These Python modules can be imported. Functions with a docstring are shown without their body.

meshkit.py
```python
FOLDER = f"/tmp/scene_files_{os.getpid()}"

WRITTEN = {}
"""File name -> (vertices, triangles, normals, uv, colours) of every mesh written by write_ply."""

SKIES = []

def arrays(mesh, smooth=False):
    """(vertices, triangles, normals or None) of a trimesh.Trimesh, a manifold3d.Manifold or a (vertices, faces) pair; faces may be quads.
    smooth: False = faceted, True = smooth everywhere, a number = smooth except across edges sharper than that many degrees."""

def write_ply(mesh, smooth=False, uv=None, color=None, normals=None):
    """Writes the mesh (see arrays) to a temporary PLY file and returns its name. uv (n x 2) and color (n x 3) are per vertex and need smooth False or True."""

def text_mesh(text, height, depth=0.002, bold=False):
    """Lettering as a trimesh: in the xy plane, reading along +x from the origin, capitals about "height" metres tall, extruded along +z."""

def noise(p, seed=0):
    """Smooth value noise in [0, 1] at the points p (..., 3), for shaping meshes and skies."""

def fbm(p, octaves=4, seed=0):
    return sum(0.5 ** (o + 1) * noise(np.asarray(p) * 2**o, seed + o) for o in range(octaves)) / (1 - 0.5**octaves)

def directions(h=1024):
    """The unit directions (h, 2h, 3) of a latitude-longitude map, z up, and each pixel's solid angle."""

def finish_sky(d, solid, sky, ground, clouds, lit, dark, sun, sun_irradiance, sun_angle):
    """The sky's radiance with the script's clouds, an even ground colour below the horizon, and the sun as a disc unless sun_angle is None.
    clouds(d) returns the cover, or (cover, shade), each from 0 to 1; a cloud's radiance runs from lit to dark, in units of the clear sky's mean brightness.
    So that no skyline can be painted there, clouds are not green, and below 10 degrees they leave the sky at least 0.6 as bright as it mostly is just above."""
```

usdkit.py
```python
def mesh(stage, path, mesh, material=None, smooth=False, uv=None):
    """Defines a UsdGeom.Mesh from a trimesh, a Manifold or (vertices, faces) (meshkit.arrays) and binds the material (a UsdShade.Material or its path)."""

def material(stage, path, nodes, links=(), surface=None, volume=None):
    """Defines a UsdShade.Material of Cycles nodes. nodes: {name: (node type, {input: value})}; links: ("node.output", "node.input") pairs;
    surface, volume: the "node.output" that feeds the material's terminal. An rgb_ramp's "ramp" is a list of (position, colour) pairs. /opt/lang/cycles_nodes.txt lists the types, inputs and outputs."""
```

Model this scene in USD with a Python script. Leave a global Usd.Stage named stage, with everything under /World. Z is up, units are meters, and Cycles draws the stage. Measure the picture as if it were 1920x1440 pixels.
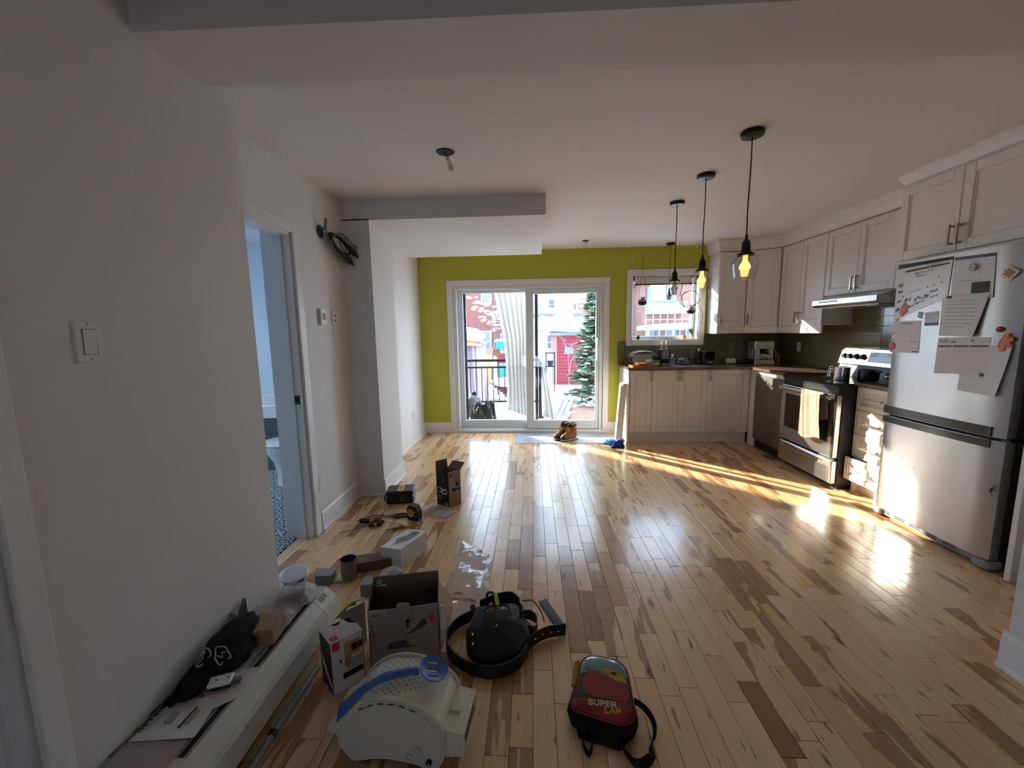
import math, numpy as np, trimesh, usdkit, meshkit, manifold3d
from shapely.geometry import Polygon, box as sbox, Point
from shapely.ops import unary_union
from pxr import Usd, UsdGeom, UsdLux, UsdShade, Gf, Sdf, Vt
from trimesh.transformations import rotation_matrix as rotm, translation_matrix as trm

stage = Usd.Stage.CreateInMemory()
UsdGeom.SetStageUpAxis(stage, 'Z')
UsdGeom.Xform.Define(stage, '/World'); UsdGeom.Scope.Define(stage, '/World/Looks')

# ---------------------------------------------------------------- camera, sky, sun, exposure
YAW, PITCH, ROLL, FPX, EYE = -0.05237706, -0.13049737, -0.01570865, 753.66, 1.42
EXPOSURE = 0.32
SKY = (0.71, 0.87, 1.12); SKY_I = 2.05
SUN_DIR = np.array([-0.729, 0.685, 0.364]); SUN_I = 4.7; SUN_COL = (1.0, 0.88, 0.72)
BULB_W = 1.0


def cam_axes():
    cy, sy, cp, sp = math.cos(YAW), math.sin(YAW), math.cos(PITCH), math.sin(PITCH)
    F = np.array([sy * cp, cy * cp, sp]); R0 = np.array([cy, -sy, 0]); U0 = np.cross(R0, F)
    c, s = math.cos(ROLL), math.sin(ROLL)
    return R0 * c + U0 * s, -R0 * s + U0 * c, F


CR, CU, CF = cam_axes()
cam = UsdGeom.Camera.Define(stage, '/World/camera')
cam.CreateHorizontalApertureAttr(36.0); cam.CreateVerticalApertureAttr(27.0)
cam.CreateFocalLengthAttr(36.0 * FPX / 1920); cam.CreateFStopAttr(0.0)
cam.CreateClippingRangeAttr(Gf.Vec2f(0.02, 400)); cam.CreateExposureAttr(EXPOSURE)
cam.AddTransformOp().Set(Gf.Matrix4d(*CR, 0, *CU, 0, *(-CF), 0, 0, 0, EYE, 1))
dome = UsdLux.DomeLight.Define(stage, '/World/sky')
dome.CreateColorAttr(Gf.Vec3f(*SKY)); dome.CreateIntensityAttr(SKY_I)
sun = UsdLux.DistantLight.Define(stage, '/World/sun')
sun.CreateAngleAttr(0.6); sun.CreateNormalizeAttr(True); sun.CreateIntensityAttr(SUN_I); sun.CreateColorAttr(Gf.Vec3f(*SUN_COL))
_z = SUN_DIR / np.linalg.norm(SUN_DIR); _x = np.cross([0, 0, 1.0], _z); _x /= np.linalg.norm(_x); _y = np.cross(_z, _x)
sun.AddTransformOp().Set(Gf.Matrix4d(*_x, 0, *_y, 0, *_z, 0, 0, 0, 0, 1))

# ---------------------------------------------------------------- helpers: things and parts
used = {}


def numbered(parent, name):
    k = used.setdefault((parent, name), 0); used[(parent, name)] = k + 1
    return name if k == 0 else f'{name}_{k:03d}'


class Node:
    def __init__(s, path, inv, prim): s.path, s.inv, s.prim = path, inv, prim


def tagp(prim, label=None, cat=None, group=None, kind=None):
    for k, v in (('label', label), ('category', cat), ('group', group), ('kind', kind)):
        if v: prim.SetCustomDataByKey(k, v)


def T(name, label=None, cat=None, loc=(0, 0, 0), rz=0.0, group=None, kind=None, world=False, M=None):
    """A thing: an Xform at its base. world=True: its parts are given in world coordinates."""
    path = '/World/' + numbered('/World', name)
    x = UsdGeom.Xform.Define(stage, path)
    m = trm(loc) @ rotm(rz, [0, 0, 1]) if M is None else M
    x.AddTransformOp().Set(Gf.Matrix4d(*m.T.ravel()))
    tagp(x.GetPrim(), label, cat, group, kind)
    return Node(path, np.linalg.inv(m) if world else None, x.GetPrim())


def cat_(ms):
    ms = [m for m in (ms if isinstance(ms, (list, tuple)) else [ms]) if m is not None]
    ms = [as_tm(m) for m in ms]
    return trimesh.util.concatenate(ms) if len(ms) > 1 else ms[0]


def as_tm(m):
    if hasattr(m, 'to_mesh'):
        q = m.to_mesh(); return trimesh.Trimesh(np.array(q.vert_properties[:, :3]), np.array(q.tri_verts), process=False)
    if isinstance(m, tuple):
        v, f = np.asarray(m[0], float), np.asarray(m[1], int)
        if f.shape[1] == 4: f = np.vstack([f[:, [0, 1, 2]], f[:, [0, 2, 3]]])
        return trimesh.Trimesh(v, f, process=False)
    return m


def P(par, name, mesh, mat, smooth=False, label=None, kind=None, xf=None):
    """A part: one Mesh under a thing (or a sub-part under a part)."""
    m = cat_(mesh).copy()
    if xf is not None: m.apply_transform(xf)
    if par.inv is not None: m.apply_transform(par.inv)
    path = par.path + '/' + numbered(par.path, name)
    g = usdkit.mesh(stage, path, m, MAT[mat], smooth=smooth)
    tagp(g.GetPrim(), label=label, kind=kind)
    return Node(path, par.inv, g.GetPrim())


def S(name, mesh, mat, smooth=False, label=None, cat=None, group=None, kind=None):
    """A thing that is one mesh."""
    m = cat_(mesh); path = '/World/' + numbered('/World', name)
    g = usdkit.mesh(stage, path, m, MAT[mat], smooth=smooth)
    tagp(g.GetPrim(), label, cat, group, kind)
    return Node(path, None, g.GetPrim())


def dup(src, loc, rz=0.0, label=None, group=None, M=None, scale=1.0):
    was = src.prim.GetCustomData()
    base = src.prim.GetName().rstrip('0123456789').rstrip('_')
    path = '/World/' + numbered('/World', base)
    x = UsdGeom.Xform.Define(stage, path); p = x.GetPrim()
    p.GetReferences().AddInternalReference(src.path)
    m = (trm(loc) @ rotm(rz, [0, 0, 1]) if M is None else M) @ np.diag([scale, scale, scale, 1])
    x.ClearXformOpOrder(); x.MakeMatrixXform().Set(Gf.Matrix4d(*m.T.ravel()))
    tagp(p, label or was.get('label'), was.get('category'), group or was.get('group'))
    p.SetInstanceable(True)
    return Node(path, None, p)


# ---------------------------------------------------------------- helpers: shapes
def bx(x0, x1, y0, y1, z0, z1, c=0.0):
    x0, x1 = sorted((x0, x1)); y0, y1 = sorted((y0, y1)); z0, z1 = sorted((z0, z1))
    if c <= 0:
        b = trimesh.creation.box((x1 - x0, y1 - y0, z1 - z0)); b.apply_translation(((x0 + x1) / 2, (y0 + y1) / 2, (z0 + z1) / 2)); return b
    c = min(c, (x1 - x0) * .45, (y1 - y0) * .45, (z1 - z0) * .45)
    pts = []
    for X, sx in ((x0, 1), (x1, -1)):
        for Y, sy in ((y0, 1), (y1, -1)):
            for Z, sz in ((z0, 1), (z1, -1)):
                pts += [(X, Y + sy * c, Z + sz * c), (X + sx * c, Y, Z + sz * c), (X + sx * c, Y + sy * c, Z)]
    return trimesh.convex.convex_hull(np.array(pts))


def hull(pts): return trimesh.convex.convex_hull(np.array(pts, float))


def rbox(cx, cy, z0, w, d, h, r, n=6):
    """A box with rounded vertical edges and a small top edge round."""
    e = min(r * .4, h * .2)
    ps = []
    for z, s in ((z0, -e), (z0 + e, 0), (z0 + h - e, 0), (z0 + h, -e)):
        for sx, sy, a0 in ((1, 1, 0), (-1, 1, 90), (-1, -1, 180), (1, -1, 270)):
            for k in range(n + 1):
                a = math.radians(a0 + 90 * k / n); q = r + s
                ps.append((cx + sx * (w / 2 - r) + q * math.cos(a), cy + sy * (d / 2 - r) + q * math.sin(a), z))
    return hull(ps)


def cyl(p0, p1, r, r1=None, n=16):
    p0, p1 = np.array(p0, float), np.array(p1, float); r1 = r if r1 is None else r1
    t = p1 - p0; t /= np.linalg.norm(t)
    a = np.cross(t, [0, 0, 1.0] if abs(t[2]) < .9 else [1.0, 0, 0]); a /= np.linalg.norm(a); b = np.cross(t, a)
    an = np.arange(n) * 2 * np.pi / n; ring = np.cos(an)[:, None] * a + np.sin(an)[:, None] * b
    v = np.vstack([p0 + ring * r, p1 + ring * r1, p0[None], p1[None]])
    i = np.arange(n); j = (i + 1) % n
    f = np.vstack([np.c_[i, j, j + n], np.c_[i, j + n, i + n], np.c_[j, i, np.full(n, 2 * n)], np.c_[i + n, j + n, np.full(n, 2 * n + 1)]])
    return trimesh.Trimesh(v, f, process=False)


def spline(pts, n=8):
    """Catmull-Rom through the points."""
    p = np.array(pts, float); p = np.vstack([2 * p[0] - p[1], p, 2 * p[-1] - p[-2]]); out = []
    for i in range(1, len(p) - 2):
        for t in np.linspace(0, 1, n, endpoint=False):
            out.append(.5 * (2 * p[i] + (p[i + 1] - p[i - 1]) * t + (2 * p[i - 1] - 5 * p[i] + 4 * p[i + 1] - p[i + 2]) * t ** 2 + (3 * p[i] - p[i - 1] - 3 * p[i + 1] + p[i + 2]) * t ** 3))
    out.append(p[-2]); return np.array(out)


def tube(pts, r, n=8, caps=True):
    p = np.array(pts, float); m = len(p); r = np.broadcast_to(np.asarray(r, float), (m,))
    t = np.gradient(p, axis=0); t /= np.linalg.norm(t, axis=1, keepdims=True) + 1e-12
    a = np.cross(t[0], [0, 0, 1.0] if abs(t[0][2]) < .9 else [1.0, 0, 0]); a /= np.linalg.norm(a)
    an = np.arange(n) * 2 * np.pi / n; v = []
    for k in range(m):
        a = a - t[k] * (a @ t[k]); a /= np.linalg.norm(a) + 1e-12; b = np.cross(t[k], a)
        v.append(p[k] + r[k] * (np.cos(an)[:, None] * a + np.sin(an)[:, None] * b))
    v = np.vstack(v); i, j = np.meshgrid(np.arange(m - 1), np.arange(n), indexing='ij')
    q = np.stack([i * n + j, i * n + (j + 1) % n, (i + 1) * n + (j + 1) % n, (i + 1) * n + j], -1).reshape(-1, 4)
    f = np.vstack([q[:, [0, 1, 2]], q[:, [0, 2, 3]]])
    if caps:
        v = np.vstack([v, p[:1], p[-1:]]); jj = np.arange(n); kk = (jj + 1) % n; L = m * n
        f = np.vstack([f, np.c_[kk, jj, np.full(n, L)], np.c_[jj + L - n, kk + L - n, np.full(n, L + 1)]])
    return trimesh.Trimesh(v, f, process=False)


def lathe(prof, n=28, cap=False):
    """(r, z) profile about z."""
    p = np.array(prof, float); m = len(p); an = np.arange(n) * 2 * np.pi / n
    v = np.stack([p[:, 0, None] * np.cos(an), p[:, 0, None] * np.sin(an), np.broadcast_to(p[:, 1, None], (m, n))], -1).reshape(-1, 3)
    i, j = np.meshgrid(np.arange(m - 1), np.arange(n), indexing='ij')
    q = np.stack([i * n + j, i * n + (j + 1) % n, (i + 1) * n + (j + 1) % n, (i + 1) * n + j], -1).reshape(-1, 4)
    f = np.vstack([q[:, [0, 1, 2]], q[:, [0, 2, 3]]])
    tm = trimesh.Trimesh(v, f, process=False)
    tm.merge_vertices(); tm.update_faces(tm.nondegenerate_faces()); return tm


def ext(poly, h, z=0.0):
    poly = poly if hasattr(poly, 'geom_type') else Polygon(poly)
    gs = getattr(poly, 'geoms', [poly]); m = trimesh.util.concatenate([trimesh.creation.extrude_polygon(g, h, engine='earcut') for g in gs])
    m.apply_translation((0, 0, z)); return m


def rrect(w, h, r): return sbox(-w / 2 + r, -h / 2 + r, w / 2 - r, h / 2 - r).buffer(r, quad_segs=5)


def grid(fn, nu, nv, thick=0.0):
    """A sheet fn(u, v) -> xyz, closed with a thickness along its normals."""
    u, v = np.meshgrid(np.linspace(0, 1, nu), np.linspace(0, 1, nv), indexing='ij')
    p = np.asarray(fn(u, v)); p = np.stack(np.broadcast_arrays(*p), -1).reshape(-1, 3)
    i, j = np.meshgrid(np.arange(nu - 1), np.arange(nv - 1), indexing='ij'); a = i * nv + j
    q = np.stack([a, a + nv, a + nv + 1, a + 1], -1).reshape(-1, 4); f = np.vstack([q[:, [0, 1, 2]], q[:, [0, 2, 3]]])
    if thick == 0: return trimesh.Trimesh(p, f, process=False)
    nrm = trimesh.Trimesh(p, f, process=False).vertex_normals; N = len(p)
    edge = list(range(nv)) + [k * nv + nv - 1 for k in range(1, nu)] + [(nu - 1) * nv + k for k in range(nv - 2, -1, -1)] + [k * nv for k in range(nu - 2, 0, -1)]
    e = np.array(edge); e2 = np.roll(e, -1)
    side = np.vstack([np.c_[e, e2, e2 + N], np.c_[e, e2 + N, e + N]])
    return trimesh.Trimesh(np.vstack([p, p - nrm * thick]), np.vstack([f, f[:, ::-1] + N, side]), process=False)


def blob(c, r, seed=0, amp=.15, sub=3, freq=2.0, flat=None):
    s = trimesh.creation.icosphere(sub); v = s.vertices.copy()
    d = 1 + amp * (meshkit.fbm(v * freq + seed * 7.3 + 50, 3, seed) - .5) * 2
    v = v * d[:, None] * np.array(r); v = v + np.array(c)
    if flat is not None: v[:, 2] = np.maximum(v[:, 2], flat)
    return trimesh.Trimesh(v, s.faces, process=False)


def capsules(bones, edge=None, smooth=0):
    """Manifold union of hulls of spheres: bones = [(p0, r0, p1, r1), ...]."""
    out = manifold3d.Manifold()
    for p0, r0, p1, r1 in bones:
        a = manifold3d.Manifold.sphere(r0, 20).translate(tuple(map(float, p0))); b = manifold3d.Manifold.sphere(r1, 20).translate(tuple(map(float, p1)))
        out = out + manifold3d.Manifold.batch_hull([a, b])
    if edge: out = out.refine_to_length(edge)
    m = as_tm(out)
    if smooth:
        m.merge_vertices(); trimesh.smoothing.filter_taubin(m, iterations=smooth)
    return m


def hullspheres(sp, edge=None, smooth=0):
    m = as_tm(manifold3d.Manifold.batch_hull([manifold3d.Manifold.sphere(r, 24).translate(tuple(map(float, p))) for p, r in sp]).refine_to_length(edge or 9))
    if smooth: m.merge_vertices(); trimesh.smoothing.filter_taubin(m, iterations=smooth)
    return m


def X(m, M): m = cat_(m).copy(); m.apply_transform(M); return m


def frame3(o, u, v):
    """4x4 with x along u, y along v, z their cross, at o."""
    u = np.array(u, float); u /= np.linalg.norm(u); v = np.array(v, float); v -= u * (u @ v); v /= np.linalg.norm(v)
    M = np.eye(4); M[:3, 0], M[:3, 1], M[:3, 2], M[:3, 3] = u, v, np.cross(u, v), o; return M


def text(s, h, M, bold=True, d=.0006): return X(meshkit.text_mesh(s, h, d, bold), M)


def scale_to(m, w):
    b = m.bounds; m.apply_translation((-b[0][0], -b[0][1], 0)); m.apply_scale([w / (b[1][0] - b[0][0])] * 2 + [1]); return m
# ---------------------------------------------------------------- materials
MAT = {}


def mat(name, col, rough=.5, metal=0., noise=0., nscale=6., bump=0., bscale=60., spec=.5, coat=0., emit=None, estr=0., trans=0., ior=1.45, stretch=None, dark=None, transl=0., sheen=0.):
    n = {'p': ('principled_bsdf', dict(base_color=col, roughness=rough, metallic=metal, specular_ior_level=spec, coat_weight=coat, coat_roughness=.08, transmission_weight=trans, ior=ior, sheen_weight=sheen))}
    L = []; out = 'p.BSDF'
    if emit is not None: n['p'][1].update(emission_color=emit, emission_strength=estr)
    if noise or bump: n['tc'] = ('texture_coordinate', {}); src = 'tc.object'
    if (noise or bump) and stretch:
        n['mp'] = ('mapping', dict(scale=stretch)); L.append(('tc.object', 'mp.vector')); src = 'mp.vector'
    if noise:
        d = dark or tuple(c * (1 - noise) for c in col)
        n['nz'] = ('noise_texture', dict(scale=nscale, detail=5., roughness=.6)); n['rp'] = ('rgb_ramp', dict(ramp=[(.32, d), (.68, tuple(min(1, c * (1 + noise * .4)) for c in col))]))
        L += [(src, 'nz.vector'), ('nz.fac', 'rp.fac'), ('rp.color', 'p.base_color')]
    if bump:
        n['bz'] = ('noise_texture', dict(scale=bscale, detail=3.)); n['bp'] = ('bump', dict(strength=bump, distance=.004))
        L += [(src, 'bz.vector'), ('bz.fac', 'bp.height'), ('bp.normal', 'p.normal')]
    if transl:
        n['tr'] = ('translucent_bsdf', dict(color=col)); n['mx'] = ('mix_closure', dict(fac=transl)); L += [('p.BSDF', 'mx.closure1'), ('tr.BSDF', 'mx.closure2')]; out = 'mx.closure'
    MAT[name] = usdkit.material(stage, '/World/Looks/' + name, n, L, surface=out)


def clear(name, tint=(1, 1, 1), gloss=.06, rough=.0, haze=0., hazecol=(.9, .9, .92), edge=None):
    """A thin clear sheet: transparent mixed with a glossy reflection by fresnel."""
    n = {'t': ('transparent_bsdf', dict(color=tint)), 'g': ('glossy_bsdf', dict(color=(.95, .97, 1), roughness=rough)), 'ge': ('geometry', {}), 'io': ('map_range', dict(to_min=1.45, to_max=1 / 1.45)), 'f': ('fresnel', {}), 'm': ('mix_closure', {})}
    L = [('ge.backfacing', 'io.value'), ('io.result', 'f.IOR'), ('f.fac', 'm.fac'), ('t.BSDF', 'm.closure1'), ('g.BSDF', 'm.closure2')]; out = 'm.closure'
    if edge:
        n['lw'] = ('layer_weight', dict(blend=.5)); n['er'] = ('rgb_ramp', dict(ramp=[(0, tint), (.55, tint), (.95, edge)])); L += [('lw.facing', 'er.fac'), ('er.color', 't.color')]
    if haze:
        n['d'] = ('diffuse_bsdf', dict(color=hazecol)); n['m2'] = ('mix_closure', dict(fac=haze)); L += [('m.closure', 'm2.closure1'), ('d.BSDF', 'm2.closure2')]; out = 'm2.closure'
    MAT[name] = usdkit.material(stage, '/World/Looks/' + name, n, L, surface=out)


mat('wall_paint', (.76, .735, .72), .6, noise=.03, nscale=1.2, bump=.05, bscale=220)
mat('ceiling_paint', (.80, .765, .745), .75, noise=.03, nscale=.9, bump=.05, bscale=180)
mat('beam_paint', (.74, .71, .69), .7, bump=.05, bscale=180)
mat('green_paint', (.49, .49, .05), .5, noise=.04, nscale=1.5, bump=.05, bscale=220)
mat('bath_paint', (.62, .74, .82), .6, noise=.03, nscale=1.)
mat('trim_paint', (.80, .785, .775), .32, noise=.02, nscale=3)
mat('cabinet_paint', (.78, .735, .69), .35, noise=.03, nscale=2.5)
mat('drawer_paint', (.80, .76, .68), .33, noise=.03, nscale=2.5)
mat('vinyl_white', (.72, .77, .80), .35)
mat('gasket', (.012, .013, .02), .5)
mat('steel', (.66, .65, .63), .27, 1., noise=.10, nscale=5, bump=.06, bscale=30, stretch=(1, 1, 22))
mat('steel_fridge', (.52, .51, .495), .42, 1., noise=.10, nscale=3.2, bump=.10, bscale=9, stretch=(1, 1.2, .5))
mat('steel_dark', (.24, .235, .23), .38, 1., noise=.1, nscale=4)
mat('chrome', (.80, .79, .77), .12, 1.)
mat('handle_metal', (.46, .40, .34), .25, 1.)
mat('black_gloss', (.008, .008, .009), .06, spec=.6)
mat('black_plastic', (.014, .014, .016), .38)
mat('black_matte', (.010, .010, .011), .65)
mat('bronze_black', (.013, .012, .012), .35, .3)
mat('dark_grey', (.06, .06, .065), .45)
mat('band_grey', (.075, .072, .07), .18, .6)
mat('mid_grey', (.27, .27, .28), .45)
mat('box_grey', (.20, .20, .195), .5, noise=.08, nscale=12)
mat('counter_top', (.135, .078, .052), .28, noise=.35, nscale=22, coat=.3)
mat('tile_olive', (.17, .155, .085), .16, noise=.10, nscale=3, coat=.4)
mat('grout', (.10, .092, .06), .8)
mat('heater_cream', (.62, .60, .53), .42, noise=.05, nscale=2.5)
mat('appliance_cream', (.72, .68, .57), .33, noise=.03, nscale=3)
mat('black_cloth', (.009, .0085, .010), .9, noise=.4, nscale=14, bump=.3, bscale=90)
mat('black_leather', (.010, .0098, .012), .55, noise=.3, nscale=10, bump=.25, bscale=120)
mat('brown_leather', (.10, .045, .03), .5, noise=.3, nscale=10, bump=.2, bscale=100)
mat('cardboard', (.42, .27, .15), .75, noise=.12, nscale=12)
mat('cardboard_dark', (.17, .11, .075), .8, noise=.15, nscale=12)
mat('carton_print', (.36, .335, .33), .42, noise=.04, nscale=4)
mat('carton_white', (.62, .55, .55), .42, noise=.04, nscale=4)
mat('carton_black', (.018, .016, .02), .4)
mat('print_red', (.55, .03, .035), .45)
mat('print_black', (.012, .012, .014), .5)
mat('print_white', (.80, .79, .78), .5)
mat('print_blue', (.05, .10, .36), .5)
mat('print_tan', (.42, .22, .10), .5)
mat('print_purple', (.10, .07, .16), .5)
mat('print_grey', (.36, .35, .36), .55)
mat('print_pink', (.62, .12, .22), .5)
mat('print_teal', (.10, .42, .38), .5)
mat('paper', (.74, .72, .73), .7, noise=.03, nscale=9)
mat('paper_warm', (.72, .68, .65), .7, noise=.05, nscale=7)
mat('board_white', (.78, .77, .76), .22)
mat('foam_white', (.80, .785, .79), .8, bump=.2, bscale=260)
mat('white_plastic', (.78, .77, .75), .35)
mat('stool_plastic', (.80, .785, .755), .4)
mat('orange_plastic', (.62, .16, .04), .4)
mat('yellow_plastic', (.72, .42, .03), .4)
mat('lime_plastic', (.55, .62, .12), .4)
mat('tool_wood', (.45, .24, .09), .5, noise=.2, nscale=20)
mat('blue_silicone', (.055, .15, .42), .42)
mat('blue_cloth', (.012, .045, .33), .85, noise=.2, nscale=20, bump=.2)
mat('blue_light_cloth', (.06, .30, .75), .8)
mat('towel_cloth', (.30, .215, .16), .95, noise=.15, nscale=24, bump=.35, bscale=150, sheen=.2)
mat('boot_leather', (.23, .085, .03), .62, noise=.25, nscale=14, bump=.2)
mat('boot_collar', (.05, .025, .018), .75)
mat('boot_sole', (.52, .33, .17), .6)
mat('boot_dark', (.03, .018, .014), .7)
mat('lace_yellow', (.75, .50, .06), .7)
mat('mug_glaze', (.16, .14, .115), .22, coat=.6, noise=.15, nscale=10)
mat('mug_inside', (.012, .016, .045), .12, coat=.8)
mat('red_vinyl', (.30, .008, .014), .16, coat=1.0, noise=.2, nscale=5)
mat('yellow_vinyl', (.52, .34, .03), .2, coat=1.0)
mat('blue_vinyl', (.05, .15, .34), .14, coat=1.0, noise=.5, nscale=10, dark=(.16, .32, .14))
mat('dark_vinyl', (.012, .012, .013), .15, coat=1.0)
mat('grey_vinyl', (.14, .13, .13), .2, coat=1.0)
mat('red_piping', (.35, .018, .02), .45)
mat('yellow_fabric', (.42, .25, .03), .7)
mat('porcelain', (.80, .82, .83), .15, coat=.5)
mat('tub_grey', (.10, .12, .13), .4)
mat('green_plastic', (.04, .50, .14), .4)
mat('pan_steel', (.72, .71, .70), .2, 1.)
mat('cord_grey', (.13, .13, .12), .55)
mat('wire_black', (.008, .008, .008), .5)
mat('brass', (.70, .42, .12), .3, 1.)
mat('wire_copper', (.30, .27, .16), .5, .2, noise=.4, nscale=40)
mat('pipe_grey', (.30, .33, .36), .4)
mat('bulb_glow', (1., .85, .5), .2, emit=(1., .60, .13), estr=2.2 * BULB_W)
mat('bulb_off', (.78, .76, .70), .15, coat=.6)
mat('copper_glow', (1., .55, .25), .2, emit=(1., .45, .12), estr=1.6)
mat('leaf', (.09, .26, .05), .5, transl=.35)
mat('twig', (.035, .026, .022), .8)
# outdoors
mat('snow', (.60, .63, .66), .8, noise=.06, nscale=1.5, bump=.3, bscale=4)
mat('brick_red', (.20, .075, .065), .85, noise=.2, nscale=3)
mat('brick_pale', (.32, .17, .14), .85, noise=.15, nscale=3)
mat('mortar', (.36, .33, .31), .9)
mat('beige_render', (.50, .46, .40), .85, noise=.08, nscale=1)
mat('grey_siding', (.34, .37, .41), .7)
mat('pale_siding', (.24, .30, .31), .7)
mat('slate', (.15, .17, .20), .7)
mat('red_boards', (.22, .022, .035), .6, noise=.1, nscale=2)
mat('orange_boards', (.55, .24, .09), .6, noise=.12, nscale=4)
mat('teal_plastic', (.03, .25, .28), .5)
mat('curtain_white', (.62, .615, .625), .85, noise=.04, nscale=3, transl=.25)
mat('curtain_pink', (.42, .34, .38), .85, transl=.3)
mat('iron_black', (.012, .012, .016), .45, .2)
mat('deck_wood', (.40, .25, .22), .7, noise=.15, nscale=6)
mat('bag_black', (.02, .022, .028), .3, noise=.3, nscale=8)
mat('bag_grey', (.10, .11, .13), .35, noise=.3, nscale=8)
mat('conifer', (.11, .17, .11), .7, noise=.3, nscale=9)
mat('conifer_bark', (.10, .07, .05), .9)
mat('bark', (.10, .085, .08), .9)
mat('mulch', (.30, .16, .12), .95, noise=.3, nscale=30)
mat('glass_dark', (.10, .14, .18), .08, spec=.8)
mat('window_trim', (.50, .53, .56), .5)
clear('pane', (.97, .985, .98))
clear('lamp_glass', (.985, .975, .96), edge=(.42, .40, .37))
clear('bag_clear', (.93, .93, .94), rough=.12, haze=.30, hazecol=(.62, .60, .62))
clear('bag_clear_warm', (.93, .90, .91), rough=.08, haze=.30, hazecol=(.72, .60, .60))
clear('tub_clear', (.93, .90, .86), rough=.05, haze=.30, hazecol=(.72, .68, .62))
clear('soap_clear', (.82, .90, .97), rough=.02, haze=.12, hazecol=(.6, .7, .8))


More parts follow.
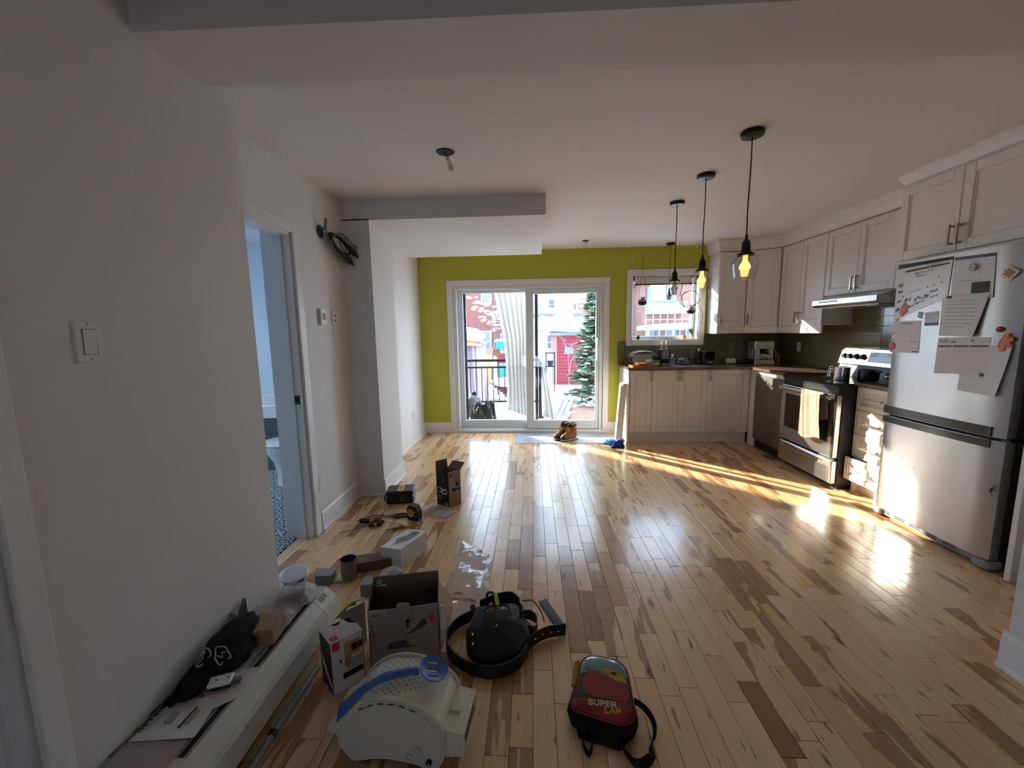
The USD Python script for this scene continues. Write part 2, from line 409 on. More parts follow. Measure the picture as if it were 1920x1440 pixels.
def wood_material():
    """Maple flooring: each plank carries a primvar pv = (tone, seed, heartwood share)."""
    n = {'at': ('attribute', dict(attribute='pv')), 'sp': ('separate_color', {}), 'ge': ('geometry', {}),
         'sv': ('combine_xyz', {}), 'm17': ('math', dict(math_type='multiply', value2=37.)), 'm31': ('math', dict(math_type='multiply', value2=91.)),
         'ad': ('vector_math', dict(math_type='add')),
         'mg': ('mapping', dict(scale=(55., 2.2, 1.))), 'ng': ('noise_texture', dict(scale=1., detail=6., roughness=.65)),
         'mh': ('mapping', dict(scale=(15., 2.6, 1.))), 'nh': ('noise_texture', dict(scale=1., detail=2., roughness=.45)),
         'mk': ('mapping', dict(scale=(10., 3.6, 1.))), 'vk': ('voronoi_texture', dict(scale=1., randomness=1.)),
         'ms': ('mapping', dict(scale=(46., 6.5, 1.))), 'ns': ('noise_texture', dict(scale=1., detail=3.)),
         'base': ('rgb_ramp', dict(ramp=[(0, (.80, .525, .285)), (.3, (.76, .465, .23)), (.55, (.60, .315, .13)), (.78, (.42, .195, .075)), (1, (.26, .112, .042))])),
         'gr': ('map_range', dict(from_min=.25, from_max=.75, to_min=.90, to_max=1.06)), 'mul': ('mix', dict(mix_type='multiply', fac=1.)),
         'hsub': ('math', dict(math_type='add')), 'hs': ('map_range', dict(from_min=.985, from_max=1.015, to_min=0., to_max=1., clamp=True)),
         'hc': ('mix', dict(color2=(.34, .165, .066))), 'hf': ('math', dict(math_type='multiply', value2=.82)),
         'ks': ('map_range', dict(from_min=.06, from_max=.19, to_min=.92, to_max=0., clamp=True)), 'kc': ('mix', dict(color2=(.085, .04, .02))),
         'kz': ('separate_color', {}), 'kg': ('math', dict(math_type='greater_than', value2=.62)), 'kf': ('math', dict(math_type='multiply')),
         'ss': ('map_range', dict(from_min=.655, from_max=.70, to_min=0., to_max=.8, clamp=True)), 'sc': ('mix', dict(color2=(.12, .055, .025))),
         'rr': ('map_range', dict(from_min=.3, from_max=.7, to_min=.20, to_max=.30)),
         'bp': ('bump', dict(strength=.05, distance=.002)),
         'p': ('principled_bsdf', dict(roughness=.25, specular_ior_level=.5, coat_weight=.35, coat_roughness=.12))}
    L = [('at.color', 'sp.color'), ('sp.g', 'm17.value1'), ('sp.g', 'm31.value1'), ('m17.value', 'sv.x'), ('m31.value', 'sv.y'),
         ('ge.position', 'ad.vector1'), ('sv.vector', 'ad.vector2')]
    for m, t in (('mg', 'ng'), ('mh', 'nh'), ('mk', 'vk'), ('ms', 'ns')): L += [('ad.vector', m + '.vector'), (m + '.vector', t + '.vector')]
    L += [('sp.r', 'base.fac'), ('ng.fac', 'gr.value'), ('base.color', 'mul.color1'), ('gr.result', 'mul.color2'),
          ('nh.fac', 'hsub.value1'), ('sp.b', 'hsub.value2'), ('hsub.value', 'hs.value'), ('hs.result', 'hf.value1'), ('mul.color', 'hc.color1'), ('hf.value', 'hc.fac'),
          ('vk.distance', 'ks.value'), ('vk.color', 'kz.color'), ('kz.r', 'kg.value1'), ('ks.result', 'kf.value1'), ('kg.value', 'kf.value2'),
          ('hc.color', 'kc.color1'), ('kf.value', 'kc.fac'), ('ns.fac', 'ss.value'), ('kc.color', 'sc.color1'), ('ss.result', 'sc.fac'),
          ('sc.color', 'p.base_color'), ('ng.fac', 'rr.value'), ('rr.result', 'p.roughness'), ('ng.fac', 'bp.height'), ('bp.normal', 'p.normal')]
    MAT['maple'] = usdkit.material(stage, '/World/Looks/maple', n, L, surface='p.BSDF')


wood_material()


def pattern_material(name, c0, c1, c2, scale):
    """Printed tile pattern: rings and petals per cell."""
    n = {'tc': ('texture_coordinate', {}), 'mp': ('mapping', dict(scale=(scale, scale, scale))), 'fr': ('vector_math', dict(math_type='fraction')),
         'ce': ('vector_math', dict(math_type='subtract', vector2=(.5, .5, 0))), 'sx': ('separate_xyz', {}), 'fl': ('combine_xyz', {}), 'ln': ('vector_math', dict(math_type='length')),
         'w': ('math', dict(math_type='multiply', value2=26.)), 'si': ('math', dict(math_type='sine')), 'an': ('math', dict(math_type='arctan2')), 'a8': ('math', dict(math_type='multiply', value2=8.)), 'sa': ('math', dict(math_type='sine')),
         'ml': ('math', dict(math_type='multiply')), 'rp': ('rgb_ramp', dict(interpolate=False, ramp=[(0, c0), (.42, c1), (.70, c2)])), 'mr': ('map_range', dict(from_min=-1., from_max=1.)),
         'p': ('principled_bsdf', dict(roughness=.45))}
    L = [('tc.object', 'mp.vector'), ('mp.vector', 'fr.vector1'), ('fr.vector', 'ce.vector1'), ('ce.vector', 'sx.vector'), ('sx.x', 'fl.x'), ('sx.y', 'fl.y'), ('fl.vector', 'ln.vector1'),
         ('ln.value', 'w.value1'), ('w.value', 'si.value1'), ('sx.x', 'an.value1'), ('sx.y', 'an.value2'), ('an.value', 'a8.value1'), ('a8.value', 'sa.value1'), ('si.value', 'ml.value1'), ('sa.value', 'ml.value2'),
         ('ml.value', 'mr.value'), ('mr.result', 'rp.fac'), ('rp.color', 'p.base_color')]
    MAT[name] = usdkit.material(stage, '/World/Looks/' + name, n, L, surface='p.BSDF')


pattern_material('mat_print', (.09, .12, .18), (.55, .55, .55), (.30, .34, .40), 7.5)
pattern_material('bath_tile', (.012, .02, .025), (.55, .62, .66), (.05, .12, .15), 4.9)
# ---------------------------------------------------------------- the room
CEIL, YB, XR, XL = 2.49, 5.54, 3.27, -1.547
rng = np.random.default_rng(11)


def struct(name, mesh, m, label=None, smooth=False): return S(name, mesh, m, smooth, label, None, None, 'structure')


def wall_xz(name, x0, x1, z0, z1, y0, y1, holes, m, label=None):
    """A wall in the xz plane between y0 and y1, with rectangular holes (x0, x1, z0, z1)."""
    pl = sbox(x0, z0, x1, z1).difference(unary_union([sbox(a, c, b, d) for a, b, c, d in holes])) if holes else sbox(x0, z0, x1, z1)
    w = ext(pl, y1 - y0); w.apply_transform(np.array([[1, 0, 0, 0], [0, 0, -1, y1], [0, 1, 0, 0], [0, 0, 0, 1.]])); return struct(name, w, m, label)


def wall_yz(name, y0, y1, z0, z1, x0, x1, holes, m, label=None):
    pl = sbox(y0, z0, y1, z1).difference(unary_union([sbox(a, c, b, d) for a, b, c, d in holes])) if holes else sbox(y0, z0, y1, z1)
    w = ext(pl, x1 - x0); w.apply_transform(np.array([[0, 0, 1, x0], [1, 0, 0, 0], [0, 1, 0, 0], [0, 0, 0, 1.]])); return struct(name, w, m, label)


# floor of maple planks: the largest in view are parts, the rest one joined part
floor = T('floor', 'maple strip floor with pale and brown planks', None, kind='structure')
P(floor, 'subfloor', bx(-1.69, 3.4, -2.6, 5.74, -.14, -.016), 'mortar')
SEAM, PW = -.0106, .0826
planks = []
for k in range(math.floor((-1.66 - SEAM) / PW), math.ceil((3.27 - SEAM) / PW)):
    y = -2.5 - rng.random() * .8; xa, xb = max(SEAM + k * PW, -1.66), min(SEAM + (k + 1) * PW, 3.27)
    while y < 5.55:
        ln = rng.choice([.2, .26, .32, .38, .46, .55, .66]) * (1 + .2 * rng.random()); y2 = min(y + ln, 5.56)
        if 5.56 - y2 < .12: y2 = 5.56
        if y2 > -2.5: planks.append((xa, xb, max(y, -2.5), y2, rng.random(), rng.random(), rng.random()))
        y = y2


def in_view(px, x0, x1, y0, y1):
    a = 0.
    pts = []
    for X_, Y_ in ((x0, y0), (x1, y0), (x1, y1), (x0, y1)):
        q = np.array([X_, Y_, -EYE]); d = q @ CF
        if d < .25: return 0.
        pts.append((FPX * (q @ CR) / d, -FPX * (q @ CU) / d))
    p = np.array(pts); c = p.mean(0)
    if abs(c[0]) > 990 or abs(c[1]) > 750: return 0.
    return .5 * abs(np.dot(p[:, 0], np.roll(p[:, 1], 1)) - np.dot(p[:, 1], np.roll(p[:, 0], 1)))


def plank_mesh(q):
    x0, x1, y0, y1, t, s, h = q
    g, b = .0006, .0012; dz = (s - .5) * .0006; tl = (h - .5) * .0009
    v = np.array([(x0 + g, y0 + g, -.016), (x1 - g, y0 + g, -.016), (x1 - g, y1 - g, -.016), (x0 + g, y1 - g, -.016),
                  (x0 + g, y0 + g, -b), (x1 - g, y0 + g, -b), (x1 - g, y1 - g, -b), (x0 + g, y1 - g, -b),
                  (x0 + g + b, y0 + g + b, dz - tl), (x1 - g - b, y0 + g + b, dz + tl), (x1 - g - b, y1 - g - b, dz + tl), (x0 + g + b, y1 - g - b, dz - tl)])
    f = [(8, 9, 10), (8, 10, 11)]
    for o in (0, 4):
        for a in range(4):
            c = (a + 1) % 4; f += [(a + o, c + o, c + o + 4), (a + o, c + o + 4, a + o + 4)]
    tone = (t ** 2.6 * .55 if t < .91 else .5 + (t - .91) / .09 * .45); heart = .285 + (.31 * max(0, h - .58) / .42)
    return v, np.array(f), np.tile([tone, s, heart], (12, 1))


def plank_prim(path, vs, fs, cs):
    g = usdkit.mesh(stage, path, (vs, fs), MAT['maple'])
    UsdGeom.PrimvarsAPI(g).CreatePrimvar('pv', Sdf.ValueTypeNames.Color3fArray, 'vertex').Set(Vt.Vec3fArray.FromNumpy(cs.astype(np.float32)))
    return g


size = np.array([in_view(None, *q[:4]) for q in planks]); order = np.argsort(-size, kind='stable')
for k in order[:298]: plank_prim(floor.path + '/' + numbered(floor.path, 'plank'), *plank_mesh(planks[k]))
V, Fc, Cc, n0 = [], [], [], 0
for k in order[298:]:
    v, f, c = plank_mesh(planks[k]); V.append(v); Fc.append(f + n0); Cc.append(c); n0 += len(v)
g = plank_prim(floor.path + '/' + numbered(floor.path, 'smaller_planks'), np.vstack(V), np.vstack(Fc), np.vstack(Cc)); tagp(g.GetPrim(), kind='stuff')

struct('ceiling', bx(-4.0, 3.45, -2.7, 5.74, CEIL, CEIL + .15), 'ceiling_paint', 'white plaster ceiling over kitchen and hall')
bm = hull([(-1.225, 1.308, 2.35), (1.95, 1.345, 2.35), (1.95, 1.625, 2.35), (-1.225, 1.587, 2.35), (-1.225, 1.308, CEIL + .02), (1.95, 1.345, CEIL + .02), (1.95, 1.625, CEIL + .02), (-1.225, 1.587, CEIL + .02)])
struct('trim_1', bm, 'beam_paint', 'white ceiling beam across the opening')
struct('trim_2', bx(XL, .115, 3.335, 5.0, 2.33, CEIL + .02), 'beam_paint', 'lowered white soffit beside the column')
struct('trim_3', bx(XL - .02, -1.315, 3.335, 3.85, 0, 2.34), 'wall_paint', 'white wall column under the soffit')
# left wall with the bathroom doorway
wall_yz('wall_left', 1.60, YB + .16, 0, CEIL + .02, XL - .12, XL, [(1.83, 2.603, -1, 2.069)], 'wall_paint', 'white wall with bathroom doorway')
wall_yz('wall_near_left', -2.5, 1.733, 0, CEIL + .02, -1.345, -1.225, [(-.02, .804, -1, 2.06)], 'wall_paint', 'white wall with light switch')
struct('wall_return', bx(-1.667, -1.345, 1.63, 1.733, 0, CEIL + .02), 'wall_paint')
W_BACK = wall_xz('wall_back', XL, XR + .12, 0, CEIL + .02, YB, YB + .16, [(-1.085, .958, -1, 2.035), (1.335, 2.21, 1.275, 2.125)], 'green_paint', 'lime green wall with patio door')
W_RIGHT = struct('wall_right', bx(XR, XR + .12, 1.30, YB, 0, CEIL + .02), 'wall_paint', 'white wall behind the cabinets')
struct('wall_stub', bx(1.95, XR, 1.335, 1.61, 0, CEIL + .02), 'wall_paint', 'white wall end at the opening')
struct('wall_hall_right', bx(XR, XR + .12, -2.6, 1.30, 0, CEIL + .02), 'wall_paint')
wall_xz('wall_front', -1.345, XR + .12, 0, CEIL + .02, -2.62, -2.5, [(-.35, .45, .2, .58)], 'wall_paint')


def base_prof(h=.15): return [(0, 0), (.026, 0), (.026, .014), (.017, .022), (.015, h - .02), (.010, h - .008), (.008, h), (0, h)]


def baseboard(name, p0, p1, nrm, h=.15, m='trim_paint', lab=None):
    """A moulded board along p0-p1, standing out along nrm."""
    p0, p1, nrm = np.array(p0, float), np.array(p1, float), np.array(nrm, float); d = p1 - p0; L = np.linalg.norm(d)
    b = ext(Polygon(base_prof(h)), L); u = nrm; v = np.array([0, 0, 1.]); w = np.cross(u, v)
    if w @ d < 0:
        p0, p1 = p1, p0
    M = np.eye(4); M[:3, 0], M[:3, 1], M[:3, 2], M[:3, 3] = u, v, w, p0
    b.apply_transform(M); return struct(name, b, m, lab)


baseboard('baseboard_left', (XL, 2.69, 0), (XL, 3.335, 0), (1, 0, 0), lab='white moulded baseboard beside bathroom door')
baseboard('baseboard_column', (XL, 3.335, 0), (-1.30, 3.335, 0), (0, -1, 0), lab='white baseboard on the column front')
baseboard('baseboard_column_side', (-1.315, 3.32, 0), (-1.315, 3.865, 0), (1, 0, 0), lab='white baseboard on the column side')
baseboard('baseboard_far_left', (XL, 3.85, 0), (XL, YB, 0), (1, 0, 0), lab='white baseboard beyond the column')
baseboard('baseboard_back', (XL, YB, 0), (-1.161, YB, 0), (0, -1, 0), lab='white baseboard left of patio door')
baseboard('baseboard_back_right', (1.033, YB, 0), (1.18, YB, 0), (0, -1, 0))
baseboard('baseboard_stub', (1.95, 1.62, 0), (1.95, 1.33, 0), (-1, 0, 0), .16, lab='white baseboard on the wall end')
baseboard('baseboard_stub_front', (1.935, 1.335, 0), (XR, 1.335, 0), (0, -1, 0), .16)


def casing(name, plane, a, x0, x1, z1, w, z0=0., out=1, sill=False, lab=None, t=.018):
    """Door or window casing round an opening; plane 'x' or 'y' at coordinate a, standing out by t towards out."""
    def bar(u0, u1, v0, v1, tt=t):
        if plane == 'y': return bx(u0, u1, a, a + out * tt, v0, v1, .004)
        return bx(a, a + out * tt, u0, u1, v0, v1, .004)
    ms = [bar(x0 - w, x0, z0 - (w if sill else 0), z1 + w), bar(x1, x1 + w, z0 - (w if sill else 0), z1 + w), bar(x0, x1, z1, z1 + w)]
    if sill: ms.append(bar(x0, x1, z0 - w, z0))
    return struct(name, ms, 'trim_paint', lab)


casing('trim_4', 'x', XL, 1.83, 2.603, 2.069, .072, lab='white casing of the bathroom doorway')
casing('trim_5', 'y', YB, -1.085, .958, 2.035, .076, out=-1, lab='white casing round the patio door')
casing('trim_6', 'y', YB, 1.335, 2.21, 2.125, .076, 1.275, -1, True, lab='white casing round the kitchen window')
casing('trim_7', 'x', -1.225, -.02, .804, 2.06, .058, lab='white casing of the near doorway')
struct('trim_8', [bx(XL - .12, XL, 2.583, 2.603, 0, 2.069), bx(XL - .12, XL, 1.83, 1.85, 0, 2.069), bx(XL - .12, XL, 1.85, 2.583, 2.049, 2.069),
                  bx(XL - .2, XL - .12, 2.603, 2.68, 0, 2.14), bx(XL - .075, XL - .045, 2.571, 2.583, 0, 2.05)], 'trim_paint', 'white jamb of the bathroom doorway')
struct('trim_9', [bx(-1.345, -1.225, .786, .804, 0, 2.06), bx(-1.30, -1.27, .774, .786, 0, 2.06), bx(-1.345, -1.225, -.02, -.002, 0, 2.06)], 'trim_paint', 'white jamb of the near doorway')
plate = T('strike_plate', 'black strike plate on the bathroom door jamb', 'strike plate', (XL - .032, 2.5825, .985))
P(plate, 'plate', bx(-.020, .020, -.003, 0, -.030, .030, .001), 'black_matte')
for z in (-.02, .02): P(plate, 'screw', cyl((.0, -.0045, z), (.0, -.003, z), .005, n=8), 'mid_grey')

# bathroom and side room beyond the left wall
bath = T('wall_bathroom', 'pale blue bathroom walls', None, kind='structure', world=True)
P(bath, 'wall', [bx(-3.9, -1.667, 4.75, 4.85, 0, CEIL), bx(-3.9, -1.667, 1.63, 1.73, 0, CEIL), bx(-3.9, -3.8, 1.73, 2.3, 0, CEIL), bx(-3.9, -3.8, 4.1, 4.75, 0, CEIL), bx(-3.9, -3.8, 2.3, 4.1, 0, .9), bx(-3.9, -3.8, 2.3, 4.1, 2.2, CEIL)], 'bath_paint')
bf = T('floor_bathroom', 'patterned black and white bathroom tile floor', None, kind='structure', world=True)
P(bf, 'slab', bx(-3.8, -1.66, 1.73, 4.75, -.14, -.012), 'grout')
for i in range(11):
    for j in range(15):
        x0, y0 = -1.665 - .203 * (i + 1), 1.74 + .203 * j
        if y0 + .2 < 4.75: P(bf, 'tile', bx(x0, x0 + .2, y0, y0 + .2, -.012, .002), 'bath_tile')
tub = T('bathtub', 'white freestanding bathtub seen through the bathroom doorway', 'bathtub', world=True)
P(tub, 'rim', [bx(-3.75, -2.32, 3.95, 4.00, .56, .70, .01), bx(-3.75, -2.32, 4.66, 4.72, .56, .70, .01), bx(-2.40, -2.32, 4.0, 4.66, .56, .70, .01), bx(-3.75, -3.68, 4.0, 4.66, .56, .70, .01)], 'porcelain')
P(tub, 'apron', bx(-3.74, -2.34, 3.97, 4.70, 0, .56, .01), 'tub_grey', label='dark grey tub apron')
wc = T('toilet', 'white toilet bowl behind the bathroom door jamb', 'toilet', (-2.33, 3.62, 0), -1.57)
P(wc, 'bowl', [X(lathe([(0, 0), (.11, 0), (.10, .1), (.12, .22), (.185, .36), (.19, .395), (.12, .40), (0, .36)], 24), np.diag([1, 1.25, 1, 1])), bx(-.1, .1, .16, .30, 0, .36, .02)], 'porcelain', 40)
P(wc, 'seat', X(lathe([(.11, .40), (.19, .40), (.195, .415), (.18, .425), (0, .428)], 24), np.diag([1, 1.25, 1, 1])), 'porcelain', 40)
sc = T('wall_sconce', 'small black lamp on the blue bathroom wall', 'lamp', (-2.33, 4.745, 2.02))
P(sc, 'shade', X(lathe([(.0, .05), (.05, .04), (.13, -.02), (.135, -.03), (.05, .02)], 20), np.eye(4)), 'black_matte', 40)
P(sc, 'bracket', [cyl((0, .0, .03), (0, -.10, .03), .012)], 'black_matte', xf=trm((0, .1, 0)))
sw = T('wall_side_room', 'walls of the room beyond the near doorway', None, kind='structure', world=True)
P(sw, 'wall', [bx(-3.6, -1.345, 1.50, 1.62, 0, CEIL), bx(-3.6, -1.345, -1.7, -1.6, 0, CEIL), bx(-3.7, -3.6, -1.7, -.25, 0, CEIL), bx(-3.7, -3.6, .3, 1.62, 0, CEIL), bx(-3.7, -3.6, -.25, .3, 0, 1.3), bx(-3.7, -3.6, -.25, .3, 1.9, CEIL)], 'bath_paint')
struct('floor_side_room', bx(-3.7, -1.345, -1.7, 1.62, -.1, -.004), 'deck_wood')

# patio door
d1 = T('door_1', 'white sliding patio door with two glass panels', None, kind='structure', world=True)
P(d1, 'door_frame', [bx(-1.085, -1.035, YB + .005, YB + .155, 0, 2.035, .004), bx(.908, .958, YB + .005, YB + .155, 0, 2.035, .004), bx(-1.035, .908, YB + .005, YB + .155, 1.985, 2.035, .004), bx(-1.085, .958, YB - .02, YB + .155, 0, .045, .004), bx(-1.035, .908, YB + .065, YB + .075, .045, .07)], 'vinyl_white')


def sash(x0, x1, z0, z1, gx0, gx1, gz0, gz1, y0, y1):
    return [bx(x0, gx0, y0, y1, z0, z1, .006), bx(gx1, x1, y0, y1, z0, z1, .006), bx(gx0, gx1, y0, y1, z0, gz0, .006), bx(gx0, gx1, y0, y1, gz1, z1, .006)]


pl = P(d1, 'door_panel', sash(-1.045, -.02, .05, 1.985, -.962, -.095, .165, 1.945, YB + .082, YB + .125), 'vinyl_white')
P(pl, 'pane', bx(-.962, -.095, YB + .103, YB + .106, .165, 1.945), 'pane')
pr = P(d1, 'door_panel', sash(-.09, .908, .05, 1.985, .015, .862, .170, 1.915, YB + .02, YB + .063), 'vinyl_white')
P(pr, 'pane', bx(.015, .862, YB + .041, YB + .044, .170, 1.915), 'pane')
P(pr, 'handle', [tube(spline([(.885, YB + .02, 1.02), (.882, YB - .035, 1.03), (.880, YB - .04, 1.10), (.880, YB - .04, 1.22), (.882, YB - .035, 1.29), (.885, YB + .02, 1.30)], 6), .011, 8), bx(.872, .898, YB + .008, YB + .02, 1.0, 1.32, .004)], 'vinyl_white', 40)
scr = T('screen_door', 'black framed sliding screen behind the left patio door panel', 'screen door', world=True)
P(scr, 'stile', bx(-.985, -.935, YB + .165, YB + .185, .10, 2.0), 'gasket')
P(scr, 'stile', bx(.035, .075, YB + .165, YB + .185, .10, 2.0), 'gasket')
P(scr, 'rail', [bx(-.985, .075, YB + .165, YB + .185, 1.965, 2.0), bx(-.985, .075, YB + .165, YB + .185, .06, .10)], 'gasket')
# kitchen window, set back in a deep reveal
w1 = T('window_1', 'kitchen window over the sink in a deep white reveal', None, kind='structure', world=True)
P(w1, 'window_frame', sash(1.335, 2.21, 1.275, 2.125, 1.375, 2.165, 1.325, 2.075, YB + .105, YB + .15), 'vinyl_white')
P(w1, 'pane', bx(1.375, 2.165, YB + .126, YB + .129, 1.325, 2.075), 'pane')
P(w1, 'reveal', [bx(1.335, 1.343, YB - .001, YB + .105, 1.275, 2.125), bx(2.202, 2.21, YB - .001, YB + .105, 1.275, 2.125), bx(1.343, 2.202, YB - .001, YB + .105, 2.117, 2.125)], 'trim_paint')
P(w1, 'window_sill', bx(1.343, 2.202, YB - .004, YB + .105, 1.2752, 1.281), 'trim_paint')
bl = T('roller_blind', 'rolled up white blind across the top of the kitchen window', 'blind', (1.77, YB + .05, 2.085))
P(bl, 'roll', cyl((-.40, 0, 0), (.40, 0, 0), .030, n=20), 'paper_warm', 40)
P(bl, 'fabric', bx(-.40, .40, -.004, 0, -.075, 0), 'paper_warm', xf=trm((0, -.028, 0)))
P(bl, 'hem_bar', cyl((-.40, -.03, -.077), (.40, -.03, -.077), .008, n=10), 'black_matte')
for s_ in (-1, 1): P(bl, 'bracket', bx(s_ * .417 - .015, s_ * .417 + .015, -.02, .02, -.03, .038), 'dark_grey')
# ---------------------------------------------------------------- kitchen cabinets
def mirror_frame(o, u, w):
    """Columns u (along the front), v up, w outwards; boxes given as (u0,u1, v0,v1, w0,w1)."""
    M = np.eye(4); M[:3, 0], M[:3, 1], M[:3, 2], M[:3, 3] = u, (0, 0, 1), w, o; return M


def xfm(m, M):
    m = cat_(m).copy(); m.apply_transform(M)
    return m


def shaker(w, h, fr=.062, t=.02):
    """A framed cabinet door lying in local u, v with its face towards +w."""
    b = .004
    return [bx(0, w, 0, h, 0, t * .45), bx(0, fr, 0, h, 0, t, b), bx(w - fr, w, 0, h, 0, t, b), bx(fr - .002, w - fr + .002, 0, fr, 0, t, b), bx(fr - .002, w - fr + .002, h - fr, h, 0, t, b),
            bx(fr, fr + .010, fr, h - fr, 0, t * .72, .003), bx(w - fr - .010, w - fr, fr, h - fr, 0, t * .72, .003), bx(fr, w - fr, fr, fr + .010, 0, t * .72, .003), bx(fr, w - fr, h - fr - .010, h - fr, 0, t * .72, .003)]


def pull(u, v0, L=.125, t=.02, vert=True):
    """A square bar pull on two posts."""
    s = .0072
    if vert: return [bx(u - s, u + s, v0, v0 + L, t + .024, t + .035, .0015), bx(u - s, u + s, v0 + .006, v0 + .018, t - .002, t + .026), bx(u - s, u + s, v0 + L - .018, v0 + L - .006, t - .002, t + .026)]
    return [bx(u, u + L, v0 - s, v0 + s, t + .024, t + .035, .0015), bx(u + .012, u + .024, v0 - s, v0 + s, t - .002, t + .026), bx(u + L - .024, u + L - .012, v0 - s, v0 + s, t - .002, t + .026)]


def door(cab, M, u0, v0, w, h, hu=None, hv=None, m='cabinet_paint', name='door', vert=True, L=.125, fr=.062):
    M2 = M @ trm((u0 + .0015, v0 + .0015, 0)); d = P(cab, name, xfm(shaker(w - .003, h - .003, fr), M2), m)
    if hu is not None: P(d, 'handle', xfm(pull(hu, hv, L, vert=vert), M2), 'handle_metal', label='square metal bar handle')
    return d


UX, UY = np.array([1., 0, 0]), np.array([0, 1., 0])
MB = mirror_frame((0, 5.02, 0), UX, -UY)        # back base run: front at y = 5.02, doors proud to 5.0
MR = lambda x: mirror_frame((x, 0, 0), UY, -UX)  # right run: u = y

bc = T('base_cabinet', 'long white base cabinet under the window with four shaker doors', 'cabinet', (1.19, 5.02, 0), world=True)
P(bc, 'body', bx(1.198, 2.645, 5.02, YB - .005, .132, .92), 'cabinet_paint')
P(bc, 'toe_kick', bx(1.198, 2.645, 5.045, 5.065, 0, .134), 'cabinet_paint')
P(bc, 'end_panel', bx(1.180, 1.198, 5.0, YB - .002, 0, .92, .002), 'cabinet_paint')
for a, b, hu in ((1.203, 1.473, .245), (1.473, 1.797, .299), (1.797, 2.137, .022), (2.137, 2.565, .022)): door(bc, MB, a, .136, b - a, .782, hu, .64)
P(bc, 'filler', bx(2.565, 2.642, 5.0, 5.02, .134, .92, .002), 'cabinet_paint')
ct = T('countertop', 'L-shaped dark brown laminate countertop along window and stove', 'countertop', (1.17, 5.54, .92), world=True)
P(ct, 'top', [bx(1.168, XR, 4.975, YB, .922, .952, .003), bx(2.60, XR, 4.258, 4.977, .922, .952, .003)], 'counter_top')
P(ct, 'corner', hull([(2.50, 4.976, .922), (2.601, 4.976, .922), (2.601, 4.875, .922), (2.50, 4.976, .952), (2.601, 4.976, .952), (2.601, 4.875, .952)]), 'counter_top')
co = T('corner_cabinet', 'white corner base filler between sink doors and dishwasher', 'cabinet', (2.66, 4.9, 0), world=True)
P(co, 'panel', [bx(2.66, XR - .005, 4.862, 4.995, 0, .92), bx(2.645, 2.66, 4.85, 4.998, 0.0, .92, .002)], 'cabinet_paint')
P(co, 'rail', bx(2.645, 2.665, 4.262, 4.852, .872, .92), 'drawer_paint')

dw = T('dishwasher', 'grey stainless dishwasher left of the stove', 'dishwasher', (2.64, 4.55, 0), world=True)
P(dw, 'body', bx(2.665, XR - .02, 4.262, 4.848, .09, .868), 'dark_grey')
P(dw, 'door', bx(2.625, 2.665, 4.262, 4.848, .105, .868, .004), 'steel_dark')
P(dw, 'handle', [bx(2.612, 2.628, 4.33, 4.62, .772, .782, .003), bx(2.6235, 2.626, 4.33, 4.62, .783, .800)], 'dark_grey')
P(dw, 'kick_plate', bx(2.665, 2.68, 4.262, 4.848, 0, .103), 'black_plastic')

# range
st = T('stove', 'stainless steel electric range with black glass top', 'stove', (2.62, 3.87, 0), world=True)
Y0, Y1 = 3.492, 4.252
P(st, 'body', [bx(2.62, 3.20, Y0, Y1, .045, .915, .003), bx(2.66, 3.15, Y0 + .03, Y1 - .03, 0, .05)], 'black_plastic')
P(st, 'cooktop', bx(2.572, 3.20, Y0 - .004, Y1 + .004, .912, .936, .006), 'black_gloss')
for bxx, byy, rr in ((2.76, 3.68, .10), (2.76, 4.06, .08), (3.02, 3.68, .08), (3.02, 4.06, .10)):
    P(st, 'burner_ring', X(lathe([(rr - .002, .0), (rr - .002, .0006), (rr, .0006), (rr, 0)], 32), trm((bxx, byy, .936))), 'mid_grey')
P(st, 'front_rail', bx(2.585, 2.62, Y0 + .002, Y1 - .002, .842, .912, .004), 'black_plastic')
dr = P(st, 'oven_door', bx(2.572, 2.62, Y0 + .004, Y1 - .004, .285, .838, .006), 'steel')
P(dr, 'glass', bx(2.5695, 2.573, Y0 + .075, Y1 - .075, .415, .755, .001), 'black_gloss', label='dark oven window')
P(dr, 'door_edge', [bx(2.5705, 2.574, Y0 + .004, Y0 + .03, .285, .838, .001)], 'black_plastic')
P(dr, 'handle', [bx(2.522, 2.546, Y0 + .02, Y1 - .02, .795, .828, .008), bx(2.54, 2.575, Y0 + .05, Y0 + .08, .80, .824, .003), bx(2.54, 2.575, Y1 - .08, Y1 - .05, .80, .824, .003)], 'chrome')
dw2 = P(st, 'drawer', bx(2.575, 2.62, Y0 + .004, Y1 - .004, .055, .262, .006), 'steel')
P(dw2, 'drawer_grip', hull([(2.575, y, z) for y in (Y0 + .03, Y1 - .03) for z in (.20, .248)] + [(2.552, y, z) for y in (Y0 + .14, Y1 - .14) for z in (.21, .240)]), 'chrome')
P(st, 'vent_gap', bx(2.60, 2.625, Y0 + .01, Y1 - .01, .262, .285), 'black_matte')
bg = P(st, 'backguard', hull([(3.10, y, z) for y in (Y0, Y1) for z in (.936,)] + [(3.20, y, .936) for y in (Y0, Y1)] + [(3.135, y, 1.06) for y in (Y0, Y1)] + [(3.20, y, 1.06) for y in (Y0, Y1)]), 'black_plastic')
cpz = lambda y, z: (3.105 + (z - 1.05) * .28, y, z)
P(bg, 'control_panel', hull([cpz(y, z) for y in (Y0, Y1) for z in (1.052, 1.175)] + [(3.20, y, z) for y in (Y0, Y1) for z in (1.052, 1.20)] + [cpz(y, 1.20) for y in (Y0 + .03, Y1 - .03)]), 'steel')
P(bg, 'display', hull([(cpz(y, z)[0] - dx, y, z) for y in (3.62, 3.90) for z in (1.085, 1.175) for dx in (.003, -.004)]), 'black_gloss')
